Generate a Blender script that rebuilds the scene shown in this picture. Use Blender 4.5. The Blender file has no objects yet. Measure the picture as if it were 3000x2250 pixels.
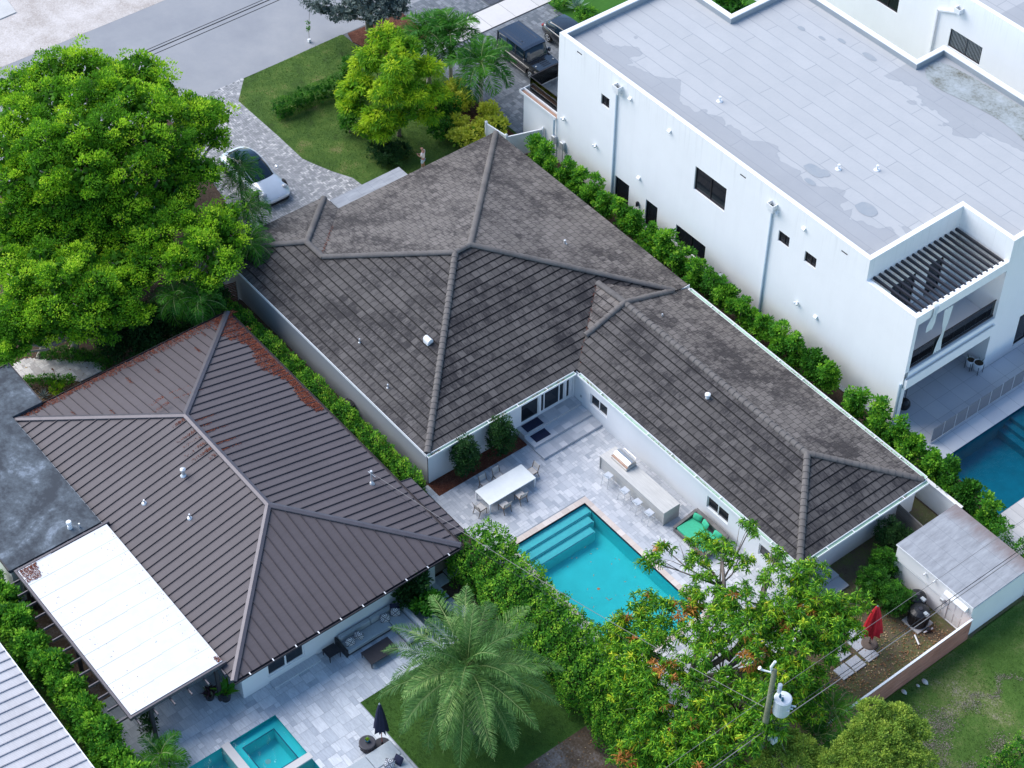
import bpy, math, random
import numpy as np
from mathutils import Vector, Matrix
C = bpy.context.scene.collection
SC = bpy.context.scene
PI = math.pi
# ---------------------------------------------------------------- camera
CAM = np.array([64.87830842, -52.32402635, 85.0])
def _rot(p, r, y):
    cx, sx = math.cos(p), math.sin(p)
    Rx = np.array([[1, 0, 0], [0, cx, -sx], [0, sx, cx]])
    c, s = math.cos(r), math.sin(r); Rr = np.array([[c, -s, 0], [s, c, 0], [0, 0, 1]])
    c, s = math.cos(y), math.sin(y); Ry = np.array([[c, -s, 0], [s, c, 0], [0, 0, 1]])
    return Ry @ Rx @ Rr
CM = _rot(math.radians(44.438), math.radians(.6547), math.radians(51.114))
FPX = 5747.05
cd = bpy.data.cameras.new('camera'); cam = bpy.data.objects.new('camera', cd); C.objects.link(cam)
cd.sensor_width = 36; cd.lens = FPX / 3000 * 36; cd.clip_end = 3000; cd.clip_start = 1
mw = Matrix([list(CM[i]) + [CAM[i]] for i in range(3)] + [[0, 0, 0, 1]])
cam.matrix_world = mw
SC.camera = cam
# ---------------------------------------------------------------- light
SUN = Vector((-0.80, -0.32, 0.80)).normalized()
wd = bpy.data.worlds.new('World'); SC.world = wd; wd.use_nodes = True
nt = wd.node_tree; bg = nt.nodes['Background']
sky = nt.nodes.new('ShaderNodeTexSky'); sky.sky_type = 'NISHITA'; sky.sun_disc = False
sky.sun_elevation = math.asin(SUN.z); sky.sun_rotation = math.atan2(SUN.x, SUN.y)
sky.air_density = 1.0; sky.dust_density = 0.2; sky.ozone_density = 3.0
tn = nt.nodes.new('ShaderNodeMix'); tn.data_type = 'RGBA'; tn.blend_type = 'MULTIPLY'; tn.inputs[0].default_value = 1; tn.inputs[7].default_value = (.97, 1.0, .99, 1)   # clear tropical blue
nt.links.new(sky.outputs[0], tn.inputs[6]); nt.links.new(tn.outputs[2], bg.inputs[0]); bg.inputs[1].default_value = 0.15
sd = bpy.data.lights.new('sun', 'SUN'); sd.energy = 3.3; sd.angle = math.radians(56); sd.color = (1, .94, .88)
so = bpy.data.objects.new('sun', sd); C.objects.link(so)
so.rotation_euler = SUN.to_track_quat('Z', 'Y').to_euler()
SC.view_settings.view_transform = 'Standard'; SC.view_settings.look = 'None'
SC.view_settings.exposure = 0.68; SC.view_settings.gamma = 1.0
try: SC.cycles.use_adaptive_sampling = True
except Exception: pass
# ---------------------------------------------------------------- pixel of the photograph (3000x2250) -> point at height z
TT = {'T1': (0, 0, 2.212), 'T2': (1000, 0, 2.212), 'T3': (2000, 0, 2.212), 'T4': (0, 750, 2.212), 'T5': (1000, 750, 2.212), 'T6': (2000, 750, 2.212),
      'T7': (0, 1500, 2.212), 'T8': (1000, 1500, 2.212), 'T9': (2000, 1500, 2.212), 'd': (0, 0, 1 / 1.35624), 'U12': (0, 1000, 4.424), 'U10': (2400, 1450, 3.687), 'U9': (2100, 1900, 4.737)}
def W(t, x, y, z=0.0):
    a, b, s = TT[t]; x = a + x / s; y = b + y / s
    d = CM @ np.array([(x - 1500) / FPX, -(y - 1125) / FPX, -1.0])
    k = (z - CAM[2]) / d[2]
    p = CAM + d * k
    return (float(p[0]), float(p[1]), float(z))
# ---------------------------------------------------------------- mesh building
class MB:
    def __init__(s): s.v = []; s.f = []; s.m = []; s.var = []; s.uv = None; s.cm = 0; s.cv = 0.5
    def add(s, vs, fs):
        o = len(s.v); s.v += [tuple(map(float, p)) for p in vs]
        for f in fs: s.f.append([i + o for i in f]); s.m.append(s.cm); s.var.append(s.cv)
        return s
    def box(s, x0, x1, y0, y1, z0, z1):
        v = [(x, y, z) for z in (z0, z1) for x, y in ((x0, y0), (x1, y0), (x1, y1), (x0, y1))]
        return s.add(v, [(3, 2, 1, 0), (4, 5, 6, 7), (0, 1, 5, 4), (1, 2, 6, 5), (2, 3, 7, 6), (3, 0, 4, 7)])
    def bbox(s, x0, x1, y0, y1, z0, z1, b=.02):
        "box with chamfered vertical and top edges"
        if min(x1 - x0, y1 - y0, z1 - z0) < 2.2 * b: return s.box(x0, x1, y0, y1, z0, z1)
        def ring(i, z): return [(x0 + i, y0 + i + b, z), (x0 + i + b, y0 + i, z), (x1 - i - b, y0 + i, z), (x1 - i, y0 + i + b, z), (x1 - i, y1 - i - b, z), (x1 - i - b, y1 - i, z), (x0 + i + b, y1 - i, z), (x0 + i, y1 - i - b, z)]
        v = ring(0, z0) + ring(0, z1 - b) + ring(b, z1)
        f = [tuple(range(7, -1, -1)), tuple(range(16, 24))]
        for k in (0, 8):
            for i in range(8): j = (i + 1) % 8; f.append((k + i, k + j, k + 8 + j, k + 8 + i))
        return s.add(v, f)
    def beam(s, a, b, w, h, up=(0, 0, 1)):
        a, b = Vector(a), Vector(b); d = (b - a).normalized(); u = Vector(up)
        sx = d.cross(u)
        if sx.length < 1e-4: sx = d.cross(Vector((0, 1, 0)))
        sx.normalize(); uz = sx.cross(d).normalized()
        v = []
        for p in (a, b):
            for i, j in ((-1, -1), (1, -1), (1, 1), (-1, 1)): v.append(p + sx * w / 2 * i + uz * h / 2 * j)
        return s.add(v, [(0, 1, 2, 3), (7, 6, 5, 4), (0, 4, 5, 1), (1, 5, 6, 2), (2, 6, 7, 3), (3, 7, 4, 0)])
    def tube(s, pts, r, n=8, cap=True):
        pts = [Vector(p) for p in pts]
        if not hasattr(r, '__len__'): r = [r] * len(pts)
        rings = []; pu = None
        for i, p in enumerate(pts):
            d = (pts[min(i + 1, len(pts) - 1)] - pts[max(i - 1, 0)])
            if d.length < 1e-9: d = Vector((0, 0, 1))
            d.normalize()
            if pu is None:
                pu = d.cross(Vector((0, 0, 1)))
                if pu.length < .1: pu = d.cross(Vector((1, 0, 0)))
            else: pu = pu - d * pu.dot(d)
            pu.normalize(); q = d.cross(pu)
            rings.append([p + (pu * math.cos(a) + q * math.sin(a)) * r[i] for a in [2 * PI * k / n for k in range(n)]])
        v = [x for R in rings for x in R]; f = []
        for i in range(len(pts) - 1):
            for k in range(n): a = i * n + k; b = i * n + (k + 1) % n; f.append((a, b, b + n, a + n))
        if cap: f.append(tuple(range(n - 1, -1, -1))); f.append(tuple(range(len(v) - n, len(v))))
        return s.add(v, f)
    def lathe(s, prof, cx, cy, n=16, z0=0):
        v = []; f = []
        for r, z in prof:
            for k in range(n): a = 2 * PI * k / n; v.append((cx + r * math.cos(a), cy + r * math.sin(a), z0 + z))
        for i in range(len(prof) - 1):
            for k in range(n): a = i * n + k; b = i * n + (k + 1) % n; f.append((a, b, b + n, a + n))
        f.append(tuple(range(n - 1, -1, -1))); f.append(tuple(range(len(v) - n, len(v))))
        return s.add(v, f)
    def poly(s, pts, z=None):
        v = [(p[0], p[1], z if z is not None else p[2]) for p in pts]
        return s.add(v, [tuple(range(len(v)))])
    def prism(s, pts, z0, z1):
        n = len(pts); v = [(p[0], p[1], z0) for p in pts] + [(p[0], p[1], z1) for p in pts]
        return s.add(v, [tuple(range(n - 1, -1, -1)), tuple(range(n, 2 * n))] + [(i, (i + 1) % n, n + (i + 1) % n, n + i) for i in range(n)])
    def loft(s, rings, close=False, caps=True):
        n = len(rings[0]); v = [p for R in rings for p in R]; f = []
        for i in range(len(rings) - 1):
            for k in range(n if close else n - 1): a = i * n + k; b = i * n + (k + 1) % n; f.append((a, a + n, b + n, b))
        if caps: f.append(tuple(range(n))); f.append(tuple(range(len(v) - 1, len(v) - n - 1, -1)))
        return s.add(v, f)
    def build(s, name, mats, parent=None, smooth=False, auto=False):
        me = bpy.data.meshes.new(name)
        off = parent_origin(parent)
        v = np.array(s.v, dtype=float) - off
        me.from_pydata(v.tolist(), [], s.f)
        if not isinstance(mats, (list, tuple)): mats = [mats]
        for m in mats: me.materials.append(m)
        if len(mats) > 1: me.polygons.foreach_set('material_index', s.m)
        at = me.attributes.new('var', 'FLOAT', 'FACE'); at.data.foreach_set('value', s.var)
        if smooth: me.polygons.foreach_set('use_smooth', [True] * len(s.f))
        me.update()
        o = bpy.data.objects.new(name, me); C.objects.link(o)
        if parent is not None: o.parent = parent
        if auto:
            md = o.modifiers.new('e', 'EDGE_SPLIT'); md.split_angle = math.radians(35)
        return o
def parent_origin(p):
    o = np.zeros(3)
    while p is not None: o += np.array(p.location); p = p.parent
    return o
def tag(o, label, cat, group=None):
    o['label'] = label; o['category'] = cat
    if group: o['group'] = group
    return o
def thing(name, label, cat, loc=(0, 0, 0), rz=0, group=None):
    o = bpy.data.objects.new(name, None); C.objects.link(o); o.location = loc; o.rotation_euler = (0, 0, rz)
    o.empty_display_size = .2
    return tag(o, label, cat, group)
def struct(name, mb, m, kind='structure', **k):
    o = mb.build(name, m, None, **k); o['kind'] = kind; return o
def dup(root, loc, rz, label, keep=True):
    r = root.copy(); C.objects.link(r); r.location = loc; r.rotation_euler = (0, 0, rz); r['label'] = label
    for ch in list(root.children):
        c = ch.copy(); C.objects.link(c); c.parent = r
        for g in list(ch.children):
            d = g.copy(); C.objects.link(d); d.parent = c
    return r
# ---------------------------------------------------------------- materials
def new_mat(name):
    m = bpy.data.materials.new(name); m.use_nodes = True; nt = m.node_tree
    return m, nt, nt.nodes['Principled BSDF']
def N(nt, t, **k):
    n = nt.nodes.new(t)
    for a, b in k.items(): setattr(n, a, b)
    return n
def L(nt, a, b): nt.links.new(a, b)
def ramp(nt, fac, stops, interp='LINEAR'):
    r = N(nt, 'ShaderNodeValToRGB'); L(nt, fac, r.inputs[0]); e = r.color_ramp.elements; r.color_ramp.interpolation = interp
    while len(e) < len(stops): e.new(.5)
    for i, (p, c) in enumerate(stops): e[i].position = p; e[i].color = (*c, 1) if len(c) == 3 else c
    return r.outputs[0]
def pos(nt): return N(nt, 'ShaderNodeNewGeometry').outputs['Position']
def vmap(nt, vec, scale=(1, 1, 1), rot=(0, 0, 0), loc=(0, 0, 0)):
    m = N(nt, 'ShaderNodeMapping'); L(nt, vec, m.inputs[0]); m.inputs['Scale'].default_value = scale; m.inputs['Rotation'].default_value = rot; m.inputs['Location'].default_value = loc
    return m.outputs[0]
def noise(nt, vec, scale, detail=4, rough=.6, dist=0):
    n = N(nt, 'ShaderNodeTexNoise'); L(nt, vec, n.inputs['Vector']); n.inputs['Scale'].default_value = scale; n.inputs['Detail'].default_value = detail
    n.inputs['Roughness'].default_value = rough; n.inputs['Distortion'].default_value = dist
    return n.outputs[0]
def mixc(nt, fac, a, b, mode='MIX'):
    m = N(nt, 'ShaderNodeMix', data_type='RGBA', blend_type=mode)
    for s, x in ((m.inputs[0], fac), (m.inputs[6], a), (m.inputs[7], b)):
        if hasattr(x, 'is_linked') or hasattr(x, 'links'): L(nt, x, s)
        elif isinstance(x, (tuple, list)): s.default_value = (*x, 1) if len(x) == 3 else x
        else: s.default_value = x
    return m.outputs[2]
def mathn(nt, op, a, b=None, c=None):
    m = N(nt, 'ShaderNodeMath', operation=op)
    for s, x in zip(m.inputs, (a, b, c)):
        if x is None: continue
        if hasattr(x, 'links'): L(nt, x, s)
        else: s.default_value = x
    return m.outputs[0]
def bump(nt, b, h, strength=.3, dist=.02):
    n = N(nt, 'ShaderNodeBump'); n.inputs['Strength'].default_value = strength; n.inputs['Distance'].default_value = dist
    L(nt, h, n.inputs['Height']); L(nt, n.outputs[0], b.inputs['Normal'])
def simple(name, c, rough=.6, metal=0, var=.12, scale=3, bmp=0, spec=.4, coat=0):
    "plain material with a little cloudy variation and fine grain"
    m, nt, b = new_mat(name); p = pos(nt)
    n1 = noise(nt, p, scale, 5, .65)
    lo = tuple(x * (1 - var) for x in c); hi = tuple(min(1, x * (1 + var)) for x in c)
    L(nt, ramp(nt, n1, [(.3, lo), (.7, hi)]), b.inputs['Base Color'])
    b.inputs['Roughness'].default_value = rough; b.inputs['Metallic'].default_value = metal
    b.inputs['Specular IOR Level'].default_value = spec
    if coat: b.inputs['Coat Weight'].default_value = coat; b.inputs['Coat Roughness'].default_value = .05
    if bmp: bump(nt, b, noise(nt, p, scale * 8, 4), bmp, .01)
    return m
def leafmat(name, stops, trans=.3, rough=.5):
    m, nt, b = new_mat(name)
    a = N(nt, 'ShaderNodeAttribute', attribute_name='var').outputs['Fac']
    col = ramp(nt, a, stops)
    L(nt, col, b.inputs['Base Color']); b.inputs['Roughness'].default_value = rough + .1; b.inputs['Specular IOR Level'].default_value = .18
    t = N(nt, 'ShaderNodeBsdfTranslucent'); L(nt, mixc(nt, .5, col, (.35, .5, .05), 'MULTIPLY'), t.inputs[0])
    L(nt, col, t.inputs[0])
    mx = N(nt, 'ShaderNodeMixShader'); mx.inputs[0].default_value = trans
    L(nt, b.outputs[0], mx.inputs[1]); L(nt, t.outputs[0], mx.inputs[2]); L(nt, mx.outputs[0], nt.nodes['Material Output'].inputs[0])
    return m
def stucco(name, c, streak=.5):
    m, nt, b = new_mat(name); p = pos(nt)
    n1 = noise(nt, vmap(nt, p, (1.6, 1.6, .2)), .9, 6, .75)
    n2 = noise(nt, p, .35, 4, .6)
    c1 = mixc(nt, mathn(nt, 'MULTIPLY', ramp(nt, n1, [(.5, (0, 0, 0)), (.75, (1, 1, 1))]), streak * .16), c, tuple(x * .62 for x in c))
    c2 = mixc(nt, mathn(nt, 'MULTIPLY', ramp(nt, n2, [(.4, (0, 0, 0)), (.7, (1, 1, 1))]), .12), c1, tuple(x * .7 for x in c))
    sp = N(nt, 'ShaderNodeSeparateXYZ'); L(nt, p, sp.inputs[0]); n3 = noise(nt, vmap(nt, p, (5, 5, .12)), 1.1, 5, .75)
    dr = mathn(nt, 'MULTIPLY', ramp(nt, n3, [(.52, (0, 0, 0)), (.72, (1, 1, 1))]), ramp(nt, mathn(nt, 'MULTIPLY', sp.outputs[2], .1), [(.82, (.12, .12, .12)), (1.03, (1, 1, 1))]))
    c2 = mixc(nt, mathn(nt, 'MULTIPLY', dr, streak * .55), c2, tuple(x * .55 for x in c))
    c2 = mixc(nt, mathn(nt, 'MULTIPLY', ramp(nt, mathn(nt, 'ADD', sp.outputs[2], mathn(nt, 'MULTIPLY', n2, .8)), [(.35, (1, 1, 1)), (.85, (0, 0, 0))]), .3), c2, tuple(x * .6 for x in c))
    L(nt, c2, b.inputs['Base Color']); b.inputs['Roughness'].default_value = .85; b.inputs['Specular IOR Level'].default_value = .2
    bump(nt, b, noise(nt, p, 25, 4), .15, .01)
    return m
def tilemat(name, stops, rough=.6, streak=(6, 1.2, 1), amt=.5, dark=.6, big=.25, spec=.35):
    "for paving built stone by stone: colour per stone from var, veins, large damp patches"
    m, nt, b = new_mat(name); p = pos(nt)
    a = N(nt, 'ShaderNodeAttribute', attribute_name='var').outputs['Fac']
    col = ramp(nt, a, stops)
    off = N(nt, 'ShaderNodeVectorMath', operation='ADD'); L(nt, p, off.inputs[0])
    cmb = N(nt, 'ShaderNodeCombineXYZ'); L(nt, mathn(nt, 'MULTIPLY', a, 57.0), cmb.inputs[0]); L(nt, mathn(nt, 'MULTIPLY', a, 23.0), cmb.inputs[1]); L(nt, cmb.outputs[0], off.inputs[1])
    n1 = noise(nt, vmap(nt, off.outputs[0], streak), 1.6, 6, .7, .8)
    n2 = noise(nt, p, big, 5, .6)
    c1 = mixc(nt, mathn(nt, 'MULTIPLY', ramp(nt, n1, [(.42, (0, 0, 0)), (.68, (1, 1, 1))]), amt), col, mixc(nt, 1.0, col, (dark, dark, dark * 1.05), 'MULTIPLY'))
    c2 = mixc(nt, mathn(nt, 'MULTIPLY', ramp(nt, n2, [(.45, (0, 0, 0)), (.7, (1, 1, 1))]), .3), c1, mixc(nt, 1.0, c1, (.72, .72, .75), 'MULTIPLY'))
    L(nt, c2, b.inputs['Base Color']); b.inputs['Roughness'].default_value = rough; b.inputs['Specular IOR Level'].default_value = spec
    bump(nt, b, n1, .12, .01)
    return m
def groundmat(name, stops, scale=.5, fine=14, rough=.95, bmp=.5, fineamt=.5, dist=0):
    m, nt, b = new_mat(name); p = pos(nt)
    n1 = noise(nt, p, scale, 6, .65, dist); n2 = noise(nt, p, fine, 5, .7)
    f = mathn(nt, 'ADD', mathn(nt, 'MULTIPLY', n1, 1 - fineamt), mathn(nt, 'MULTIPLY', n2, fineamt))
    L(nt, ramp(nt, f, stops), b.inputs['Base Color']); b.inputs['Roughness'].default_value = rough; b.inputs['Specular IOR Level'].default_value = .2
    bump(nt, b, n2, bmp, .05)
    return m
M = {}
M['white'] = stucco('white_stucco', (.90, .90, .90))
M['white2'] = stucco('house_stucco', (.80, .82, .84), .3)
M['shade_grey_wall'] = stucco('shade_grey_stucco', (.33, .34, .37), .4)  # white wall in the narrow strip; its shade is put into the colour
M['cap'] = simple('parapet_paint', (.84, .84, .85), .7, var=.05)
M['green_dark'] = simple('mossy_bed', (.03, .07, .04), .9)
M['trim'] = simple('white_trim', (.82, .83, .84), .45, var=.05)
M['black'] = simple('black_metal', (.02, .02, .024), .4, var=.3)
M['dark'] = simple('dark_metal', (.045, .045, .055), .45, .3)
M['bronze'] = simple('bronze_frame', (.05, .045, .05), .4, .5)
M['fabric_grey'] = simple('grey_outdoor_fabric', (.36, .40, .43), .9, var=.08, scale=9, bmp=.2)
M['navy'] = simple('navy_fabric', (.012, .016, .045), .85, var=.2, scale=8)
M['red'] = simple('red_fabric', (.62, .018, .035), .75, var=.15, scale=6)
M['green'] = simple('green_cushion', (.045, .42, .24), .8, var=.1, scale=8)
M['terracotta'] = simple('terracotta', (.5, .2, .1), .8)
M['steel'] = simple('brushed_steel', (.62, .6, .57), .28, .9, var=.1)
M['alu'] = simple('aluminium', (.66, .68, .70), .4, .5, var=.06)
M['plastic_black'] = simple('black_plastic', (.012, .013, .016), .35, var=.3)
M['rubber'] = simple('rubber', (.015, .015, .015), .7)
M['concrete'] = groundmat('concrete_slab', [(.3, (.46, .46, .45)), (.7, (.62, .61, .59))], .8, 20, .85, .2, .35)
M['bark'] = groundmat('bark', [(.3, (.12, .10, .085)), (.7, (.26, .22, .19))], 3, 18, .95, .8)
M['bark_grey'] = groundmat('grey_bark', [(.3, (.22, .20, .18)), (.7, (.42, .38, .34))], 3, 18, .95, .8)
M['skin'] = simple('skin', (.45, .24, .17), .55, var=.06)
def glassmat(name, c=(.012, .016, .022), rough=.06):
    m, nt, b = new_mat(name); b.inputs['Base Color'].default_value = (*c, 1); b.inputs['Roughness'].default_value = rough; b.inputs['Specular IOR Level'].default_value = .6
    return m
M['pane'] = glassmat('window_glass')
def clearglass(name, tint=(.75, .82, .84), fac=.12):
    m, nt, b = new_mat(name); t = N(nt, 'ShaderNodeBsdfTransparent'); t.inputs[0].default_value = (*tint, 1)
    g = N(nt, 'ShaderNodeBsdfGlossy'); g.inputs['Roughness'].default_value = .03
    fr = N(nt, 'ShaderNodeFresnel'); fr.inputs[0].default_value = 1.45
    mx = N(nt, 'ShaderNodeMixShader'); L(nt, mathn(nt, 'ADD', fr.outputs[0], fac), mx.inputs[0]); L(nt, t.outputs[0], mx.inputs[1]); L(nt, g.outputs[0], mx.inputs[2])
    L(nt, mx.outputs[0], nt.nodes['Material Output'].inputs[0]); return m
M['glass_rail'] = clearglass('railing_glass', (.55, .62, .66), .05)
def watermat(name, tint, ripple=.15, scale=3):
    m, nt, b = new_mat(name); t = N(nt, 'ShaderNodeBsdfTransparent'); t.inputs[0].default_value = (*tint, 1)
    g = N(nt, 'ShaderNodeBsdfGlossy'); g.inputs['Roughness'].default_value = .06
    bp = N(nt, 'ShaderNodeBump'); bp.inputs['Strength'].default_value = ripple; bp.inputs['Distance'].default_value = .05
    L(nt, noise(nt, pos(nt), scale, 3, .5, .6), bp.inputs['Height']); L(nt, bp.outputs[0], g.inputs['Normal'])
    fr = N(nt, 'ShaderNodeFresnel'); fr.inputs[0].default_value = 1.33; L(nt, bp.outputs[0], fr.inputs['Normal'])
    mx = N(nt, 'ShaderNodeMixShader'); L(nt, fr.outputs[0], mx.inputs[0]); L(nt, t.outputs[0], mx.inputs[1]); L(nt, g.outputs[0], mx.inputs[2])
    L(nt, mx.outputs[0], nt.nodes['Material Output'].inputs[0]); return m
M['water'] = watermat('pool_water', (.55, .92, .94), .45, 2.6)
M['water_deep'] = watermat('deep_pool_water', (.30, .72, .80), .6, 2.2)
M['plaster_step'] = simple('pale_step_plaster', (.30, .66, .68), .8, var=.05)
M['bronze_warm'] = simple('coppery_steel', (.45, .30, .22), .35, .7)
M['rust'] = simple('rusty_bed', (.30, .19, .14), .9)
M['stone_base'] = simple('brown_stone_base', (.16, .12, .10), .8)
M['plaster'] = simple('pool_plaster', (.11, .68, .70), .8, var=.05, scale=1)
M['plaster_deep'] = simple('dark_pool_plaster', (.015, .34, .42), .8, var=.15, scale=1.5)
M['pool_line'] = simple('pool_tile_band', (.02, .10, .18), .4)
# foliage
M['lf_big'] = leafmat('bright_tree_leaf', [(0, (.04, .13, .012)), (.35, (.12, .34, .018)), (.6, (.33, .60, .025)), (1, (.72, .88, .07))], .48)
M['lf_mid'] = leafmat('shrub_leaf', [(0, (.016, .08, .010)), (.5, (.05, .20, .018)), (.85, (.13, .35, .02)), (1, (.28, .48, .03))], .32)
M['lf_dark'] = leafmat('dark_shrub_leaf', [(0, (.012, .045, .012)), (.5, (.028, .09, .022)), (.85, (.06, .15, .03)), (1, (.12, .22, .04))], .25)
M['lf_hedge'] = leafmat('hedge_leaf', [(0, (.02, .10, .018)), (.4, (.085, .30, .025)), (.7, (.26, .54, .04)), (1, (.58, .78, .08))], .4)
M['lf_croton'] = leafmat('croton_leaf', [(0, (.04, .16, .02)), (.35, (.22, .40, .03)), (.6, (.62, .66, .06)), (1, (.85, .82, .18))], .3)
M['lf_yel'] = leafmat('yellow_leaf', [(0, (.04, .17, .012)), (.4, (.18, .40, .012)), (.75, (.50, .66, .02)), (1, (.78, .80, .06))], .38)
M['lf_olive'] = leafmat('olive_leaf', [(0, (.09, .19, .03)), (.5, (.27, .42, .06)), (.85, (.50, .60, .09)), (1, (.72, .72, .08))], .3)
M['lf_silver'] = leafmat('silver_leaf', [(0, (.08, .11, .10)), (.5, (.17, .22, .20)), (1, (.32, .38, .35))], .2)
M['lf_mango'] = leafmat('mango_leaf', [(0, (.025, .11, .012)), (.4, (.10, .32, .02)), (.7, (.34, .58, .03)), (.83, (.55, .56, .03)), (.90, (.55, .30, .05)), (1, (.45, .13, .05))], .25, .42)
M['lf_palm'] = leafmat('palm_leaf', [(0, (.025, .075, .018)), (.4, (.075, .19, .045)), (.75, (.17, .33, .085)), (1, (.50, .60, .22))], .25, .35)
M['lf_palm2'] = leafmat('green_palm_leaf', [(0, (.015, .08, .012)), (.5, (.045, .20, .018)), (.9, (.12, .33, .02)), (1, (.22, .38, .04))], .3, .42)
M['lf_agave'] = leafmat('agave_leaf', [(0, (.12, .25, .18)), (1, (.30, .42, .30))], .1)
M['litter'] = leafmat('fallen_leaf', [(0, (.07, .02, .015)), (.5, (.15, .04, .026)), (1, (.27, .095, .05))], .1, .8)
M['litter2'] = leafmat('dry_leaf', [(0, (.16, .08, .04)), (.6, (.34, .19, .09)), (1, (.55, .42, .25))], .1, .8)
# ---------------------------------------------------------------- foliage meshes
def rng(seed): return np.random.default_rng(seed)
def unit(a): return a / np.maximum(np.linalg.norm(a, axis=-1, keepdims=True), 1e-9)
def quadmesh(name, V, var, mat, parent):
    "V (n,4,3)"
    n = len(V); me = bpy.data.meshes.new(name); off = parent_origin(parent)
    me.vertices.add(n * 4); me.vertices.foreach_set('co', (V - off).astype(np.float32).ravel())
    me.loops.add(n * 4); me.loops.foreach_set('vertex_index', np.arange(n * 4, dtype=np.int32))
    me.polygons.add(n); me.polygons.foreach_set('loop_start', np.arange(0, n * 4, 4, dtype=np.int32))
    at = me.attributes.new('var', 'FLOAT', 'FACE'); at.data.foreach_set('value', np.clip(var, 0, 1).astype(np.float32))
    me.materials.append(mat); me.update(calc_edges=True)
    o = bpy.data.objects.new(name, me); C.objects.link(o); o.parent = parent
    return o
def leafquads(P, D, Ln, Wd, r, nrm=None):
    n = len(P)
    a = r.normal(size=(n, 3)) if nrm is None else nrm + r.normal(size=(n, 3)) * .45
    S = unit(np.cross(D, a)); Ln = np.broadcast_to(Ln, n)[:, None]; Wd = np.broadcast_to(Wd, n)[:, None]
    mid = P + D * Ln * .45; tip = P + D * Ln
    return np.stack([P, mid + S * Wd * .5, tip, mid - S * Wd * .5], 1)
def crownpts(blobs, puff, cover, lpp, ll, r, up=.25, droop=0., inner=True, low=-.45, vmin=0., vmax=1., core=True, asp=.55, cored=15):
    Vs = []; vs = []
    for b in blobs:
        cx, cy, cz, rx, ry, rz = b[:6]
        c = np.array([cx, cy, cz]); R = np.array([rx, ry, rz])
        area = 4 * PI * (((rx * ry) ** 1.6 + (rx * rz) ** 1.6 + (ry * rz) ** 1.6) / 3) ** (1 / 1.6)
        n = max(5, int(cover * area * .75 / (PI * puff * puff) * 1.25))
        d = unit(r.normal(size=(n * 2, 3))); d = d[d[:, 2] > low][:n]; n = len(d)
        lump = .86 + .14 * np.sin(d[:, 0] * 5 + cx) * np.cos(d[:, 1] * 6 + cy) + r.uniform(-.13, .12, n)
        pc = c + d * R * lump[:, None]
        pr = puff * r.uniform(.65, 1.3, n); pv = r.uniform(vmin, vmax, n)
        k = lpp; o = unit(r.normal(size=(n, k, 3))) * (r.uniform(.15, 1, (n, k, 1)) ** .5)
        o[:, :, 2] = np.abs(o[:, :, 2]) * .75 - .12
        P = (pc[:, None] + o * pr[:, None, None]).reshape(-1, 3)
        D = unit(o + d[:, None] * .5 + r.normal(size=(n, k, 3)) * .55 + np.array([0, 0, up - droop])).reshape(-1, 3)
        nr = np.repeat(unit(d + np.array([0, 0, .8])), k, 0)
        sz = ll * r.uniform(.65, 1.25, n * k)
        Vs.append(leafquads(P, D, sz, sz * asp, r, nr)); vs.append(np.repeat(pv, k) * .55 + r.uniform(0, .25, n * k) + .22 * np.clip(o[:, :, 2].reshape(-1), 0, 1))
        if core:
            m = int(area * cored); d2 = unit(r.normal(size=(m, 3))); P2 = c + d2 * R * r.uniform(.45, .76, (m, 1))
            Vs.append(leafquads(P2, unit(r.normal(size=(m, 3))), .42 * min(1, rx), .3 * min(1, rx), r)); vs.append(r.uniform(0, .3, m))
    return np.concatenate(Vs), np.concatenate(vs)
def limbs(mb, base, blobs, r0, r, fork=.35, n=7, thin=.25):
    base = Vector(base); cen = Vector((np.mean([b[0] for b in blobs]), np.mean([b[1] for b in blobs]), np.mean([b[2] for b in blobs])))
    f = base + (cen - base) * fork; f = Vector((base.x * .7 + f.x * .3, base.y * .7 + f.y * .3, f.z))
    mb.tube([base - Vector((0, 0, .1)), base + Vector((0, 0, .15)), base * .5 + f * .5 + Vector((r.uniform(-.1, .1), r.uniform(-.1, .1), 0)), f], [r0 * 1.35, r0, r0 * .85, r0 * .72], 9)
    for b in blobs:
        e = Vector(b[:3]); mid = f * .5 + e * .5 + Vector((r.uniform(-.3, .3), r.uniform(-.3, .3), -.25 * (e - f).length * .3))
        mb.tube([f, mid, e, e + Vector((r.uniform(-.5, .5) * b[3], r.uniform(-.5, .5) * b[4], b[5] * .7))], [r0 * .5, r0 * thin * 1.2, r0 * thin * .7, r0 * .06], 6)
def plant(name, label, cat, base, blobs, mat, puff=.4, cover=1, lpp=30, ll=.12, seed=1, trunk=.06, group=None, bark='bark', up=.25, droop=0, low=-.45, fol='crown', vmin=0, vmax=1, core=True, asp=.55, cored=15):
    r = rng(seed); t = thing(name, label, cat, base, 0, group)
    V, v = crownpts(blobs, puff, cover, lpp, ll, r, up, droop, low=low, vmin=vmin, vmax=vmax, core=core, asp=asp, cored=cored)
    z = V[:, :, 2]; V[:, :, 2] = np.maximum(z, .03)
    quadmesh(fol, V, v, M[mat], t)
    if trunk:
        mb = MB(); limbs(mb, base, blobs, trunk, r); mb.build('trunk', M[bark], t, smooth=True)
    return t
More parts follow.
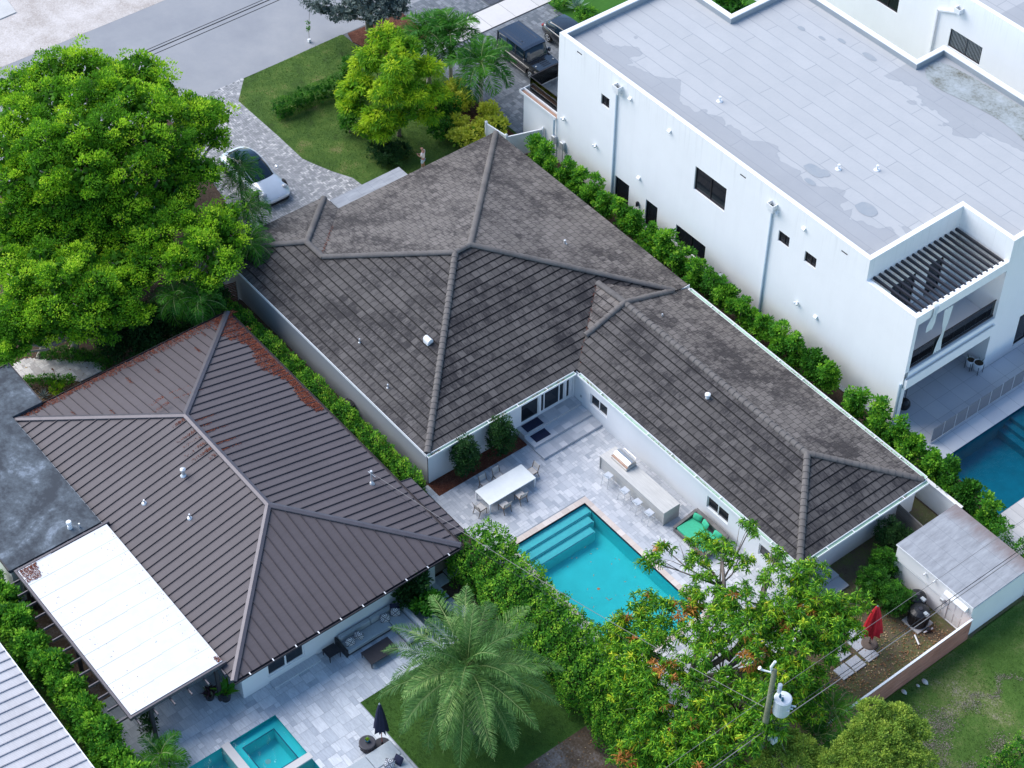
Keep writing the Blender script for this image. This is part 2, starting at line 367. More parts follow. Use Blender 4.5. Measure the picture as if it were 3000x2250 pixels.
def hedge(name, label, pts, w, h, mat, seed=1, dens=190, ll=.11, z0=.1, bumpy=.18, group=None, gapv=.3, cat='hedge'):
    "leafy wall along a polyline pts [(x,y)...]; w width, h height"
    r = rng(seed); t = thing(name, label, cat, (pts[0][0], pts[0][1], 0), 0, group); Vs = []; vs = []; stems = MB()
    for (ax, ay), (bx, by) in zip(pts[:-1], pts[1:]):
        a = np.array([ax, ay]); b = np.array([bx, by]); Ls = np.linalg.norm(b - a); u = (b - a) / Ls; q = np.array([-u[1], u[0]])
        per = w + 2 * h; n = int(Ls * per * dens)
        s = r.uniform(-.15, Ls + .15, n); k = r.uniform(0, per, n)
        lm = 1 + bumpy * (np.sin(s * 2.1 + seed) + np.sin(s * 5.3 + k * 1.7) * .6 + np.sin(s * 9 + k * 4) * .4)
        side = np.where(k < h, -1, np.where(k < h + w, 0, 1))
        cross = np.where(side == -1, -w / 2 * lm, np.where(side == 1, w / 2 * lm, (k - h) - w / 2))
        z = np.where(side == -1, k, np.where(side == 1, per - k, h * (1 + (lm - 1) * .5)))
        dep = r.uniform(0, 1, n) ** 2 * .22
        cross = cross * (1 - dep * (side != 0)); z = z - dep * (side == 0) * 1.2 + z0
        P = np.stack([a[0] + u[0] * s + q[0] * cross, a[1] + u[1] * s + q[1] * cross, z], 1)
        nr = np.zeros((n, 3)); nr[:, 0] = q[0] * side; nr[:, 1] = q[1] * side; nr[:, 2] = (side == 0) * 1. + .45
        D = unit(nr * .7 + r.normal(size=(n, 3)) * .8)
        sz = ll * r.uniform(.6, 1.35, n)
        cl = .5 + .5 * np.sin(s * 3.7 + k * 2.9 + seed) * np.cos(s * 1.3 - k * 2.1)
        Vs.append(leafquads(P, D, sz, sz * .6, r, nr)); vs.append(cl * .5 + r.uniform(0, .5, n))
        m = int(Ls * per * (14 + 10 * (w > 2))); s = r.uniform(0, Ls, m); cr = r.uniform(-w * .47, w * .47, m); zz = r.uniform(z0, h * .93 + z0, m)
        P = np.stack([a[0] + u[0] * s + q[0] * cr, a[1] + u[1] * s + q[1] * cr, zz], 1)
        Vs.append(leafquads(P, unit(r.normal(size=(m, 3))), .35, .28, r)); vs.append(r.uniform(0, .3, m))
        stems.tube([(ax, ay, .01), (bx, by, .01)], .02, 4)
        for s in np.arange(.3, Ls, .7):
            x, y = a + u * s; stems.tube([(x, y, 0.005), (x + r.uniform(-.1, .1), y + r.uniform(-.1, .1), h * .7)], [.03, .012], 5)
    V = np.concatenate(Vs); V[:, :, 2] = np.maximum(V[:, :, 2], .02)
    quadmesh('foliage', V, np.concatenate(vs), M[mat], t); stems.build('stems', M['bark'], t)
    return t
def frond(r, base, az, elev, Lf, nleaf, leaf, droop=1.0, wid=.035, twist=.5, curl=.0):
    "returns (rachis points, leaflet quads)"
    k = 14; pts = []; p = np.array(base, float); e = elev
    h = np.array([math.cos(az), math.sin(az), 0]); side = np.array([-h[1], h[0], 0])
    for i in range(k + 1):
        pts.append(p.copy()); p = p + (h * math.cos(e) + np.array([0, 0, 1]) * math.sin(e)) * Lf / k + side * curl * i / k * .1; e -= droop * (1.9 / k) * (i / k + .25)
    pts = np.array(pts); t = np.linspace(.12, 1, nleaf); idx = t * k; i0 = np.minimum(idx.astype(int), k - 1); fr = (idx - i0)[:, None]
    P = pts[i0] * (1 - fr) + pts[i0 + 1] * fr; T = unit(pts[i0 + 1] - pts[i0]); S = unit(np.cross(T, np.array([0, 0, 1.]))); U = np.cross(S, T)
    Q = []
    for sg in (-1, 1):
        D = unit(S * sg * 1.0 + T * (.55 + .5 * t[:, None]) + U * (.32 - twist * t[:, None] * .5) + r.normal(size=(nleaf, 3)) * .12)
        ln = leaf * np.sin(np.clip(t * .9 + .14, 0, 1) * PI) ** .6 * r.uniform(.85, 1.1, nleaf)
        Q.append(leafquads(P, D, ln, wid, r, U))
        # drooped tip half
        tip = P + D * ln[:, None] * .8; D2 = unit(D + np.array([0, 0, -.6]))
        Q.append(leafquads(tip, D2, ln * .38, wid * .7, r, U))
    return pts, np.concatenate(Q)
def palm(name, label, base, top, nf, Lf, leaf, mat, seed=1, tr=.2, nleaf=46, droop=1., group=None, bark='bark_grey', wid=.04, shaft=None, emin=-.5, emax=1.35, cat='palm tree'):
    r = rng(seed); t = thing(name, label, cat, base, 0, group)
    b = Vector(base); e = Vector(top); mb = MB(); n = 14; pts = []; rad = []
    for i in range(n + 1):
        u = i / n; p = b.lerp(e, u); pts.append(p); rad.append(tr * (1.25 - .35 * min(1, u * 3)) * (1.06 if i % 2 else .97))
    mb.tube(pts, rad, 10); mb.build('trunk', M[bark], t, smooth=True)
    if shaft:
        s = MB(); s.tube([e - Vector((0, 0, .1)), e + Vector((0, 0, shaft * .5)), e + Vector((0, 0, shaft))], [tr * .9, tr * .75, tr * .35], 9); s.build('crownshaft', M['crownshaft'], t, smooth=True); e = e + Vector((0, 0, shaft))
    Q = []; v = []; rb = MB()
    for i in range(nf):
        u = (i + .5) / nf; el = emax + (emin - emax) * u ** .8 + r.uniform(-.1, .1); az = i * 2.39996 + r.uniform(-.2, .2)
        lf = Lf * r.uniform(.88, 1.08) * (.72 + .28 * min(1, u * 3)); pts, q = frond(r, e, az, el, lf, nleaf, leaf, droop * r.uniform(.8, 1.2), wid, curl=r.uniform(-1, 1))
        Q.append(q); v.append(np.full(len(q), r.uniform(0, .55)) + r.uniform(0, .4, len(q)))
        rb.tube([tuple(p) for p in pts[::2]], list(np.linspace(.035, .008, len(pts[::2]))), 4)
    quadmesh('crown', np.concatenate(Q), np.concatenate(v), M[mat], t); rb.build('frond_stems', M['rachis'], t)
    return t
M['crownshaft'] = simple('green_crownshaft', (.14, .28, .07), .4)
M['rachis'] = simple('frond_stem', (.22, .30, .10), .5)
def fanpalm(name, label, base, h, nf, rad, mat, seed, group=None):
    r = rng(seed); t = thing(name, label, 'palm tree', base, 0, group); b = np.array(base, float)
    mb = MB(); mb.tube([tuple(b), tuple(b + [0, 0, h * .85])], [.16, .12], 8); mb.build('trunk', M['bark'], t, smooth=True)
    Q = []; v = []; rb = MB()
    for i in range(nf):
        az = i * 2.39996; el = r.uniform(-.25, 1.25); d = np.array([math.cos(az) * math.cos(el), math.sin(az) * math.cos(el), math.sin(el)])
        c = b + [0, 0, h * .85] + d * rad * r.uniform(.7, 1.1); rb.tube([tuple(b + [0, 0, h * .85]), tuple(c)], [.02, .012], 4)
        k = 34; a = np.linspace(-2.1, 2.1, k); sd = unit(np.cross(d, [0, 0, 1.])); D = unit(d * np.cos(a)[:, None] + sd * np.sin(a)[:, None] + np.array([0, 0, -.25]))
        P = np.repeat(c[None], k, 0); ln = rad * .75 * r.uniform(.85, 1.1, k)
        Q.append(leafquads(P, D, ln, .05, r, np.cross(sd, d)[None])); tip = P + D * ln[:, None] * .8; Q.append(leafquads(tip, unit(D + [0, 0, -.9]), ln * .45, .035, r))
        v.append(np.full(2 * k, r.uniform(0, .6)) + r.uniform(0, .35, 2 * k))
    quadmesh('crown', np.concatenate(Q), np.concatenate(v), M[mat], t); rb.build('frond_stems', M['rachis'], t)
    return t
def scatter(name, label, polys, n, mat, size=.07, seed=1, flat=.3, up=None, parent=None, clump=None):
    "small flat leaves lying on polygons (convex quads of 3D points)"
    r = rng(seed); P = []
    per = max(1, n // len(polys))
    for q in polys:
        q = np.array(q, float); u = r.uniform(0, 1, (per, 1)); w = r.uniform(0, 1, (per, 1))
        if clump: w = w ** clump
        P.append((q[0] * (1 - u) + q[1] * u) * (1 - w) + (q[3] * (1 - u) + q[2] * u) * w)
    P = np.concatenate(P); n = len(P); P[:, 2] += r.uniform(.01, .035, n)
    D = unit(np.stack([r.normal(size=n), r.normal(size=n), r.normal(size=n) * flat * .5], 1)); sz = size * r.uniform(.6, 1.5, n)
    V = leafquads(P, D, sz, sz * .6, r, np.repeat([[0, 0, 3.]], n, 0))
    o = quadmesh(name, V, r.uniform(0, 1, n), mat, parent)
    if parent is None: o['kind'] = 'stuff'
    if label: o['label'] = label
    return o
# ================================================================ construction helpers
def clip(poly, a, b, c):
    "keep a*x+b*y>=c"
    out = []
    for i, p in enumerate(poly):
        q = poly[(i + 1) % len(poly)]; dp = a * p[0] + b * p[1] - c; dq = a * q[0] + b * q[1] - c
        if dp >= 0: out.append(p)
        if (dp > 0 and dq < 0) or (dp < 0 and dq > 0):
            k = dp / (dp - dq); out.append((p[0] + (q[0] - p[0]) * k, p[1] + (q[1] - p[1]) * k))
    return out
def plane3(p, q, r):
    p, q, r = map(Vector, (p, q, r)); n = (q - p).cross(r - p)
    return lambda x, y: p.z - (n.x * (x - p.x) + n.y * (y - p.y)) / n.z
def slope(name, poly, up, ex, mat, parent, lift=.04, pieces=None, cap=None):
    "tiled roof slope; poly = [(x,y,z)...] coplanar; up = plan direction of rise; built course by course"
    zf = plane3(*poly[:3]); me = bpy.data.meshes.new(name); off = parent_origin(parent)
    u = Vector(up).normalized(); sx = (-u.y, u.x); V = []; F = []; UV = []
    for pc in (pieces or [[p[:2] for p in poly]]):
        t0 = min(p[0] * u.x + p[1] * u.y for p in poly); t1 = max(p[0] * u.x + p[1] * u.y for p in pc); i = 0
        while t0 + i * ex < t1 - .01:
            a, b = t0 + i * ex, t0 + (i + 1) * ex
            q = clip(clip(pc, u.x, u.y, a), -u.x, -u.y, -b)
            if len(q) >= 3:
                o = len(V)
                for x, y in q:
                    t = x * u.x + y * u.y; V.append((x, y, zf(x, y) + lift * (1 - (t - a) / ex) + .012))
                F.append(list(range(o, o + len(q)))); UV.append([(x * sx[0] + y * sx[1], x * u.x + y * u.y - t0) for x, y in q])
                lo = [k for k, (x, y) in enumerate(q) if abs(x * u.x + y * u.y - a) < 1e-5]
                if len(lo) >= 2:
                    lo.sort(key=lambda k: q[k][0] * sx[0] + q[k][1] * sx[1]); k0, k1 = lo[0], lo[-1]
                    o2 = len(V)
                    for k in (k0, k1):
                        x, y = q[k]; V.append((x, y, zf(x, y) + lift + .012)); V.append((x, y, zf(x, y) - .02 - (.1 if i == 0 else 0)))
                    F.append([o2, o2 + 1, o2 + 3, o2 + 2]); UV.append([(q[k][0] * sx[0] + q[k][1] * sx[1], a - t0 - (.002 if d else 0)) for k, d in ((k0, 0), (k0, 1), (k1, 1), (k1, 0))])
            i += 1
    V = (np.array(V) - off).tolist()
    me.from_pydata(V, [], F); me.materials.append(mat); ul = me.uv_layers.new(name='st')
    ul.data.foreach_set('uv', [c for f in UV for p in f for c in p]); me.update()
    o = bpy.data.objects.new(name, me); C.objects.link(o); o.parent = parent; return o
def ridge(mb, a, b, w=.30, h=.13, seg=.38, drop=.04):
    a, b = Vector(a), Vector(b); d = (b - a); n = max(2, round(d.length / seg)); dn = d.normalized()
    s = dn.cross(Vector((0, 0, 1))).normalized(); u = s.cross(dn)
    for i in range(n):
        p, q = a + d * (i / n), a + d * ((i + 1.12) / n); rings = []
        for c, k, up in ((p, 1.0, .012), (q, .86, 0)):
            rings.append([c + s * (w * k / 2 * math.cos(t)) + u * (h * k * math.sin(t) + up - drop) for t in [PI * j / 7 for j in range(8)]])
        mb.loft([[tuple(x) for x in R] for R in rings], caps=True)
def ribs(mb, poly, up, sp, w=.03, h=.045, phase=0., ex0=0, z=.01):
    "standing seams over a planar slope"
    zf = plane3(*poly[:3]); u = Vector(up).normalized(); sx = Vector((-u.y, u.x)); P = [Vector(p[:2]) for p in poly]
    ss = [p.dot(sx) for p in P]; s = min(ss) + .06 + phase
    while s < max(ss) - .05:
        ts = []
        for i, p in enumerate(P):
            q = P[(i + 1) % len(P)]; a, b = p.dot(sx) - s, q.dot(sx) - s
            if a * b < 0: k = a / (a - b); ts.append((p + (q - p) * k).dot(u))
        if len(ts) >= 2:
            ts.sort()
            for k in range(0, len(ts) - 1, 2):
                e = [sx * s + u * t for t in (ts[k] + ex0, ts[k + 1] - .05)]
                if ts[k + 1] - ts[k] > .15: mb.beam(*[(v.x, v.y, zf(v.x, v.y) + z + h / 2) for v in e], w, h)
        s += sp
def wall(mb, axis, c, u0, u1, z0, z1, holes=(), depth=.12, out=-1):
    "wall face in plane axis=c with real openings; out = sign of outward normal; reveals go inward by depth"
    us = sorted({u0, u1, *[h[0] for h in holes], *[h[1] for h in holes]}); zs = sorted({z0, z1, *[h[2] for h in holes], *[h[3] for h in holes]})
    def P(u, z, d=0): return (c - out * d, u, z) if axis == 'x' else (u, c - out * d, z)
    for i in range(len(us) - 1):
        for j in range(len(zs) - 1):
            um, zm = (us[i] + us[i + 1]) / 2, (zs[j] + zs[j + 1]) / 2
            if any(h[0] < um < h[1] and h[2] < zm < h[3] for h in holes): continue
            mb.add([P(us[i], zs[j]), P(us[i + 1], zs[j]), P(us[i + 1], zs[j + 1]), P(us[i], zs[j + 1])], [(0, 1, 2, 3)])
    for a, b, lo, hi in holes:
        for q in (((a, lo), (b, lo)), ((b, lo), (b, hi)), ((b, hi), (a, hi)), ((a, hi), (a, lo))):
            mb.add([P(*q[0]), P(*q[1]), P(*q[1], depth), P(*q[0], depth)], [(0, 1, 2, 3)])
def window(parent, axis, c, a, b, lo, hi, out=-1, depth=.10, fr=.06, mull=(), frame='trim', name='window', pane='pane', fd=.05, bars=()):
    "window part (frame mesh) with its panes as sub-part, set back in the opening"
    mb = MB(); c0 = c - out * (depth - fd); c1 = c - out * (depth + .03)
    x0, x1 = min(c0, c1), max(c0, c1)
    def bx(u0, u1, z0, z1):
        if axis == 'x': mb.box(x0, x1, u0, u1, z0, z1)
        else: mb.box(u0, u1, x0, x1, z0, z1)
    e = .003
    bx(a + e, a + fr, lo + e, hi - e); bx(b - fr, b - e, lo + e, hi - e); bx(a + fr, b - fr, lo + e, lo + fr); bx(a + fr, b - fr, hi - fr, hi - e)
    for m in mull: bx(m - fr / 2, m + fr / 2, lo + fr, hi - fr)
    for m in bars: bx(a + fr, b - fr, m - .015, m + .015)
    w = mb.build(name, M[frame], parent)
    g = MB(); p = c - out * depth; q = c - out * (depth + .012); y0, y1 = min(p, q), max(p, q)
    if axis == 'x': g.box(y0, y1, a + fr * .6, b - fr * .6, lo + fr * .6, hi - fr * .6)
    else: g.box(a + fr * .6, b - fr * .6, y0, y1, lo + fr * .6, hi - fr * .6)
    g.build('pane', M[pane], w); return w
def inside(p, poly):
    x, y = p; c = False
    for i in range(len(poly)):
        (x1, y1), (x2, y2) = poly[i], poly[i - 1]
        if (y1 > y) != (y2 > y) and x < (x2 - x1) * (y - y1) / (y2 - y1) + x1: c = not c
    return c
def paving(name, poly, g, sizes, mat, seed=1, gap=.008, z=0., holes=(), wts=None, rot=0, dark=None, bev=0):
    "stones of mixed sizes laid on a grid of step g inside poly"
    r = random.Random(seed); xs = [p[0] for p in poly]; ys = [p[1] for p in poly]; x0, y0 = min(xs), min(ys)
    nx = int((max(xs) - x0) / g) + 1; ny = int((max(ys) - y0) / g) + 1; occ = np.zeros((nx, ny), bool); mb = MB()
    def ok(x, y): return inside((x, y), poly) and not any(a < x < b and c < y < d for a, b, c, d in holes)
    val = np.array([[ok(x0 + (i + .5) * g, y0 + (j + .5) * g) for j in range(ny)] for i in range(nx)])
    for i in range(nx):
        for j in range(ny):
            if occ[i, j] or not val[i, j]: continue
            ss = r.choices(sizes, wts, k=5) + [(1, 1)]
            for a, b in ss:
                if i + a <= nx and j + b <= ny and not occ[i:i + a, j:j + b].any() and val[i:i + a, j:j + b].all(): break
            else: a = b = 1
            occ[i:i + a, j:j + b] = True
            X0, X1, Y0, Y1 = x0 + i * g + gap, x0 + (i + a) * g - gap, y0 + j * g + gap, y0 + (j + b) * g - gap
            zz = z + r.uniform(-.0015, .0015); mb.cv = r.random()
            mb.add([(X0, Y0, zz), (X1, Y0, zz), (X1, Y1, zz), (X0, Y1, zz)], [(0, 1, 2, 3)])
    return struct(name, mb, mat)
def sheet(name, x0, x1, y0, y1, z, mat, holes=(), kind='structure', n=1):
    mb = MB(); us = sorted({x0, x1, *[h[0] for h in holes], *[h[1] for h in holes]}); vs = sorted({y0, y1, *[h[2] for h in holes], *[h[3] for h in holes]})
    for i in range(len(us) - 1):
        for j in range(len(vs) - 1):
            um, vm = (us[i] + us[i + 1]) / 2, (vs[j] + vs[j + 1]) / 2
            if any(h[0] < um < h[1] and h[2] < vm < h[3] for h in holes): continue
            mb.add([(us[i], vs[j], z), (us[i + 1], vs[j], z), (us[i + 1], vs[j + 1], z), (us[i], vs[j + 1], z)], [(0, 1, 2, 3)])
    o = struct(name, mb, mat, kind); return o
# ================================================================ materials of the large surfaces
def roofmat(name, c1, c2, dark, sx=.46, ex=.5, streak=.75, butt_shade_dirt=.9):
    m, nt, b = new_mat(name); uv = N(nt, 'ShaderNodeUVMap', uv_map='st').outputs[0]
    br = N(nt, 'ShaderNodeTexBrick'); L(nt, uv, br.inputs['Vector']); br.offset = .5
    for k, v in (('Scale', 1), ('Mortar Size', .020), ('Mortar Smooth', .2), ('Bias', 0), ('Brick Width', sx), ('Row Height', ex)): br.inputs[k].default_value = v
    br.inputs['Color1'].default_value = (0, 0, 0, 1); br.inputs['Color2'].default_value = (1, 1, 1, 1); br.inputs['Mortar'].default_value = (.5, .5, .5, 1)
    base = ramp(nt, br.outputs['Color'], [(0, c1), (1, c2)])
    p = pos(nt)
    # weathering: broad dark patches broken up tile by tile and brushed down the slope
    jit = N(nt, 'ShaderNodeVectorMath', operation='ADD'); L(nt, p, jit.inputs[0])
    sc = N(nt, 'ShaderNodeVectorMath', operation='SCALE'); L(nt, br.outputs['Color'], sc.inputs[0]); sc.inputs['Scale'].default_value = .9; L(nt, sc.outputs[0], jit.inputs[1])
    n1 = noise(nt, jit.outputs[0], .38, 5, .75); n2 = noise(nt, vmap(nt, uv, (9, 1.6, 1)), 1.4, 5, .7); n3 = noise(nt, p, 1.6, 5, .7)
    f = mathn(nt, 'ADD', mathn(nt, 'MULTIPLY', n1, .5), mathn(nt, 'ADD', mathn(nt, 'MULTIPLY', n2, .3), mathn(nt, 'MULTIPLY', n3, .2)))
    fac = ramp(nt, f, [(.47, (0, 0, 0)), (.56, (1, 1, 1))])
    c = mixc(nt, mathn(nt, 'MULTIPLY', fac, streak), base, dark)
    # pale scuffs
    n4 = noise(nt, vmap(nt, uv, (14, 2, 1)), 1.1, 5, .75)
    c = mixc(nt, mathn(nt, 'MULTIPLY', ramp(nt, n4, [(.58, (0, 0, 0)), (.72, (1, 1, 1))]), .22), c, tuple(min(1, x * 2.0) for x in c2))
    mo = N(nt, 'ShaderNodeMath', operation='GREATER_THAN'); L(nt, br.outputs['Fac'], mo.inputs[0]); mo.inputs[1].default_value = .5
    c = mixc(nt, mathn(nt, 'MULTIPLY', mo.outputs[0], .85), c, tuple(x * .45 for x in dark))
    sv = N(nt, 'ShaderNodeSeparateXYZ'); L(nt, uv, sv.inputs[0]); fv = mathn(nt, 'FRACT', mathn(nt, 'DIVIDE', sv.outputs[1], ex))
    c = mixc(nt, mathn(nt, 'MULTIPLY', ramp(nt, fv, [(.86, (0, 0, 0)), (.93, (1, 1, 1))]), butt_shade_dirt), c, tuple(x * .35 for x in dark))  # strip under each tile butt: painted shadow gap plus collected dirt and algae
    L(nt, c, b.inputs['Base Color']); b.inputs['Roughness'].default_value = .72; b.inputs['Specular IOR Level'].default_value = .35
    h = mathn(nt, 'SUBTRACT', mathn(nt, 'MULTIPLY', n3, .3), br.outputs['Fac']); bump(nt, b, h, .5, .02)
    return m
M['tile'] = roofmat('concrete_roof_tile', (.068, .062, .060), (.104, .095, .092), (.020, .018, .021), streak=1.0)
M['tile_warm'] = roofmat('concrete_roof_tile_back', (.135, .120, .110), (.175, .156, .144), (.042, .036, .036), streak=1.0, butt_shade_dirt=.45)
M['cap_tile'] = groundmat('ridge_tile', [(.3, (.10, .092, .09)), (.55, (.155, .143, .136)), (.75, (.21, .19, .17))], 1.4, 9, .75, .3, .4)
def metalmat(name, c, stripe=.14, axis=0, rough=.6):
    m, nt, b = new_mat(name); p = pos(nt)
    sep = N(nt, 'ShaderNodeSeparateXYZ'); L(nt, p, sep.inputs[0])
    w = mathn(nt, 'SINE', mathn(nt, 'MULTIPLY', sep.outputs[axis], 2 * PI / .093))
    w = mathn(nt, 'GREATER_THAN', w, .55)
    n1 = noise(nt, p, .35, 4, .6); n2 = noise(nt, vmap(nt, p, (1, 5, 1) if axis == 0 else (5, 1, 1)), 1.5, 4, .6)
    base = ramp(nt, mathn(nt, 'ADD', mathn(nt, 'MULTIPLY', n1, .6), mathn(nt, 'MULTIPLY', n2, .4)), [(.35, tuple(x * .88 for x in c)), (.65, tuple(x * 1.1 for x in c))])
    col = mixc(nt, mathn(nt, 'MULTIPLY', w, stripe), base, tuple(x * 1.7 for x in c)); L(nt, col, b.inputs['Base Color'])
    b.inputs['Roughness'].default_value = rough; b.inputs['Metallic'].default_value = 0; b.inputs['Specular IOR Level'].default_value = .35
    return m
M['metal_x'] = metalmat('metal_roof_panel_long', (.100, .086, .092), .22, 0)
M['metal_y'] = metalmat('metal_roof_panel_end', (.090, .077, .084), .04, 1)
M['metal_cap'] = simple('metal_ridge_cap', (.105, .097, .11), .42, .3, var=.1)
M['seam'] = simple('metal_seam', (.05, .044, .052), .5, .2)
M['grey_metal'] = metalmat('pale_metal_roof', (.50, .49, .50), .25, 0)
M['grey_seam'] = simple('pale_metal_seam', (.36, .35, .38), .5, .2)
def membrane():
    m, nt, b = new_mat('roof_membrane'); p = pos(nt)
    wob = N(nt, 'ShaderNodeVectorMath', operation='ADD'); L(nt, p, wob.inputs[0])
    nz = N(nt, 'ShaderNodeTexNoise'); L(nt, p, nz.inputs['Vector']); nz.inputs['Scale'].default_value = .8; nz.inputs['Detail'].default_value = 3
    s = N(nt, 'ShaderNodeVectorMath', operation='SCALE'); L(nt, nz.outputs['Color'], s.inputs[0]); s.inputs['Scale'].default_value = .16; L(nt, s.outputs[0], wob.inputs[1])
    br = N(nt, 'ShaderNodeTexBrick'); L(nt, wob.outputs[0], br.inputs['Vector']); br.offset = .37; br.offset_frequency = 2
    for k, v in (('Scale', 1), ('Mortar Size', .02), ('Mortar Smooth', .6), ('Bias', 0), ('Brick Width', 7.3), ('Row Height', 1.0)): br.inputs[k].default_value = v
    br.inputs['Color1'].default_value = (.43, .435, .44, 1); br.inputs['Color2'].default_value = (.465, .47, .475, 1); br.inputs['Mortar'].default_value = (.20, .225, .26, 1)
    n1 = noise(nt, p, .5, 6, .65); n2 = noise(nt, vmap(nt, p, (8, 1.5, 1)), 1.3, 5, .7); n3 = noise(nt, p, 14, 4, .7)
    c = mixc(nt, mathn(nt, 'MULTIPLY', ramp(nt, n1, [(.40, (0, 0, 0)), (.68, (1, 1, 1))]), .35), br.outputs['Color'], (.36, .375, .39))
    c = mixc(nt, mathn(nt, 'MULTIPLY', ramp(nt, n2, [(.5, (0, 0, 0)), (.7, (1, 1, 1))]), .16), c, (.27, .31, .35))
    c = mixc(nt, mathn(nt, 'MULTIPLY', n3, .25), c, (.33, .36, .39))
    sp = N(nt, 'ShaderNodeSeparateXYZ'); L(nt, p, sp.inputs[0]); X, Y = sp.outputs[0], sp.outputs[1]
    nn = noise(nt, p, .26, 3, .5, .4); ne = noise(nt, p, 2.5, 4, .6)
    e1 = mathn(nt, 'ADD', mathn(nt, 'SUBTRACT', mathn(nt, 'MULTIPLY', nn, 9.0), mathn(nt, 'SUBTRACT', Y, 16.0)), mathn(nt, 'MULTIPLY', ne, .35))
    m1 = ramp(nt, mathn(nt, 'MULTIPLY', mathn(nt, 'SUBTRACT', e1, 1.5), 1.0), [(.5, (0, 0, 0)), (.62, (1, 1, 1))])
    e2 = mathn(nt, 'ADD', mathn(nt, 'ADD', mathn(nt, 'MULTIPLY', nn, 8.0), mathn(nt, 'SUBTRACT', Y, 34.0)), mathn(nt, 'MULTIPLY', ne, .35))
    m2 = mathn(nt, 'MULTIPLY', ramp(nt, mathn(nt, 'SUBTRACT', e2, -.6), [(.5, (0, 0, 0)), (.62, (1, 1, 1))]), mathn(nt, 'GREATER_THAN', X, .7))
    mm = mathn(nt, 'MAXIMUM', m1, m2)
    rim = mathn(nt, 'MULTIPLY', mathn(nt, 'MULTIPLY', mm, mathn(nt, 'SUBTRACT', 1.0, mm)), 1.6)
    c = mixc(nt, mathn(nt, 'MULTIPLY', mm, mathn(nt, 'ADD', .45, mathn(nt, 'MULTIPLY', n1, .3))), c, (.285, .30, .325))
    c = mixc(nt, rim, c, (.22, .25, .28))
    L(nt, c, b.inputs['Base Color']); b.inputs['Roughness'].default_value = .75; bump(nt, b, mathn(nt, 'SUBTRACT', mathn(nt, 'MULTIPLY', n1, .6), br.outputs['Fac']), .4, .02)
    return m
M['membrane'] = membrane()
M['stain'] = groundmat('damp_membrane', [(.3, (.27, .31, .35)), (.7, (.36, .375, .39))], .6, 10, .6, .1, .3)
M['stain2'] = groundmat('mouldy_membrane', [(.35, (.13, .13, .10)), (.5, (.30, .33, .33)), (.68, (.42, .46, .49))], .7, 5, .8, .2, .35)
M['oldroof'] = groundmat('weathered_flat_roof', [(.42, (.05, .058, .07)), (.54, (.10, .12, .14)), (.64, (.22, .26, .31)), (.76, (.46, .52, .58))], .26, 2.2, .8, .2, .42, 1.6)
M['shedroof'] = None
def shedroof():
    m, nt, b = new_mat('shed_membrane'); p = pos(nt)
    sp = N(nt, 'ShaderNodeSeparateXYZ'); L(nt, p, sp.inputs[0])
    n1 = noise(nt, vmap(nt, p, (5, 1, 1)), .9, 6, .7); n2 = noise(nt, vmap(nt, p, (2.5, .7, 1)), .6, 6, .75)
    base = ramp(nt, n1, [(.3, (.23, .24, .26)), (.6, (.33, .345, .37)), (.8, (.40, .42, .44))])
    far = mathn(nt, 'MULTIPLY', mathn(nt, 'SUBTRACT', sp.outputs[1], 10.5), .38)
    f = mathn(nt, 'MULTIPLY', ramp(nt, mathn(nt, 'ADD', mathn(nt, 'MULTIPLY', n2, .9), far), [(.62, (0, 0, 0)), (1.0, (1, 1, 1))]), .85)
    c = mixc(nt, mathn(nt, 'MULTIPLY', f, .75), base, (.17, .105, .09))
    seam = mathn(nt, 'LESS_THAN', mathn(nt, 'ABSOLUTE', mathn(nt, 'SUBTRACT', mathn(nt, 'FRACT', mathn(nt, 'MULTIPLY', sp.outputs[1], 1.05)), .5)), .012)
    c = mixc(nt, mathn(nt, 'MULTIPLY', seam, .6), c, (.16, .18, .2)); L(nt, c, b.inputs['Base Color']); b.inputs['Roughness'].default_value = .8
    bump(nt, b, n1, .2, .02); return m
M['shedroof'] = shedroof()
M['travertine'] = tilemat('patio_travertine', [(0, (.36, .39, .43)), (.12, (.44, .465, .50)), (.6, (.52, .54, .57)), (1, (.62, .63, .65))], .45, (2, 9, 1), .4, .74)
M['marble'] = tilemat('patio_marble', [(0, (.42, .46, .51)), (.4, (.52, .56, .60)), (1, (.66, .69, .72))], .4, (1.2, 7, 1), .7, .66)
M['coping'] = tilemat('coping_stone', [(0, (.54, .46, .41)), (.5, (.62, .54, .48)), (1, (.70, .63, .58))], .6, (4, 4, 1), .4, .8)
M['herring'] = tilemat('driveway_brick', [(0, (.24, .25, .26)), (.5, (.33, .335, .35)), (.85, (.42, .42, .43)), (1, (.58, .57, .57))], .8, (1, 1, 1), .12, .8)
M['cobble'] = tilemat('driveway_cobble', [(0, (.12, .14, .16)), (.5, (.18, .20, .225)), (1, (.25, .27, .295))], .75, (3, 3, 1), .5, .6, .5)
M['bigtile'] = tilemat('terrace_tile', [(0, (.56, .58, .62)), (1, (.62, .635, .66))], .5, (1, 1, 1), .15, .85)
M['walkway'] = tilemat('sidewalk_slab', [(0, (.55, .53, .51)), (1, (.66, .64, .62))], .85, (2, 2, 1), .25, .85)
M['flag'] = tilemat('garden_flagstone', [(0, (.40, .37, .35)), (.5, (.52, .49, .46)), (1, (.62, .59, .56))], .8, (3, 5, 1), .6, .7)
M['grout'] = groundmat('joint_sand', [(.3, (.10, .11, .12)), (.7, (.17, .18, .19))], 1, 15)
M['grout_pale'] = groundmat('pale_joint', [(.3, (.24, .27, .30)), (.7, (.33, .36, .39))], 1, 15)
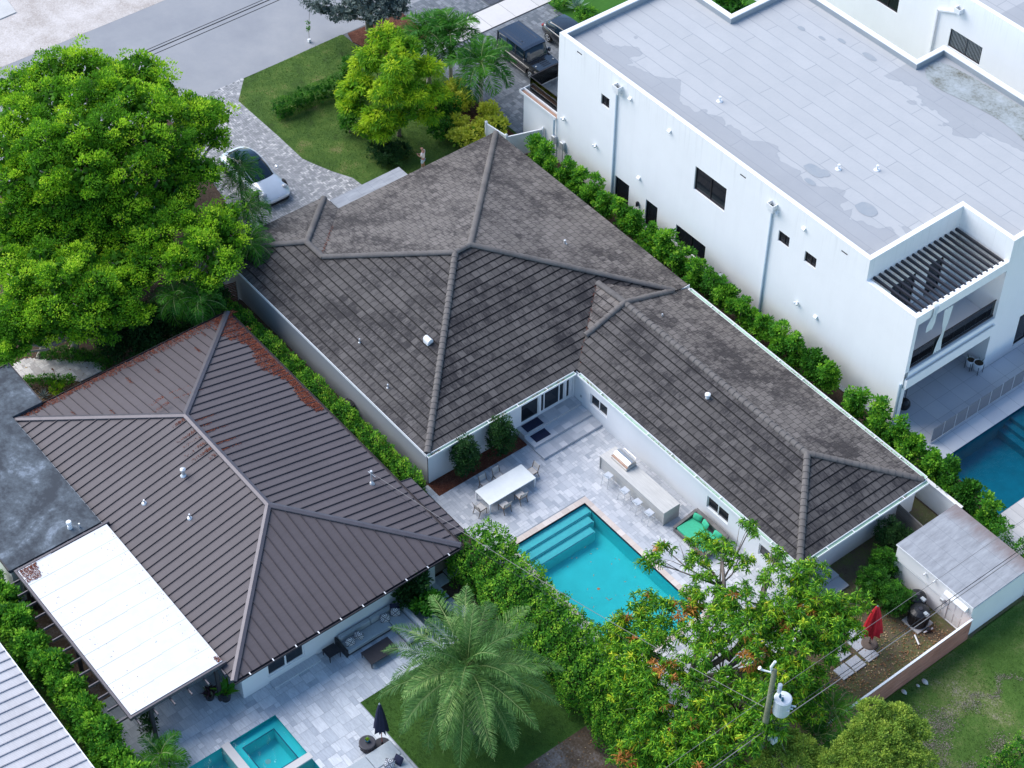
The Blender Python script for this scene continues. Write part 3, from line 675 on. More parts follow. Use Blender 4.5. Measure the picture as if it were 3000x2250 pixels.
M['asphalt'] = groundmat('asphalt', [(.35, (.255, .265, .29)), (.5, (.29, .30, .32)), (.65, (.33, .335, .35))], .22, 30, .9, .25, .3)
M['verge'] = groundmat('gravel_verge', [(.36, (.33, .28, .25)), (.5, (.50, .46, .43)), (.64, (.64, .60, .58))], .35, 9, .95, .5, .45)
M['soil'] = groundmat('garden_soil', [(.3, (.035, .024, .018)), (.55, (.09, .062, .045)), (.72, (.19, .14, .10))], 1.2, 12, .98, .8, .55)
M['mulch'] = groundmat('bark_mulch', [(.35, (.05, .018, .012)), (.55, (.14, .055, .035)), (.7, (.28, .14, .09))], 2, 16, .98, 1, .6)
M['lawn'] = groundmat('lawn_grass', [(.36, (.04, .055, .018)), (.45, (.05, .105, .02)), (.55, (.085, .15, .028)), (.63, (.18, .165, .07)), (.70, (.24, .20, .12))], .55, 11, .95, 1, .45)
M['lawn_dark'] = groundmat('deep_green_lawn', [(.35, (.03, .07, .015)), (.55, (.05, .12, .02)), (.7, (.09, .17, .03))], .8, 16, .95, 1, .5)  # darker green than the front lawn, without the dry brown tones
M['alley'] = groundmat('patchy_grass', [(.34, (.05, .10, .02)), (.48, (.08, .16, .03)), (.57, (.15, .19, .06)), (.64, (.33, .29, .22)), (.74, (.5, .46, .42))], .32, 10, .97, 1, .35, .6)
M['turf'] = groundmat('artificial_turf', [(.3, (.03, .11, .015)), (.7, (.05, .16, .022))], .8, 30, .95, .5)
M['dampslab'] = groundmat('damp_concrete', [(.35, (.05, .033, .02)), (.5, (.12, .085, .06)), (.7, (.28, .26, .26))], .5, 8, .7, .3, .35)
M['fence_wood'] = None
def woodmat(name, c1, c2, axis, board=.14):
    m, nt, b = new_mat(name); p = pos(nt)
    sc = {'z': (.6, .6, 9), 'x': (.6, 8, 8), 'y': (8, .6, 8)}[axis]
    n1 = noise(nt, vmap(nt, p, sc), 2, 6, .7); n2 = noise(nt, p, .5, 3)
    c = ramp(nt, mathn(nt, 'ADD', mathn(nt, 'MULTIPLY', n1, .7), mathn(nt, 'MULTIPLY', n2, .3)), [(.35, c1), (.65, c2)])
    a = N(nt, 'ShaderNodeAttribute', attribute_name='var').outputs['Fac']
    c = mixc(nt, .5, c, mixc(nt, 1.0, c, ramp(nt, a, [(0, (.55, .55, .55)), (1, (1, 1, 1))]), 'MULTIPLY'))
    L(nt, c, b.inputs['Base Color']); b.inputs['Roughness'].default_value = .75; bump(nt, b, n1, .3, .01); return m
M['fence_wood'] = woodmat('fence_board', (.34, .13, .09), (.62, .32, .24), 'z')
M['slat_wood'] = woodmat('slat_fence_board', (.10, .04, .025), (.20, .09, .055), 'z')
M['teak'] = woodmat('weathered_teak', (.12, .085, .06), (.26, .19, .14), 'z')
M['grey_wood'] = woodmat('grey_fence_board', (.16, .15, .14), (.32, .30, .28), 'z')
M['counter'] = woodmat('counter_stone', (.50, .49, .47), (.66, .65, .62), 'x')
M['wicker'] = woodmat('wicker_weave', (.09, .085, .085), (.22, .205, .20), 'z')
M['gutter_in'] = groundmat('algae_gutter', [(.35, (.22, .36, .26)), (.65, (.42, .58, .46))], 1.2, 8, .6, .1)
# ================================================================ ground, road, paving
P1 = (10.05, 20.1, -7.95, -2.65); P2 = (11.2, 20.5, -32.0, -24.6); P3 = (20.35, 25.3, 14.6, 40.0)
sheet('ground', -300, 300, -300, 300, -.07, M['lawn'], (P1, P2, P3))
sheet('road', -47.6, -35.85, -300, 300, -.045, M['asphalt'])
sheet('gravel_verge', -58, -47.6, -300, 300, -.04, M['verge'])
mb = MB(); mb.prism([(-60, -9), (-52.9, -6.4), (-52.95, -5.0), (-54.6, -4.8), (-60, -4.6)], -.04, .03); struct('concrete_apron', mb, M['concrete'])
# garden soils
sheet('garden_bed_ground', -35.8, -13.0, -40, -8.8, -.05, M['soil'])
sheet('side_yard_ground', -15.6, 30.2, -13.3, -8.2, -.045, M['soil'], (P1,))
M['yard'] = groundmat('yard_soil', [(.34, (.07, .05, .035)), (.46, (.15, .115, .08)), (.55, (.12, .14, .05)), (.64, (.26, .20, .14)), (.75, (.42, .34, .26))], .6, 9, .98, .9, .45)
sheet('back_yard_ground', 20.4, 30.2, -12.0, 12.6, -.03, M['yard'])
sheet('hedge_strip_ground', -17, 24.6, 12.0, 15.7, -.04, M['soil'])
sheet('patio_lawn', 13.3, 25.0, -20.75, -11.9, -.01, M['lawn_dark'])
sheet('damp_slab', 21.8, 26.5, -21.0, -12.3, 0, M['dampslab'])
sheet('alley_grass', 30.3, 60, -40, 15.5, -.02, M['alley'])
# front lawn with curved edge
edge = [(-35.74, 3.88), (-33.78, 2.15), (-28.8, 2.17), (-25.7, 2.1), (-24.75, 2.4), (-23.3, 2.94), (-21.9, 3.63), (-20.95, 3.7), (-18.0, 3.75)]
lawn = edge + [(-16.9, 3.75), (-16.9, 15.35), (-25.5, 15.5), (-29.8, 15.2), (-34.2, 12.53), (-35.85, 12.44)]
mb = MB(); mb.prism(lawn, -.05, .015); struct('front_lawn', mb, M['lawn'])
mb = MB(); mb.prism([(-34.6, 12.6), (-31.5, 13.4), (-31.6, 17.5), (-35.5, 17.6), (-35.7, 12.9)], -.05, .02); struct('planting_bed', mb, M['mulch'])
mb = MB(); mb.poly([(-25.2, 11.6), (-18.4, 12.0), (-18.2, 15.2), (-25.3, 15.3)], .02); struct('shrub_bed', mb, M['mulch'])
# herringbone driveway
DR = [(-35.85, -9.5), (-15.6, -9.2), (-18.0, 3.75)] + edge[::-1]
DR = [(-35.85, -2.6), (-30, -3.6), (-22, -5.0), (-18.6, -9.2), (-16.5, -9.2), (-16.5, 3.75)] + edge[::-1] + [(-35.85, 3.9)]
mb = MB(); mb.poly(DR, -.03); struct('driveway_base', mb, M['grout'])
sheet('tree_ground', -35.85, -18.7, -12, -2.0, -.045, M['soil'])
mb = MB(); w = .15; g = .009; r = random.Random(5)
for i in range(int(19.4 / w)):
    for j in range(int(13.6 / w)):
        k = (i - j) % 4; x = -35.85 + i * w; y = -9.5 + j * w
        if not inside((x + w / 2, y + w / 2), DR): continue
        if y < -3.2 and x < -24 and not (y > -4.5): pass
        mb.cv = r.random()
        if k == 0: mb.add([(x + g, y + g, 0), (x + 2 * w - g, y + g, 0), (x + 2 * w - g, y + w - g, 0), (x + g, y + w - g, 0)], [(0, 1, 2, 3)])
        elif k == 3: mb.add([(x + g, y + g, 0), (x + w - g, y + g, 0), (x + w - g, y + 2 * w - g, 0), (x + g, y + 2 * w - g, 0)], [(0, 1, 2, 3)])
struct('herringbone_driveway', mb, M['herring'])
mb = MB(); r = random.Random(2)   # soldier course along the lawn
for (ax, ay), (bx, by) in zip(edge[:-2], edge[1:-1]):
    d = Vector((bx - ax, by - ay)); n = max(1, int(d.length / .11)); u = d.normalized(); q = Vector((-u.y, u.x))
    if q.y > 0: q = -q
    for i in range(n):
        p = Vector((ax, ay)) + u * (d.length * i / n + .005); e = p + u * (d.length / n - .012); mb.cv = r.random()
        mb.add([(p.x, p.y, .012), (e.x, e.y, .012), (e.x + q.x * .24, e.y + q.y * .24, .012), (p.x + q.x * .24, p.y + q.y * .24, .012)], [(0, 1, 2, 3)])
struct('driveway_border', mb, M['herring'])
# cobble driveway and sidewalk
sheet('cobble_base', -35.85, -15.0, 12.6, 30.5, -.06, M['grout'])
paving('cobble_driveway', [(-29.65, 13.2), (-25.5, 15.55), (-16.0, 15.4), (-15.0, 17), (-15.0, 26.8), (-29.65, 26.9)], .17, [(2, 1), (1, 2), (2, 2), (1, 1), (3, 2), (2, 3)], M['cobble'], 3, .011, wts=[3, 2, 4, 1, 3, 1])
paving('cobble_apron', [(-35.85, 14.6), (-32.05, 14.6), (-32.05, 23.3), (-35.85, 23.3)], .17, [(2, 1), (2, 2), (1, 1), (3, 2)], M['cobble'], 4, .011)
M['cobble_dark'] = tilemat('dark_cobble', [(0, (.05, .06, .08)), (1, (.10, .11, .14))], .75, (3, 3, 1), .5, .6, .5)
paving('dark_cobble_strip', [(-35.85, 23.4), (-32.05, 23.4), (-32.05, 24.7), (-35.85, 24.7)], .17, [(2, 1), (2, 2), (1, 1), (3, 2)], M['cobble_dark'], 4, .011)
paving('sidewalk', [(-31.95, 13.0), (-29.75, 13.0), (-29.75, 30.0), (-31.95, 30.0)], 1.1, [(2, 2)], M['walkway'], 4, .012, z=.01)
sheet('artificial_turf', -29.7, -15.0, 26.95, 60, .01, M['turf'])
# courtyard paving
PT = [(3.4, -9.3), (9.4, -9.3), (9.4, -8.6), (24.2, -8.6), (24.2, 2.05), (3.4, 2.05)]
CP = (9.68, 20.5, -8.33, -2.30)
sheet('patio_base', 3.4, 24.2, -9.3, 2.1, -.012, M['grout_pale'], (P1,))
paving('courtyard_paving', PT, .2, [(2, 2), (3, 2), (2, 1), (1, 1), (1, 2), (3, 1)], M['travertine'], 7, .005, 0, holes=(CP, (3.3, 4.5, -8.95, -2.4)), wts=[3, 2, 5, 3, 4, 2])
# pool terrace beside the metal roofed house
TP = [(5.0, -31.9), (30, -31.9), (30, -20.75), (13.3, -20.75), (13.3, -14.2), (8.7, -14.2), (8.7, -25.4), (5.0, -25.4)]
sheet('terrace_base', 5.0, 30, -31.9, -20.75, -.012, M['grout_pale'], (P2,)); sheet('terrace_base', 8.7, 13.3, -20.75, -14.2, -.012, M['grout_pale'])
paving('pool_terrace_paving', TP, .3, [(2, 2), (2, 3), (3, 2), (1, 2), (2, 1), (1, 1), (3, 1)], M['marble'], 17, .006, 0, holes=(P2,), wts=[4, 4, 5, 2, 3, 1, 1])
sheet('carport_floor', -4, 5.0, -31.9, -25.4, -.015, M['dampslab'])
# deck behind the tall white house
sheet('tiled_deck', 11.5, 20.35, 15.4, 44, .02, M['grout_pale'])
paving('deck_tiles', [(12.0, 15.75), (20.3, 15.75), (20.3, 43), (12.0, 43)], 1.2, [(1, 1)], M['bigtile'], 3, .008, .03)
sheet("pool_surround", 25.3, 29.95, 12.06, 40, .01, M["grout_pale"]); paving("deck_tiles", [(25.32, 12.1), (29.9, 12.1), (29.9, 40), (25.32, 40)], .6, [(1, 1), (2, 1)], M["walkway"], 3, .008, .022)
# grass blades (stuff)
def blades(name, polys, n, mat, seed, hgt=.07):
    r = rng(seed); P = []; ar = [abs(sum(q[i][0] * q[(i + 1) % len(q)][1] - q[(i + 1) % len(q)][0] * q[i][1] for i in range(len(q)))) / 2 for q in polys]
    for q, a in zip(polys, ar):
        k = int(n * a / sum(ar)); lo = np.min(q, 0); hi = np.max(q, 0); c = r.uniform(lo, hi, (k * 2, 2)); c = [p for p in c if inside(p, q)][:k]; P.append(np.array(c))
    P = np.concatenate(P); n = len(P); P = np.concatenate([P, np.full((n, 1), .01)], 1)
    D = unit(np.stack([r.normal(size=n) * .6, r.normal(size=n) * .6, np.ones(n)], 1)); V = leafquads(P, D, hgt * r.uniform(.5, 1.4, n), .035, r)
    cl = .5 + .5 * np.sin(P[:, 0] * 1.3 + np.sin(P[:, 1])) * np.cos(P[:, 1] * 1.1)
    o = quadmesh(name, V, cl * .5 + r.uniform(0, .5, n), mat, None); o['kind'] = 'stuff'; return o
M['blade'] = leafmat('grass_blade', [(0, (.028, .07, .012)), (.5, (.06, .14, .02)), (.85, (.10, .20, .03)), (1, (.22, .22, .08))], .3)
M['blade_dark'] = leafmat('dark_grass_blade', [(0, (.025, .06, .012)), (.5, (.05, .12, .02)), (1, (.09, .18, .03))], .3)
blades('lawn_grass', [lawn], 26000, M['blade'], 1)
blades('alley_turf', [[(30.5, -3), (36, -14), (42, -5), (42, 14), (30.5, 12)]], 32000, M['blade'], 2)
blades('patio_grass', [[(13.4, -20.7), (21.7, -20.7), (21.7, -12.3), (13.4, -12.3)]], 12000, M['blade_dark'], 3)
scatter('leaf_litter', 'dry leaves strewn over the soil of the back yard behind the red umbrella', [[(24.5, -3, 0), (30, -3, 0), (30, 7, 0), (24.5, 7, 0)]], 2600, M['litter2'], .10, 4)
scatter('leaf_litter', 'fallen leaves on the brown slab below the date palm', [[(21.8, -16, 0), (26, -16, 0), (26, -12, 0), (21.8, -12, 0)]], 160, M['litter2'], .10, 5)
scatter('leaf_litter', 'scattered leaves on the ground below the big bright tree', [[(-35, -24, 0), (-14, -24, 0), (-14, -9.3, 0), (-35, -9.3, 0)]], 2500, M['litter2'], .10, 6)
scatter('leaf_litter', 'wood chips between the flagstone path and the metal roof', [[(-18, -23.4, 0), (-15.8, -23.2, 0), (-15.8, -20.3, 0), (-16.6, -20.8, 0)]], 1500, M['litter2'], .07, 7)

M['dust'] = leafmat('bare_sand', [(0, (.10, .095, .06)), (1, (.30, .27, .22))], 0, .9)
def dusttrack(segs, n, seed):
    r = rng(seed); P = []; tot = sum((Vector(b_) - Vector(a)).length * w for a, b_, w in segs)
    for a, b_, w in segs:
        a, b_ = np.array(a), np.array(b_); d = b_ - a; k = int(n * np.linalg.norm(d) * w / tot); q = np.array([-d[1], d[0], 0]) / np.linalg.norm(d); t = r.uniform(-.08, 1.08, (k, 1))
        P.append(a + d * t + q * (r.normal(size=(k, 1)) * w + .35 * np.sin(t * 9 + w * 7)) )
    P = np.concatenate(P); n = len(P); P[:, 2] = -.02 + r.uniform(.012, .05, n); keep = (np.sin(P[:, 0] * 3.1) * np.cos(P[:, 1] * 2.7) + r.uniform(-.9, .9, n)) > -.25; P = P[keep]; n = len(P)
    D = unit(np.stack([r.normal(size=n), r.normal(size=n), r.normal(size=n) * .1], 1)); sz = .06 * r.uniform(.5, 1.5, n)
    o = quadmesh('bare_sand', leafquads(P, D, sz, sz * .7, r, np.repeat([[0, 0, 3.]], n, 0)), r.uniform(0, 1, n), M['dust'], None); o['kind'] = 'stuff'; o['label'] = 'worn sandy track through the alley grass'
dusttrack([(W('T9', 1600, 1430), W('T9', 1900, 1230), .28), (W('T9', 1900, 1230), W('T9', 2150, 1060), .14), (W('T9', 1880, 1680), W('T9', 2230, 1430), .35), (W('T9', 1520, 1560), W('T9', 1720, 1600), .7), (W('T9', 1650, 1280), W('T9', 1600, 1500), .5)], 7500, 33)
# ================================================================ house with the grey tiled hip roof
H1 = thing('tiled_house', 'white house with a grey tiled hip roof and long wing beside the turquoise pool', 'house', (-7, 1.6, 0))
ZE = 2.7
aR = (-6.55, 1.9, 5.6); aL = (-6.55, .75, 5.6)
eBL = (-18.7, -9.0, ZE); nb = (-17.15, -.7, ZE); tip = (-18.7, -.7, ZE); rb = (-14.5, -4.85, 3.93); re = (-12.75, -4.85, 3.93)
cBR = (-17.2, 12.25, ZE); cFL = (3.5, -9.0, ZE)
WR = 4.17; wi = (3.5, 2.1, ZE)
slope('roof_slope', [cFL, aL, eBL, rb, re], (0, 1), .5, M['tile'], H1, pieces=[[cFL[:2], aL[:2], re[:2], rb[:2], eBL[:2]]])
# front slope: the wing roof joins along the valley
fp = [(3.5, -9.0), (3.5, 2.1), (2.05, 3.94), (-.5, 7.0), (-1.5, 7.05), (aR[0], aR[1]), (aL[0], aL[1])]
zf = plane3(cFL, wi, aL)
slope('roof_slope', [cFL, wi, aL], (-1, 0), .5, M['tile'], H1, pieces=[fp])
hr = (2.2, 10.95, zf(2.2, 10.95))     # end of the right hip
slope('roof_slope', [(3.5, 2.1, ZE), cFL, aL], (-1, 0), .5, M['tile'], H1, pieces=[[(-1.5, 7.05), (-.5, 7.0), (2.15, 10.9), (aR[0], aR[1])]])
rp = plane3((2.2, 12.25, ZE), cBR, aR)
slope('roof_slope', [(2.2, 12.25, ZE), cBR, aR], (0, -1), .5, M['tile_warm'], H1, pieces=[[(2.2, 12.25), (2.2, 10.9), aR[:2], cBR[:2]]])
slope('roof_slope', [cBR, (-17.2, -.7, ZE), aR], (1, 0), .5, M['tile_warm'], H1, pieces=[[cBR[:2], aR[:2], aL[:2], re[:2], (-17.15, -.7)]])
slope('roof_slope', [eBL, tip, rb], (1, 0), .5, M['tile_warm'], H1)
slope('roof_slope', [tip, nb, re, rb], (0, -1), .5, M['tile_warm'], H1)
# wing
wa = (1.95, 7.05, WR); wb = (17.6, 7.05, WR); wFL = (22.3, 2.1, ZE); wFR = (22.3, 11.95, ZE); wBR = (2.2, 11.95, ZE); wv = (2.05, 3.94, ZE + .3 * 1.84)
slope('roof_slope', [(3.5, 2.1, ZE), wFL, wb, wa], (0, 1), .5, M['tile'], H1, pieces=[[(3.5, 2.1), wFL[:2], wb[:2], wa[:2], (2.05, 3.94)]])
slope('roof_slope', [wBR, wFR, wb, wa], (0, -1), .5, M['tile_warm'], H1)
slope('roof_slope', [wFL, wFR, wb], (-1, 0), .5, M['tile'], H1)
mb = MB(); ck = (-.55, 7.02, 3.95); zc = 4.12
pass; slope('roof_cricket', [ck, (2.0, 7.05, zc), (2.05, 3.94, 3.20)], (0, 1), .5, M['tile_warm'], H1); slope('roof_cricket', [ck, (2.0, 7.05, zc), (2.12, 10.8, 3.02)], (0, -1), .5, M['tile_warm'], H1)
mb = MB()
for a, b in (((3.45, -8.9, ZE + .06), (aL[0], aL[1], aL[2] + .06)), ((aL[0], aL[1], 5.68), (aR[0], aR[1], 5.68)), ((aR[0], aR[1], 5.66), (2.2, 10.9, hr[2] + .09)), ((-17.1, 12.15, ZE + .06), (aR[0], aR[1], 5.66)),
             ((re[0], re[1], 4.0), (aL[0], aL[1], 5.66)), ((-18.6, -.8, ZE + .06), (rb[0], rb[1], 4.0)), ((rb[0], rb[1], 4.01), (re[0], re[1], 4.01)), ((-18.6, -8.9, ZE + .06), (rb[0], rb[1], 4.0)),
             (wb, wa), ((22.2, 2.2, ZE + .06), (wb[0], wb[1], WR + .05)), ((22.2, 11.85, ZE + .06), (wb[0], wb[1], WR + .05)),
             ((2.05, 3.94, 3.33), (2.0, 7.05, WR + .06)), ((2.15, 10.75, 3.14), (2.0, 7.05, WR + .06)), ((-.5, 7.02, 4.02), (1.9, 7.05, WR + .03))):
    ridge(mb, (a[0], a[1], a[2] + .02), (b[0], b[1], b[2] + .02), .42, .17, .42)
mb.build('ridge_tiles', M['cap_tile'], H1)
scatter('valley_leaves', 'red brown leaves caught in the roof valley', [[(-15.6, -2.3, 3.22), (-15.4, -2.2, 3.25), (-13.1, -4.5, 3.95), (-13.0, -4.75, 3.98)]], 90, M['litter'], .07, 8, parent=H1)
scatter('valley_leaves', 'brown leaves in the wing roof valley', [[(3.2, 2.45, 2.83), (3.3, 2.6, 2.83), (2.0, 4.1, 3.2), (2.0, 3.95, 3.2)], [(2.0, 3.95, 3.2), (2.1, 4.0, 3.25), (-.4, 6.9, 3.95), (-.5, 6.8, 3.93)]], 130, M['litter'], .06, 9, parent=H1)
# walls
mb = MB()
D1 = (-2.0, -.62, .5, 2.5); D2 = (-.5, 1.35, .5, 2.5); D3 = (1.45, 1.78, .5, 2.5)
wall(mb, 'x', 3.35, -8.8, 2.0, 0, ZE - .02, (D1, D2, D3), .12, 1)
W1 = (4.85, 6.4, .95, 1.85); W2 = (15.1, 16.85, .95, 1.9); W3 = (19.35, 20.95, .85, 1.75)
wall(mb, 'y', 2.05, 3.35, 22.0, 0, ZE - .02, (W1, W2, W3), .14, -1)
DW = (2.9, 3.9, .2, 2.25)
wall(mb, 'x', 22.0, 2.05, 11.7, 0, ZE - .02, (DW,), .12, 1)
wall(mb, 'y', 11.7, 2.0, 22.0, 0, ZE - .02, (), .1, 1); wall(mb, 'y', 12.0, -16.95, 2.0, 0, ZE - .02, (), .1, 1)
wall(mb, 'x', -16.95, -.9, 12.0, 0, ZE - .02, (), .1, -1); wall(mb, 'x', -18.45, -8.75, -.9, 0, ZE - .02, ((-7.6, -2.2, 0, 2.2),), .1, -1); wall(mb, 'y', -.9, -18.45, -16.95, 0, ZE - .02, (), .1, 1)
mb.build('wall', M['white2'], H1)
mb = MB(); wall(mb, 'y', -8.85, -18.45, 3.35, 0, ZE - .02, (), .1, -1); mb.build('side_wall', M['shade_grey_wall'], H1)['label'] = 'white side wall, shade put into its grey colour, facing the narrow hedge strip'
g = MB(); g.box(-18.4, -18.33, -7.55, -2.25, 0, 2.15); g.build('garage_door', M['trim'], H1)
for i, (D, k) in enumerate(((D1, ()), (D2, (-.2, .95)), (D3, ()))):
    window(H1, 'x', 3.35, *D, out=1, depth=.10, fr=.07, mull=k, name='sliding_door')
window(H1, 'y', 2.05, *W1, out=-1, depth=.12, mull=(5.62,)); window(H1, 'y', 2.05, *W2, out=-1, depth=.12, mull=(15.97,)); window(H1, 'y', 2.05, *W3, out=-1, depth=.12, mull=(20.15,))
window(H1, 'x', 22.0, *DW, out=1, depth=.1, name='back_door')
# soffit + fascia
mb = MB(); mb.poly([(3.5, -9.0), (3.5, 2.1), (22.3, 2.1), (22.3, 11.95), (2.2, 11.95), (2.2, 12.25), (-17.2, 12.25), (-17.15, -.7), (-18.7, -.7), (-18.7, -9.0)], ZE - .12)
mb.box(2.17, 2.2, 10.75, 12.25, 2.62, 2.86); mb.beam((-18.7, -9.02, ZE - .06), (3.5, -9.02, ZE - .06), .03, .2); mb.build('eaves', M['trim'], H1)
def gutter(parent, a, b, o, seg=1.9, seed=1, litter=.5):
    "open gutter from a to b (eave line, xy), o = outward dir; lips white, bed algae green"
    a, b, o = Vector((*a, ZE - .02)), Vector((*b, ZE - .02)), Vector((*o, 0)); w = .25; r = random.Random(seed)
    m1 = MB(); m1.beam(a + o * .02, b + o * .02, .025, .13); m1.beam(a + o * w + Vector((0, 0, -.01)), b + o * w + Vector((0, 0, -.01)), .03, .13)
    for e in (a, b): m1.beam(e + o * .02 + Vector((0, 0, -.03)), e + o * w + Vector((0, 0, -.03)), .02, .1)
    n = int((b - a).length / seg)
    for i in range(1, n): p = a + (b - a) * (i / n); m1.beam(p + o * .02 + Vector((0, 0, .045)), p + o * w + Vector((0, 0, .045)), .05, .012)
    g = m1.build('gutter', M['trim'], parent)
    m2 = MB(); m2.beam(a + o * .135 + Vector((0, 0, -.05)), b + o * .135 + Vector((0, 0, -.05)), .21, .02); m2.build('gutter_bed', M['gutter_in'], g)
    u = (b - a); q = []
    for i in range(int(u.length / .8)):
        if r.random() < litter: s = r.random() * .92; p = a + u * s + Vector((0, 0, -.04)); e = a + u * (s + .06) + Vector((0, 0, -.04)); q.append([tuple(p + o * .04), tuple(e + o * .04), tuple(e + o * .22), tuple(p + o * .22)])
    if q: scatter('gutter_leaves', None, q, len(q) * 38, M['litter'], .05, seed, parent=g)
gutter(H1, (3.5, -9.0), (3.5, 1.85), (1, 0), seed=1, litter=.6); gutter(H1, (3.85, 2.1), (22.3, 2.1), (0, -1), seed=2, litter=.35); gutter(H1, (22.3, 2.1), (22.3, 12.0), (1, 0), seed=3, litter=.05); gutter(H1, (22.2, 11.95), (2.4, 11.95), (0, 1), seed=4, litter=.3)
mb = MB(); mb.tube([(3.5, 1.9, 2.6), (3.45, 1.92, 2.3), (3.45, 1.92, .5)], .04, 8); mb.build('downpipe', M['trim'], H1); mb = MB(); mb.tube([(22.12, 2.35, 2.6), (22.1, 2.35, .1)], .04, 8); mb.build('downpipe', M['trim'], H1)
# flat entry canopy
mb = MB(); mb.bbox(-18.35, -16.9, -.55, 5.0, 2.42, 2.58, .01); mb.build('entry_canopy', M['shedroof'], H1)
# roof vents
zl = lambda x, y: 2.7 + .296 * (y + 9)
t = MB(); x, y = -2.59, -4.29; z = zl(x, y)
t.box(x - .22, x + .22, y - .2, y + .2, z - .05, z + .2); t.loft([[(x - .25, y + .2 * math.cos(a), z + .2 + .22 * math.sin(a)) for a in [PI * k / 8 for k in range(9)]], [(x + .25, y + .2 * math.cos(a), z + .2 + .22 * math.sin(a)) for a in [PI * k / 8 for k in range(9)]]])
t.build('vent_hood', M['trim'], H1)
for x, y, f, s in ((-5.78, -7.02, zl, .05), (-1.87, -7.79, zl, .05), (-4.53, 7.75, lambda x, y: rp(x, y), .08)):
    t = MB(); z = f(x, y); t.lathe([(s * 2, -.02), (s * 1.6, .03), (s, .05), (s, .3), (s * .8, .31)], x, y, 10, z); t.build('vent_pipe', M['alu'], H1)
t = MB(); x, y = 10.73, 5.82; z = 2.7 + .3 * (y - 2.1); t.lathe([(.12, 0), (.12, .22), (.17, .23), (.17, .33), (.04, .38)], x, y, 12, z); t.build('vent_hood', M['trim'], H1)
t = MB(); x, y = 4.0, 8.3; z = 2.7 + .3 * (11.95 - y); t.lathe([(.05, 0), (.05, .22)], x, y, 8, z); t.build('vent_pipe', M['alu'], H1)
t = MB(); t.bbox(3.36, 3.5, -7.75, -7.35, 2.15, 2.3, .02); t.build('wall_light', M['trim'], H1)
t = MB(); t.box(4.0, 4.12, 2.0, 2.045, .9, 1.03); t.build('outlet_cover', M['fabric_grey'], H1)
# steps at the sliding doors
mb = MB(); mb.cv = .5
mb.box(3.35, 4.15, -2.35, 2.04, 0, .45); mb.box(4.15, 5.12, -2.38, 2.04, 0, .3); mb.box(5.12, 6.05, -2.4, 2.04, 0, .15)
t = thing('patio_steps', 'three wide stone steps in the courtyard corner below the sliding doors', 'steps', (4.7, 0, 0)); mb.build('step_body', M['travertine'], t)
r = random.Random(8); mb = MB()
for x0, x1, z in ((3.35, 4.15, .455), (4.18, 5.12, .305), (5.15, 6.05, .155)):
    y = -2.33
    while y < 1.95:
        w = r.choice((.4, .55, .6)); y1 = min(y + w, 2.0); xm = (x0 + x1) / 2 + r.uniform(-.1, .1); mb.cv = r.random()
        for a, b in ((x0, xm), (xm, x1)):
            mb.cv = r.random(); mb.add([(a + .006, y + .006, z), (b - .006, y + .006, z), (b - .006, y1 - .006, z), (a + .006, y1 - .006, z)], [(0, 1, 2, 3)])
        y = y1
mb.build('step_paving', M['travertine'], t)
for (x0, x1, y0, y1, z), lb in (((3.42, 4.05, -2.05, -.8, .46), 'larger dark door mat right below the sliding door'), ((4.27, 4.9, -2.05, -.95, .31), 'smaller dark mat on the second courtyard step')):
    mb = MB(); mb.bbox(x0, x1, y0, y1, z, z + .014, .004); tag(mb.build('door_mat', M['navy'], None), lb, 'door mat', 'dark door mats on the courtyard steps')
# back steps by the wing
t = thing('back_steps', 'two grey stone steps outside the back door at the end of the wing', 'steps', (22.9, 4.6, 0)); mb = MB(); mb.box(22.02, 22.9, 3.0, 4.95, 0, .2); mb.box(22.9, 23.7, 3.2, 4.95, 0, .1); mb.build('step_body', M['travertine'], t)
# flower bed + kerb
mb = MB(); mb.prism([(3.36, -8.9), (4.5, -8.9), (4.5, -2.42), (3.36, -2.42)], -.02, .02); struct('flower_bed', mb, M['mulch'])
scatter('leaf_litter', 'brown leaves on the mulch of the flower bed by the house wall', [[(3.4, -8.8, .02), (4.45, -8.8, .02), (4.45, -2.5, .02), (3.4, -2.5, .02)]], 900, M['litter'], .06, 12)
# ================================================================ house with the brown metal roof
H2 = thing('metal_roof_house', 'white house with a brown standing seam metal hip roof and red fallen leaves', 'house', (-2, -18.8, 0))
X0, X1, Y0, Y1 = -13.4, 10.0, -26.1, -11.5; ZR = 4.35; m0 = (-6.1, -18.8, ZR); m1 = (2.4, -18.8, ZR)
q = {'l': [(X0, Y0, ZE), (X1, Y0, ZE), m1, m0], 'r': [(X1, Y1, ZE), (X0, Y1, ZE), m0, m1], 'f': [(X1, Y0, ZE), (X1, Y1, ZE), m1], 'b': [(X0, Y1, ZE), (X0, Y0, ZE), m0]}
for k, up, mt in (('l', (0, 1), 'metal_x'), ('r', (0, -1), 'metal_x'), ('f', (-1, 0), 'metal_y'), ('b', (1, 0), 'metal_y')):
    mb = MB(); mb.poly(q[k]); mb.cm = 1; ribs(mb, q[k], up, .56, .035, .05)
    mb.build('roof_slope', [M[mt], M['seam']], H2)
mb = MB()
for a, b in ((m0, m1), (m0, q['b'][1]), (m0, q['b'][0]), (m1, q['f'][0]), (m1, q['f'][1])):
    a, b = Vector(a), Vector(b); d = (b - a).normalized(); s = d.cross(Vector((0, 0, 1))).normalized(); u = Vector((0, 0, 1))
    prof = [(-.19, .03), (-.17, .075), (0, .125), (.17, .075), (.19, .03)]
    mb.loft([[tuple(p + s * i + u * j) for i, j in prof] for p in (a, b)], caps=True)
mb.build('ridge_cap', M['metal_cap'], H2)
mb = MB(); mb.box(X0, X1, Y0, Y1, ZE - .14, ZE - .02)
mb.build('fascia', M['seam'], H2)
mb = MB()
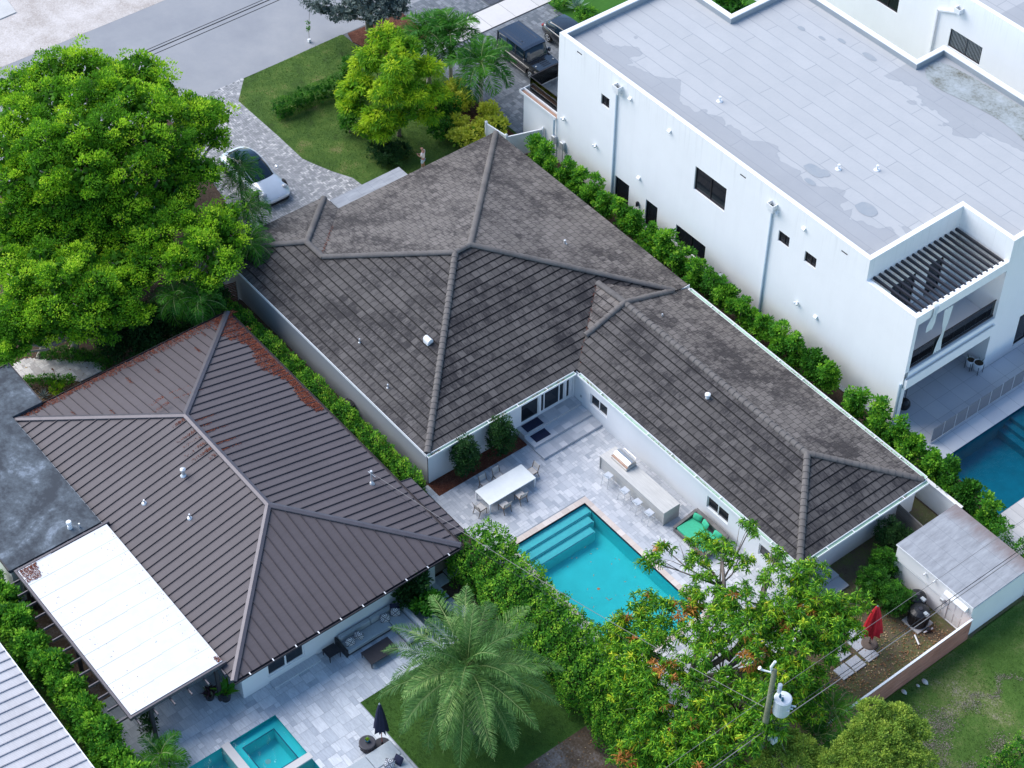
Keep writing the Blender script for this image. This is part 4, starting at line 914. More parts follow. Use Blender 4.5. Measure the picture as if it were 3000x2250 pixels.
for a, b, o in (((X1, Y0), (X1, Y1), (1, 0)), ((X0, Y1), (X1, Y1), (0, 1)), ((X0, Y0), (X0, Y1), (-1, 0))):
    a, b, o = Vector((*a, ZE - .07)), Vector((*b, ZE - .07)), Vector((*o, 0))
    mb.beam(a + o * .15, b + o * .15, .02, .12); mb.beam(a + o * .08 + Vector((0, 0, -.05)), b + o * .08 + Vector((0, 0, -.05)), .14, .015)
gt = mb.build('gutter', M['seam'], H2)
mb = MB(); y = Y0 + .9
while y < Y1: mb.box(X1 + .0, X1 + .17, y, y + .06, ZE - .01, ZE + .01); y += 1.42
mb.build('gutter_brackets', M['alu'], gt)
mb = MB(); Wd = (-23.85, -21.5, .55, 2.2)
wall(mb, 'x', 9.45, -25.4, -12.9, 0, ZE - .13, (Wd,), .1, 1); wall(mb, 'y', -25.4, -13, 9.45, 0, ZE - .13, (), .1, -1); wall(mb, 'y', -11.95, -13, 8.6, 0, ZE - .13, (), .1, 1); wall(mb, 'x', -12.95, -25.4, -11.95, 0, ZE - .13, (), .1, -1)
mb.build('wall', M['white2'], H2)
window(H2, 'x', 9.45, *Wd, out=1, depth=.1, fr=.1, mull=(-22.68,))
mb = MB(); mb.box(9.46, 9.95, -23.8, -20.85, 0, .14); mb.build('door_step', M['marble'], H2)
# small lower roof piece at the right eave
mb = MB(); lr = [(4.0, -11.4, 2.5), (9.0, -11.4, 2.5), (9.0, -10.5, 2.28), (4.0, -10.5, 2.28)]; mb.poly(lr); mb.poly([(p[0], p[1], p[2] - .08) for p in lr][::-1]); mb.cm = 1
ribs(mb, [(9.0, -10.5, 2.28), (4.0, -10.5, 2.28), (4.0, -11.4, 2.5), (9.0, -11.4, 2.5)], (0, -1), .56, .03, .045); mb.build('lean_to_roof', [M['metal_x'], M['seam']], H2)
mb = MB(); mb.box(8.7, 8.95, -12.95, -10.6, 0, 2.2); mb.build('side_wall', M['grey_wood'], H2)
for (x, y), k in (((-2.71, -21.07), 2), ((-2.76, -23.64), 0), ((-.08, -22.35), 1)):
    zf2 = 2.7 + .226 * (y + 26.1); t = MB()
    if k == 2: t.lathe([(.2, -.02), (.13, .06), (.1, .1), (.1, .38), (.16, .39), (.16, .5), (.05, .56)], x, y, 12, zf2)
    else: t.lathe([(.17, -.02), (.13, .05), (.05, .08), (.05, .26 if k == 0 else .32)], x, y, 12, zf2)
    t.build('vent_pipe', M['alu'], H2)
# electric riser on the right slope
x, y = 3.58, -12.84; z = 2.7 + .226 * (-11.5 - y); t = MB(); t.lathe([(.17, -.02), (.1, .12), (.05, .16), (.05, .95), (.09, .97), (.07, 1.06)], x, y, 10, z); t.beam((x - .3, y, z + .75), (x + .25, y + .1, z + .7), .03, .03); t.build('service_mast', M['alu'], H2)
# leaf drifts on the metal roof
ml = lambda x, y: 2.7 + .226 * (y + 26.1) + .012; mr_ = lambda x, y: 2.7 + .226 * (-11.5 - y) + .012; mbk = lambda x, y: 2.7 + .226 * (x + 13.4) + .012
Q = []; r = random.Random(3)
for i in range(26):      # drifts between the seams along the back eave
    y0 = Y0 + .5 + i * .56; d = .3 + r.random() * .3 + (.15 if i > 12 else 0); a = (X0 + .05, y0); Q.append([(a[0], y0, mbk(*a)), (a[0], y0 + .5, mbk(*a)), (a[0] + d, y0 + .5, mbk(a[0] + d, 0)), (a[0] + d, y0, mbk(a[0] + d, 0))])
scatter('leaf_drift', 'drift of red brown leaves along the rear eave', Q, 2600, M['litter'], .075, 21, parent=H2, clump=1.5)
Q = []
for i in range(19):      # right slope, far end
    x0 = X0 + .35 + i * .56; d = max(.2, (1.25 + .5 * math.sin(i * .9)) * (1 - i / 26)) ; y0 = Y1 - .05
    if x0 + 2 > -4.2 and i > 17: continue
    Q.append([(x0, y0, mr_(x0, y0)), (x0 + .5, y0, mr_(x0, y0)), (x0 + .5, y0 - d, mr_(0, y0 - d)), (x0, y0 - d, mr_(0, y0 - d))])
scatter('leaf_drift', 'drift of red brown leaves at the far right eave', Q, 6500, M['litter'], .08, 22, parent=H2, clump=1.4)
Q = []
for i in range(34):      # streaks along seams near the ridges
    x0 = -8.3 + r.random() * 5.5; s = round((x0 - X0 - .06) / .56) * .56 + X0 + .1
    if r.random() < .55: y0 = -18.6; y1 = y0 + .4 + r.random() * 1.6; Q.append([(s, y0, mr_(0, y0)), (s + .09, y0, mr_(0, y0)), (s + .07, y1, mr_(0, y1)), (s, y1, mr_(0, y1))])
    else: y0 = -19.0; y1 = y0 - .3 - r.random() * 1.1; Q.append([(s, y0, ml(0, y0)), (s + .22, y0, ml(0, y0)), (s + .16, y1, ml(0, y1)), (s, y1, ml(0, y1))])
for i in range(12):
    y0 = Y0 + .5 + r.randrange(26) * .56; x0 = X0 + .6 + r.random() * 4.5; Q.append([(x0, y0, mbk(x0, 0)), (x0, y0 + .16, mbk(x0, 0)), (x0 + .5, y0 + .12, mbk(x0 + .5, 0)), (x0 + .5, y0, mbk(x0 + .5, 0))])
Q = [q_ for q_ in Q if all(plane_ok for plane_ok in [True])]
scatter('leaf_streaks', 'thin streaks of red brown leaves beside the seams', Q, 1500, M['litter'], .055, 23, parent=H2, clump=1.3)
# weathered flat roof wing of the same house
mb = MB(); fl = [(-17.3, -24.2), (-13.35, -24.2), (-13.35, -26.1), (-3.3, -26.1), (-3.3, -31.7), (-17.3, -31.7)]; mb.prism(fl, 2.72, 2.96); mb.build('flat_roof', M['oldroof'], H2)
mb = MB(); mb.box(-17.2, -13.2, -31.6, -24.3, 0, 2.72); mb.box(-13.2, -3.4, -31.6, -25.45, 0, 2.72); mb.build('wing_wall', M['white2'], H2)
mb = MB(); mb.beam((-17.3, -24.17, 2.93), (-13.35, -24.17, 2.93), .05, .16); mb.beam((-17.33, -31.7, 2.93), (-17.33, -24.15, 2.93), .05, .16); mb.beam((-17.3, -31.72, 2.93), (-3.3, -31.72, 2.93), .05, .16); mb.build('roof_edge', M['seam'], H2)
t = MB(); t.lathe([(.14, 0), (.12, .2), (.09, .22), (.09, .38), (.15, .4), (.15, .52), (.12, .55)], -3.95, -27.65, 14, 2.96); t.build('vent_hood', M['trim'], H2)
t = MB(); t.lathe([(.05, 0), (.05, .3)], -3.68, -27.2, 10, 2.96); t.build('vent_pipe', M['alu'], H2)
# ---------------------------------------------------------------- white insulated patio roof
PR = thing('patio_cover', 'flat white panel patio cover on a dark beam frame beside the brown metal roof', 'patio cover', (3, -28.7, 0))
M['panel'] = None
def panelmat():
    m, nt, b = new_mat('white_roof_panel'); p = pos(nt); n1 = noise(nt, p, 1.2, 5, .7); n2 = noise(nt, p, 22, 3, .8)
    c = ramp(nt, n1, [(.35, (.62, .63, .655)), (.7, (.70, .705, .72))]); c = mixc(nt, mathn(nt, 'MULTIPLY', ramp(nt, n2, [(.73, (0, 0, 0)), (.76, (1, 1, 1))]), .5), c, (.5, .5, .55))
    L(nt, c, b.inputs['Base Color']); b.inputs['Roughness'].default_value = .5; return m
M['panel'] = panelmat()
mb = MB(); xa, xb, ya, yb = -2.95, 8.75, -31.35, -25.95; n = 10
for i in range(n):
    a = xa + (xb - xa) * i / n; mb.box(a + .008, xa + (xb - xa) * (i + 1) / n - .008, ya, yb, 2.9, 3.0)
    mb.box(a - .03, a + .03, ya, ya + 2.0 + (i % 3) * .6, 3.001, 3.012)
mb.box(2.2, 2.6, -28.0, -27.9, 3.001, 3.02); mb.box(5.2, 5.6, -28.05, -27.95, 3.001, 3.02)
mb.build('roof_panels', M['panel'], PR); mb = MB(); rr = random.Random(9)
for i in range(130): x, y = rr.uniform(xa + .1, xb - .1), rr.choice((ya + .5, ya + 1.2, ya + 4.6, yb - .3)) + rr.gauss(0, .25); q_ = rr.uniform(.01, .03); mb.box(x, x + q_ * 2, min(y, yb - .1), min(y, yb - .1) + q_, 3.0, 3.006)
mb.build('debris', M['litter'], PR)['kind'] = 'stuff'; mb = MB()
for i in range(1, n): a = xa + (xb - xa) * i / n; mb.box(a - .012, a + .012, ya + .02, yb - .02, 2.99, 3.0005)
mb.build('panel_joints', M['fabric_grey'], PR)
mb = MB(); mb.beam((-3.1, -31.45, 2.92), (8.95, -31.45, 2.92), .12, .22); mb.beam((-3.05, -31.5, 2.92), (-3.05, -25.75, 2.92), .12, .24); mb.beam((8.86, -31.5, 2.9), (8.86, -25.8, 2.9), .1, .22)
mb.build('frame', M['metal_cap'], PR)
for i in range(13):
    x = -2.6 + i * .93; mb = MB(); mb.beam((x, -32.1, 2.72), (x, -25.9, 2.72), .06, .16); mb.build('rafter', M['metal_cap'], PR)
for i in range(6):
    y = -31.2 + i * 1.0; mb = MB(); mb.beam((8.5, y, 2.72), (9.4, y, 2.72), .07, .14); mb.build('rafter', M['metal_cap'], PR)
    mb = MB(); mb.beam((-3.4, y, 2.85), (-2.8, y, 2.85), .05, .10); mb.build('rafter', M['metal_cap'], PR)
for x, y in ((8.75, -30.3), (8.75, -26.4), (-2.8, -31.2), (3, -31.3)):
    mb = MB(); mb.bbox(x - .1, x + .1, y - .1, y + .1, 0, 2.65); mb.build('post', M['seam'], PR)
scatter('leaf_patch', 'patch of purple brown leaves on the rear corner', [[(-2.9, -31.3, 3.01), (-2.9, -30.3, 3.01), (-1.9, -30.5, 3.01), (-1.9, -31.3, 3.01)]], 700, M['litter'], .06, 31, parent=PR, clump=1.4)
scatter('leaf_patch', 'few brown leaves on the front corner by the ridge', [[(8.3, -26.2, 3.01), (8.7, -26.2, 3.01), (8.7, -25.98, 3.01), (8.3, -25.98, 3.01)]], 90, M['litter'], .06, 32, parent=PR)
# ---------------------------------------------------------------- third house, lower left corner
H3 = thing('grey_roof_house', 'house corner with a pale grey standing seam metal roof at the lower left', 'house', (5, -40, 0))
mb = MB(); q3 = [(-6, -34.4, 2.95), (40, -34.4, 2.95), (40, -46, 4.8), (-6, -46, 4.8)]; mb.poly(q3); mb.poly([(p[0], p[1], p[2] - .12) for p in q3][::-1]); mb.cm = 1; ribs(mb, [q3[1], q3[0], q3[3], q3[2]], (0, -1), .6, .05, .05); mb.build('roof', [M['grey_metal'], M['grey_seam']], H3)
mb = MB(); mb.box(-5.5, 39, -45.8, -34.8, 0, 2.8); mb.build('wall', M['white2'], H3)
mb = MB(); mb.beam((-6, -34.38, 2.88), (40, -34.38, 2.88), .08, .14); mb.build('gutter', M['trim'], H3)
# ================================================================ tall white house
WH = thing('white_modern_house', 'tall white two storey flat roofed house with a slatted balcony at its near corner', 'house', (0, 24, 0))
ZT = 10.5; ZF = 10.02; YW = 15.7; XF = 16.77; PW = .33
foot = [(-15.0, YW), (12.83, YW), (12.83, 23.45), (XF, 23.45), (XF, 34.35), (1.2, 34.35), (1.2, 31.85), (-9.7, 31.85), (-9.7, 25.9), (-15.0, 25.9)]
ins = [(-15 + PW, YW + PW), (12.83 - PW, YW + PW), (12.83 - PW, 23.45 + PW), (XF - PW, 23.45 + PW), (XF - PW, 34.35 - PW), (1.2 + PW, 34.35 - PW), (1.2 + PW, 31.85 - PW), (-9.7 + PW, 31.85 - PW), (-9.7 + PW, 25.9 - PW), (-15 + PW, 25.9 - PW)]
n = len(foot)
mb = MB(); mb.poly(ins, ZF); mb.build('roof', M['membrane'], WH)
mb = MB()
for i in range(n):
    j = (i + 1) % n
    mb.add([(*foot[i], ZT), (*foot[j], ZT), (*ins[j], ZT - .02), (*ins[i], ZT - .02)], [(0, 1, 2, 3)])
    mb.add([(*ins[i], ZT - .02), (*ins[j], ZT - .02), (*ins[j], ZT - .1), (*ins[i], ZT - .1)], [(0, 1, 2, 3)])
    mb.add([(*foot[i], ZT), (*foot[j], ZT), (*foot[j], ZT - .02), (*foot[i], ZT - .02)], [(0, 1, 2, 3)])
mb.build('parapet_cap', M['cap'], WH)
mb = MB()
for i in range(n):
    j = (i + 1) % n; mb.add([(*ins[i], ZT - .1), (*ins[j], ZT - .1), (*ins[j], ZF), (*ins[i], ZF)], [(0, 1, 2, 3)])
    # cant strip
    a, b = Vector(ins[i]), Vector(ins[j])
mb.build('parapet_flashing', M['flash'] if 'flash' in M else M['stain'], WH)
sm = lambda P: P
def smooth(poly, k=2):
    for _ in range(k):
        q = []
        for i in range(len(poly)): a, b = poly[i], poly[(i + 1) % len(poly)]; q += [(a[0] * .75 + b[0] * .25, a[1] * .75 + b[1] * .25), (a[0] * .25 + b[0] * .75, a[1] * .25 + b[1] * .75)]
        poly = q
    return poly
mb = MB()
for cx, cy, rx, ry in ((9.19, 19.2, .75, .55), (4.75, 19.3, .8, .45), (5.35, 18.35, .45, .22), (-1.3, 30.2, .6, .25), (-3.6, 30.0, .35, .18), (-4.6, 29.2, .3, .15), (-6.2, 28.9, .3, .2), (5.3, 19.6, .4, .3)):
    mb = MB(); zk = ZF + .010 + .002 * (cx > 5) + .002 * (cy > 18.5)
    mb.poly(smooth([(cx + rx * (1 + .15 * math.sin(k * 2.3)) * math.cos(k * PI / 5), cy + ry * math.sin(k * PI / 5)) for k in range(10)], 1), zk); mb.build('roof_stain', M['stain'], WH)
mb = MB(); mb.poly(smooth([(1.65, 33.9), (1.6, 32.2), (3, 31.0), (6, 31.6), (9, 31.9), (12, 31.0), (16.3, 31.5), (16.3, 33.95)], 2), ZF + .018); mb.build('roof_mould', M['stain2'], WH)
for x, y in ((-3.74, 19.41), (5.55, 20.53), (7.03, 22.31)):
    t = MB(); t.lathe([(.2, .012), (.16, .05), (.06, .07), (.06, .3), (.085, .31), (.085, .36)], x, y, 12, ZF); t.build('vent_pipe', M['trim'], WH)
# walls
mb = MB()
wins = {'a': (-10.68, -9.86, 7.4, 8.22), 'b': (-1.65, 1.16, 6.22, 8.05), 'c': (5.77, 6.69, 7.1, 7.93), 'd': (8.01, 8.97, 7.05, 7.86), 'e': (-8.9, -7.5, .35, 2.6), 'f': (-5.83, -4.7, .35, 2.6), 'g': (-2.88, -.1, .95, 2.48)}
slits = [(-13.2, -12.72, 9.98, 10.1), (2.11, 2.62, 9.78, 9.9), (10.66, 11.16, 9.66, 9.78)]
wall(mb, 'y', YW, -15, 12.83, 0, ZT - .02, list(wins.values()) + slits, .16, -1)
wall(mb, 'y', YW, 12.83, XF, 0, 8.9, (), .16, -1)
wall(mb, 'x', -15, YW, 25.9, 0, ZT - .02, (), .1, -1); wall(mb, 'y', 25.9, -15, -9.7, 0, ZT - .02, (), .1, 1); wall(mb, 'x', -9.7, 25.9, 31.85, 0, ZT - .02, (), .1, -1)
wall(mb, 'y', 31.85, -9.7, 1.2, 0, ZT - .02, (), .1, 1); wall(mb, 'x', 1.2, 31.85, 34.35, 0, ZT - .02, (), .1, -1); wall(mb, 'y', 34.35, 1.2, XF, 0, ZT - .02, (), .1, 1)
RW = (26.1, 28.6, .35, 2.95); wall(mb, 'x', XF, 23.45, 34.35, 0, ZT - .02, (RW,), .2, 1)
BD = (18.2, 20.3, 4.4, 7.0); BD2 = (21.4, 22.7, 4.4, 7.0); wall(mb, 'x', 12.83, YW, 23.45, 4.4, ZT - .02, (BD, BD2), .12, 1)
wall(mb, 'y', 23.45, 12.83, XF, 0, ZT - .02, ((13.4, 14.9, .1, 3.2),), .12, -1)
wall(mb, 'y', YW + .3, 12.83, XF - .01, 0, 8.9, (), .1, 1)
mb.box(XF - .32, XF, YW + .003, 23.445, 8.2, 8.9)                       # beam over the balcony
mb.box(12.83, XF - .33, YW + .002, YW + .3, 8.6, 8.897)
mb.box(XF - .3, XF - .002, YW + .003, YW + .32, 4.45, 8.2)              # corner pier
mb.box(XF - .3, XF - .002, YW + .003, YW + .32, 0, 3.25)
mb.box(12.83, XF, YW + .31, 23.44, 3.25, 4.35)                          # balcony slab
mb.box(XF, XF + .22, YW + .05, 23.43, 3.28, 3.95)
mb.build('wall', M['white'], WH)
mb = MB(); mb.box(XF - .02, XF + .2, YW + .1, 23.3, 3.952, 3.96); mb.build('gutter_bed', M['concrete'], WH)
g = MB()
for a, b in (((XF + .03, YW + .06, 3.98), (XF + .03, 23.4, 3.98)), ((XF + .2, YW + .06, 3.98), (XF + .2, 23.4, 3.98))): g.beam(a, b, .035, .08)
g.build('balcony_gutter', M['trim'], WH)
mb = MB(); mb.box(12.85, XF - .05, YW + .33, 23.42, 4.352, 4.38); mb.build('balcony_floor', M['bigtile'], WH)
mb = MB(); mb.box(12.0, 12.1, YW + .3, 23.4, .05, 3.2); mb.build('rear_glass_wall', M['pane'], WH)
mb = MB(); mb.box(12.1, 12.14, 19.4, 19.5, .05, 3.2); mb.box(12.1, 12.14, 21.4, 21.5, .05, 3.2); mb.build('glass_wall_frame', M['bronze'], WH)
window(WH, 'x', 12.83, *BD, out=1, depth=.1, frame='bronze', name='balcony_door', mull=(19.25,)); window(WH, 'x', 12.83, *BD2, out=1, depth=.1, frame='bronze', name='balcony_door')
window(WH, 'y', 23.45, 13.4, 14.9, .1, 3.2, out=-1, depth=.1, frame='bronze', name='terrace_door')
window(WH, 'x', XF, *RW, out=1, depth=.18, frame='bronze', mull=(27.4,))
for k in 'abcdefg':
    a, b, lo, hi = wins[k]; window(WH, 'y', YW, a, b, lo, hi, out=-1, depth=.14, frame='bronze', mull=((a + b) / 2,) if k not in 'ef' else (), name='side_door' if k in 'ef' else 'window')
mb = MB()
for a, b, lo, hi in slits: mb.box(a + .004, b - .004, YW + .02, YW + .03, lo + .004, hi - .004)
mb.build('overflow_slot', M['dark'], WH)
mb = MB()
for i in range(16):
    y = 16.3 + i * (23.2 - 16.3) / 15; mb = MB(); mb.box(12.85, XF - .22, y - .065, y + .065, 8.78, 8.94); mb.build('pergola_slat', M['dark'], WH)
# glass balustrade
mb = MB(); mb.box(XF - .2, XF - .185, YW + .33, 23.4, 4.55, 5.72); gr = mb.build('balcony_glass', M['glass_rail'], WH)
mb = MB(); mb.beam((XF - .19, YW + .33, 5.75), (XF - .19, 23.42, 5.75), .06, .05); mb.beam((XF - .19, YW + .33, 4.5), (XF - .19, 23.42, 4.5), .08, .12); mb.build('handrail', M['bronze'], gr)
# curtains
def curtain(pts, w, name, lab):
    t = MB(); rr = []
    for i, p in enumerate(pts):
        ww = w[i]; rr.append([(p[0] + .045 * math.sin(k * 1.9), p[1] + ww * (k / 12 - .5), p[2]) for k in range(13)])
    t.loft(rr, caps=False); o = t.build(name, M['curtain'], None, smooth=True); return tag(o, lab, 'curtain', 'white curtains on the balcony')
M['curtain'] = simple('white_curtain', (.78, .82, .82), .9, var=.04)
curtain([(XF + .04, 18.5, 8.15), (XF + .02, 18.5, 6.9), (XF - .03, 18.55, 6.2), (XF - .1, 18.5, 5.4), (XF - .12, 18.5, 4.5)], [.75, .5, .18, .4, .7], 'curtain', 'long white curtain tied in its middle hanging to the balcony floor')
curtain([(XF - .2, 17.35, 9.0), (XF + .07, 17.3, 9.0), (XF + .09, 17.2, 8.4), (XF + .08, 17.05, 7.7), (XF + .05, 17.0, 7.2)], [.4, .45, .35, .7, .5], 'curtain', 'short white cloth thrown over the balcony beam by the slats')
# terrace column, pipes, scuppers
def pipe(x, z1, z0=.1):
    t = MB(); t.bbox(x - .06, x + .06, YW - .13, YW - .01, z0, z1, .02); t.build('downpipe', M['pipe'], WH)
M['pipe'] = simple('painted_pipe', (.50, .60, .68), .5, var=.06)
def scupper(x, z):
    t = MB(); a, b = x - .27, x + .27
    for q in ((a, b, YW - .42, YW - .38, z - .35, z), (a, a + .04, YW - .38, YW, z - .35, z), (b - .04, b, YW - .38, YW, z - .35, z), (a, b, YW - .38, YW, z - .38, z - .33)): t.box(*q)
    t.prism([(x - .2, YW - .33), (x + .2, YW - .33), (x + .2, YW - .01), (x - .2, YW - .01)], z - .6, z - .38); s = t.build('scupper', M['trim'], WH)
    k = MB(); k.box(x - .22, x + .22, YW - .36, YW - .05, z - .3, z - .28); k.build('scupper_bed', M['green_dark'], s)
M['green_dark'] = simple('mossy_bed', (.03, .07, .04), .9)
scupper(-8.95, 9.95); scupper(5.15, 9.68); pipe(-9.12, 9.35); pipe(5.1, 9.1); pipe(XF - .1, 3.6)
for x, z in ((-7.9, 9.5), (-4.16, 9.26), (7.69, 9.4), (-6.62, 3.9), (9.61, 3.7), (5.45, 9.1)):
    t = MB(); t.add([(x - .12, YW, z + .1), (x + .12, YW, z + .1), (x + .12, YW - .17, z - .02), (x - .12, YW - .17, z - .02), (x + .12, YW, z - .14), (x - .12, YW, z - .14), (x + .12, YW - .17, z - .1), (x - .12, YW - .17, z - .1)], [(0, 3, 2, 1), (3, 7, 6, 2), (1, 2, 6, 4), (0, 5, 7, 3), (5, 4, 6, 7)])
    t.build('vent_cover', M['trim'], WH)
for x, z in ((-10.95, 3.85), (8.03, 3.7), (-14.24, 4.05)):
    t = MB(); t.bbox(x - .06, x + .06, YW - .08, YW, z - .06, z + .06, .02); t.tube([(x, YW - .08, z), (x - .12, YW - .22, z - .02)], [.07, .09], 10); t.tube([(x, YW - .08, z), (x + .12, YW - .2, z - .05)], [.06, .08], 10); t.build('security_lamp', M['trim'], WH, smooth=False)
t = MB(); t.bbox(-6.6, -6.46, YW - .2, YW, 1.6, 1.95, .03); t.build('wall_lantern', M['black'], WH)
# annex with glass railed deck at the far end
mb = MB(); mb.box(-18.6, -15.0, YW + .05, 20.5, 0, 3.45); mb.build('annex_wall', M['white'], WH)
mb = MB(); mb.box(-18.85, -15.02, YW + .35, 20.7, 3.45, 3.55); mb.build('annex_deck', M['oldroof'], WH)
mb = MB(); mb.beam((-18.9, YW - .1, 3.55), (-15.0, YW - .1, 3.55), .04, .2); mb.beam((-18.9, YW - .1, 3.55), (-18.9, 20.6, 3.55), .04, .2); mb.beam((-18.9, YW + .3, 3.58), (-15.0, YW + .3, 3.58), .05, .16); mb.build('annex_gutter', M['trim'], WH)
mb = MB(); mb.box(-18.86, -15.02, YW - .07, YW + .26, 3.5, 3.52); mb.build('annex_gutter_bed', M['rust'] if 'rust' in M else M['terracotta'], WH)
mb = MB(); mb.box(-18.5, -18.48, YW + .5, 20.4, 3.6, 4.7); mb.box(-18.5, -15.05, YW + .5, YW + .52, 3.6, 4.7); rl = mb.build('annex_glass', M['glass_rail'], WH)
mb = MB(); mb.beam((-18.49, YW + .5, 4.72), (-18.49, 20.4, 4.72), .04, .04); mb.beam((-18.49, YW + .51, 4.72), (-15.05, YW + .51, 4.72), .04, .04); mb.beam((-18.49, YW + .51, 3.6), (-15.05, YW + .51, 3.6), .06, .08); mb.build('annex_handrail', M['bronze'], rl)
t = MB(); t.tube([(-15.15, YW - .1, 3.4), (-15.15, YW - .1, .1)], .07, 8); t.build('downpipe', M['pipe'], WH)
# ================================================================ second white house behind
WB = thing('rear_white_house', 'second white flat roofed house partly seen at the top right corner', 'house', (0, 45, 0))
YB = 39.5
mb = MB(); wall(mb, 'y', YB, -30, 24, 0, ZT - .02, ((-2.29, .55, 6.2, 7.63), (-9.0, -7.0, 6.2, 7.6)), .14, -1); wall(mb, 'x', 24, YB, 60, 0, ZT, (), .1, 1); wall(mb, 'x', -30, YB, 60, 0, ZT, (), .1, -1); mb.build('wall', M['white'], WB)
mb = MB(); mb.box(-30, 24, YB, YB + .35, ZT - .02, ZT); mb.box(-30, 24, YB + .34, YB + .35, ZF, ZT - .03); mb.build('parapet_cap', M['cap'], WB)
mb = MB(); mb.poly([(-30, YB + .35), (24, YB + .35), (24, 60), (-30, 60)], ZF); mb.build('roof', M['membrane'], WB)
M['blind'] = woodmat('striped_blind', (.05, .06, .06), (.10, .12, .12), 'x')
window(WB, 'y', YB, -2.29, .55, 6.2, 7.63, out=-1, depth=.12, frame='bronze', mull=(-.85,), pane='blindglass' if 'blindglass' in M else 'pane')
t = MB()
for i in range(24): x = -2.2 + i * .115; t.box(x, x + .03, YB + .105, YB + .118, 6.28, 7.55)
t.build('curtain_folds', M['fabric_grey'], WB)
window(WB, 'y', YB, -9.0, -7.0, 6.2, 7.6, out=-1, depth=.12, frame='bronze', mull=(-8,))
for z in (9.6,):
    x = -1.8; t = MB(); a, b = x - .25, x + .25
    for q in ((a, b, YB - .42, YB - .38, z - .35, z), (a, a + .04, YB - .38, YB, z - .35, z), (b - .04, b, YB - .38, YB, z - .35, z), (a, b, YB - .38, YB, z - .38, z - .33)): t.box(*q)
    s = t.build('scupper', M['trim'], WB); k = MB(); k.box(x - .2, x + .2, YB - .36, YB - .05, z - .3, z - .28); k.build('scupper_bed', M['green_dark'], s)
t = MB(); t.beam((-1.9, YB - .1, 9.15), (-3.55, YB - .1, 8.45), .12, .12); t.beam((-3.55, YB - .1, 8.5), (-3.55, YB - .1, .1), .12, .12); t.build('downpipe', M['trim'], WB)
# ================================================================ shed and fences
SH = thing('garden_shed', 'low white garden shed with a streaked grey flat roof beside the alley', 'shed', (27.5, 9.5, 0))
mb = MB(); DH = (28.5, 29.55, .05, 2.1); wall(mb, 'y', 7.4, 24.56, 30.05, 0, 2.5, (DH,), .1, -1); wall(mb, 'x', 30.05, 7.4, 12.0, 0, 2.5, (), .1, 1); wall(mb, 'x', 24.56, 7.4, 12.0, 0, 2.5, (), .1, -1); wall(mb, 'y', 12.0, 24.56, 30.05, 0, 2.5, (), .1, 1); mb.build('wall', M['white'], SH)
mb = MB(); mb.box(24.5, 30.1, 7.34, 12.05, 2.5, 2.62); mb.build('roof', M['shedroof'], SH)
mb = MB(); mb.beam((24.5, 7.33, 2.56), (30.1, 7.33, 2.56), .03, .1); mb.beam((30.11, 7.34, 2.5), (30.11, 12.05, 2.5), .02, .1); mb.build('roof_edge', M['trim'], SH)
mb = MB(); mb.bbox(28.52, 29.53, 7.44, 7.48, .05, 2.08, .01)
for i, j in ((0, 0), (1, 0), (0, 1), (1, 1)): mb.bbox(28.62 + i * .48, 28.62 + i * .48 + .36, 7.42, 7.45, .2 + j * .95, .2 + j * .95 + .75, .01)
dr = mb.build('door', M['trim'], SH); k = MB(); k.lathe([(.03, 0), (.03, .05)], 28.6, 7.4, 8, 1.0); k.build('handle', M['steel'], dr)
t = MB(); t.loft([[(x, 7.38 - .32 * math.sin(a) * .9, 2.16 + .17 * math.cos(a)) for a in [PI * j / 8 for j in range(9)]] for x in (28.25, 29.8)]); t.build('door_awning', M['trim'], SH)
t = MB(); t.tube([(24.8, 7.33, 1.55), (28.2, 7.33, 1.5), (28.2, 7.33, .3)], .025, 6); t.bbox(28.05, 28.3, 7.2, 7.36, 1.35, 1.55, .02); t.build('conduit', M['alu'], SH)
t = MB()
for x, z in ((26.7, 2.2), (27.4, 2.25)): t.tube([(x, 7.38, z), (x, 7.2, z - .03)], [.05, .06], 8)
t.build('flood_lamp', M['trim'], SH)
# garden wall right of shed
WL = thing('garden_wall', 'long white masonry wall continuing behind the shed along the alley', 'wall', (30.1, 16, 0)); mb = MB(); mb.box(29.95, 30.15, 12.06, 40, 0, 1.9); mb.build('wall_body', M['white'], WL)
def boardfence(name, label, a, b, h, mat, board=.14, cap=None, z0=0., posts=2.2, lat=None, cat='fence', gapz=.012, thick=.03, group=None):
    a, b = Vector((*a, 0)), Vector((*b, 0)); d = b - a; t = thing(name, label, cat, tuple(a), 0, group); mb = MB(); r = random.Random(int(a.x * 7 + a.y)); z = z0
    q = Vector((-d.y, d.x, 0)).normalized()
    while z < h - .02:
        for i in range(max(1, int(d.length / 2.4))):
            n = max(1, int(d.length / 2.4)); mb.cv = r.random(); p, e = a + d * (i / n), a + d * ((i + 1) / n); mb.beam(p + Vector((0, 0, z + board / 2)), e + Vector((0, 0, z + board / 2)), thick, board - gapz)
        z += board
    mb.build('boards', M[mat], t); n = max(1, round(d.length / posts))
    for i in range(n + 1):
        p = a + d * (i / n) - q * .06; mb = MB(); mb.box(p.x - .04, p.x + .04, p.y - .04, p.y + .04, 0, h + .02); mb.build('post', M[mat if not lat else lat], t)
    if cap: mb = MB(); mb.beam(a + Vector((0, 0, h + .02)), b + Vector((0, 0, h + .02)), .12, .03); mb.build('rail_cap', M[cap], t)
    return t
boardfence('plank_fence', 'long reddish brown plank fence between the back yard and the grassy alley', (30.2, 7.35), (30.2, -4.2), 1.75, 'fence_wood', cap='trim', gapz=.022, board=.16)
boardfence('plank_fence', 'short weathered plank fence piece below the palm fronds beside the pole', (30.2, -4.4), (31.4, -9.5), 1.7, 'fence_wood', gapz=.022, board=.16)
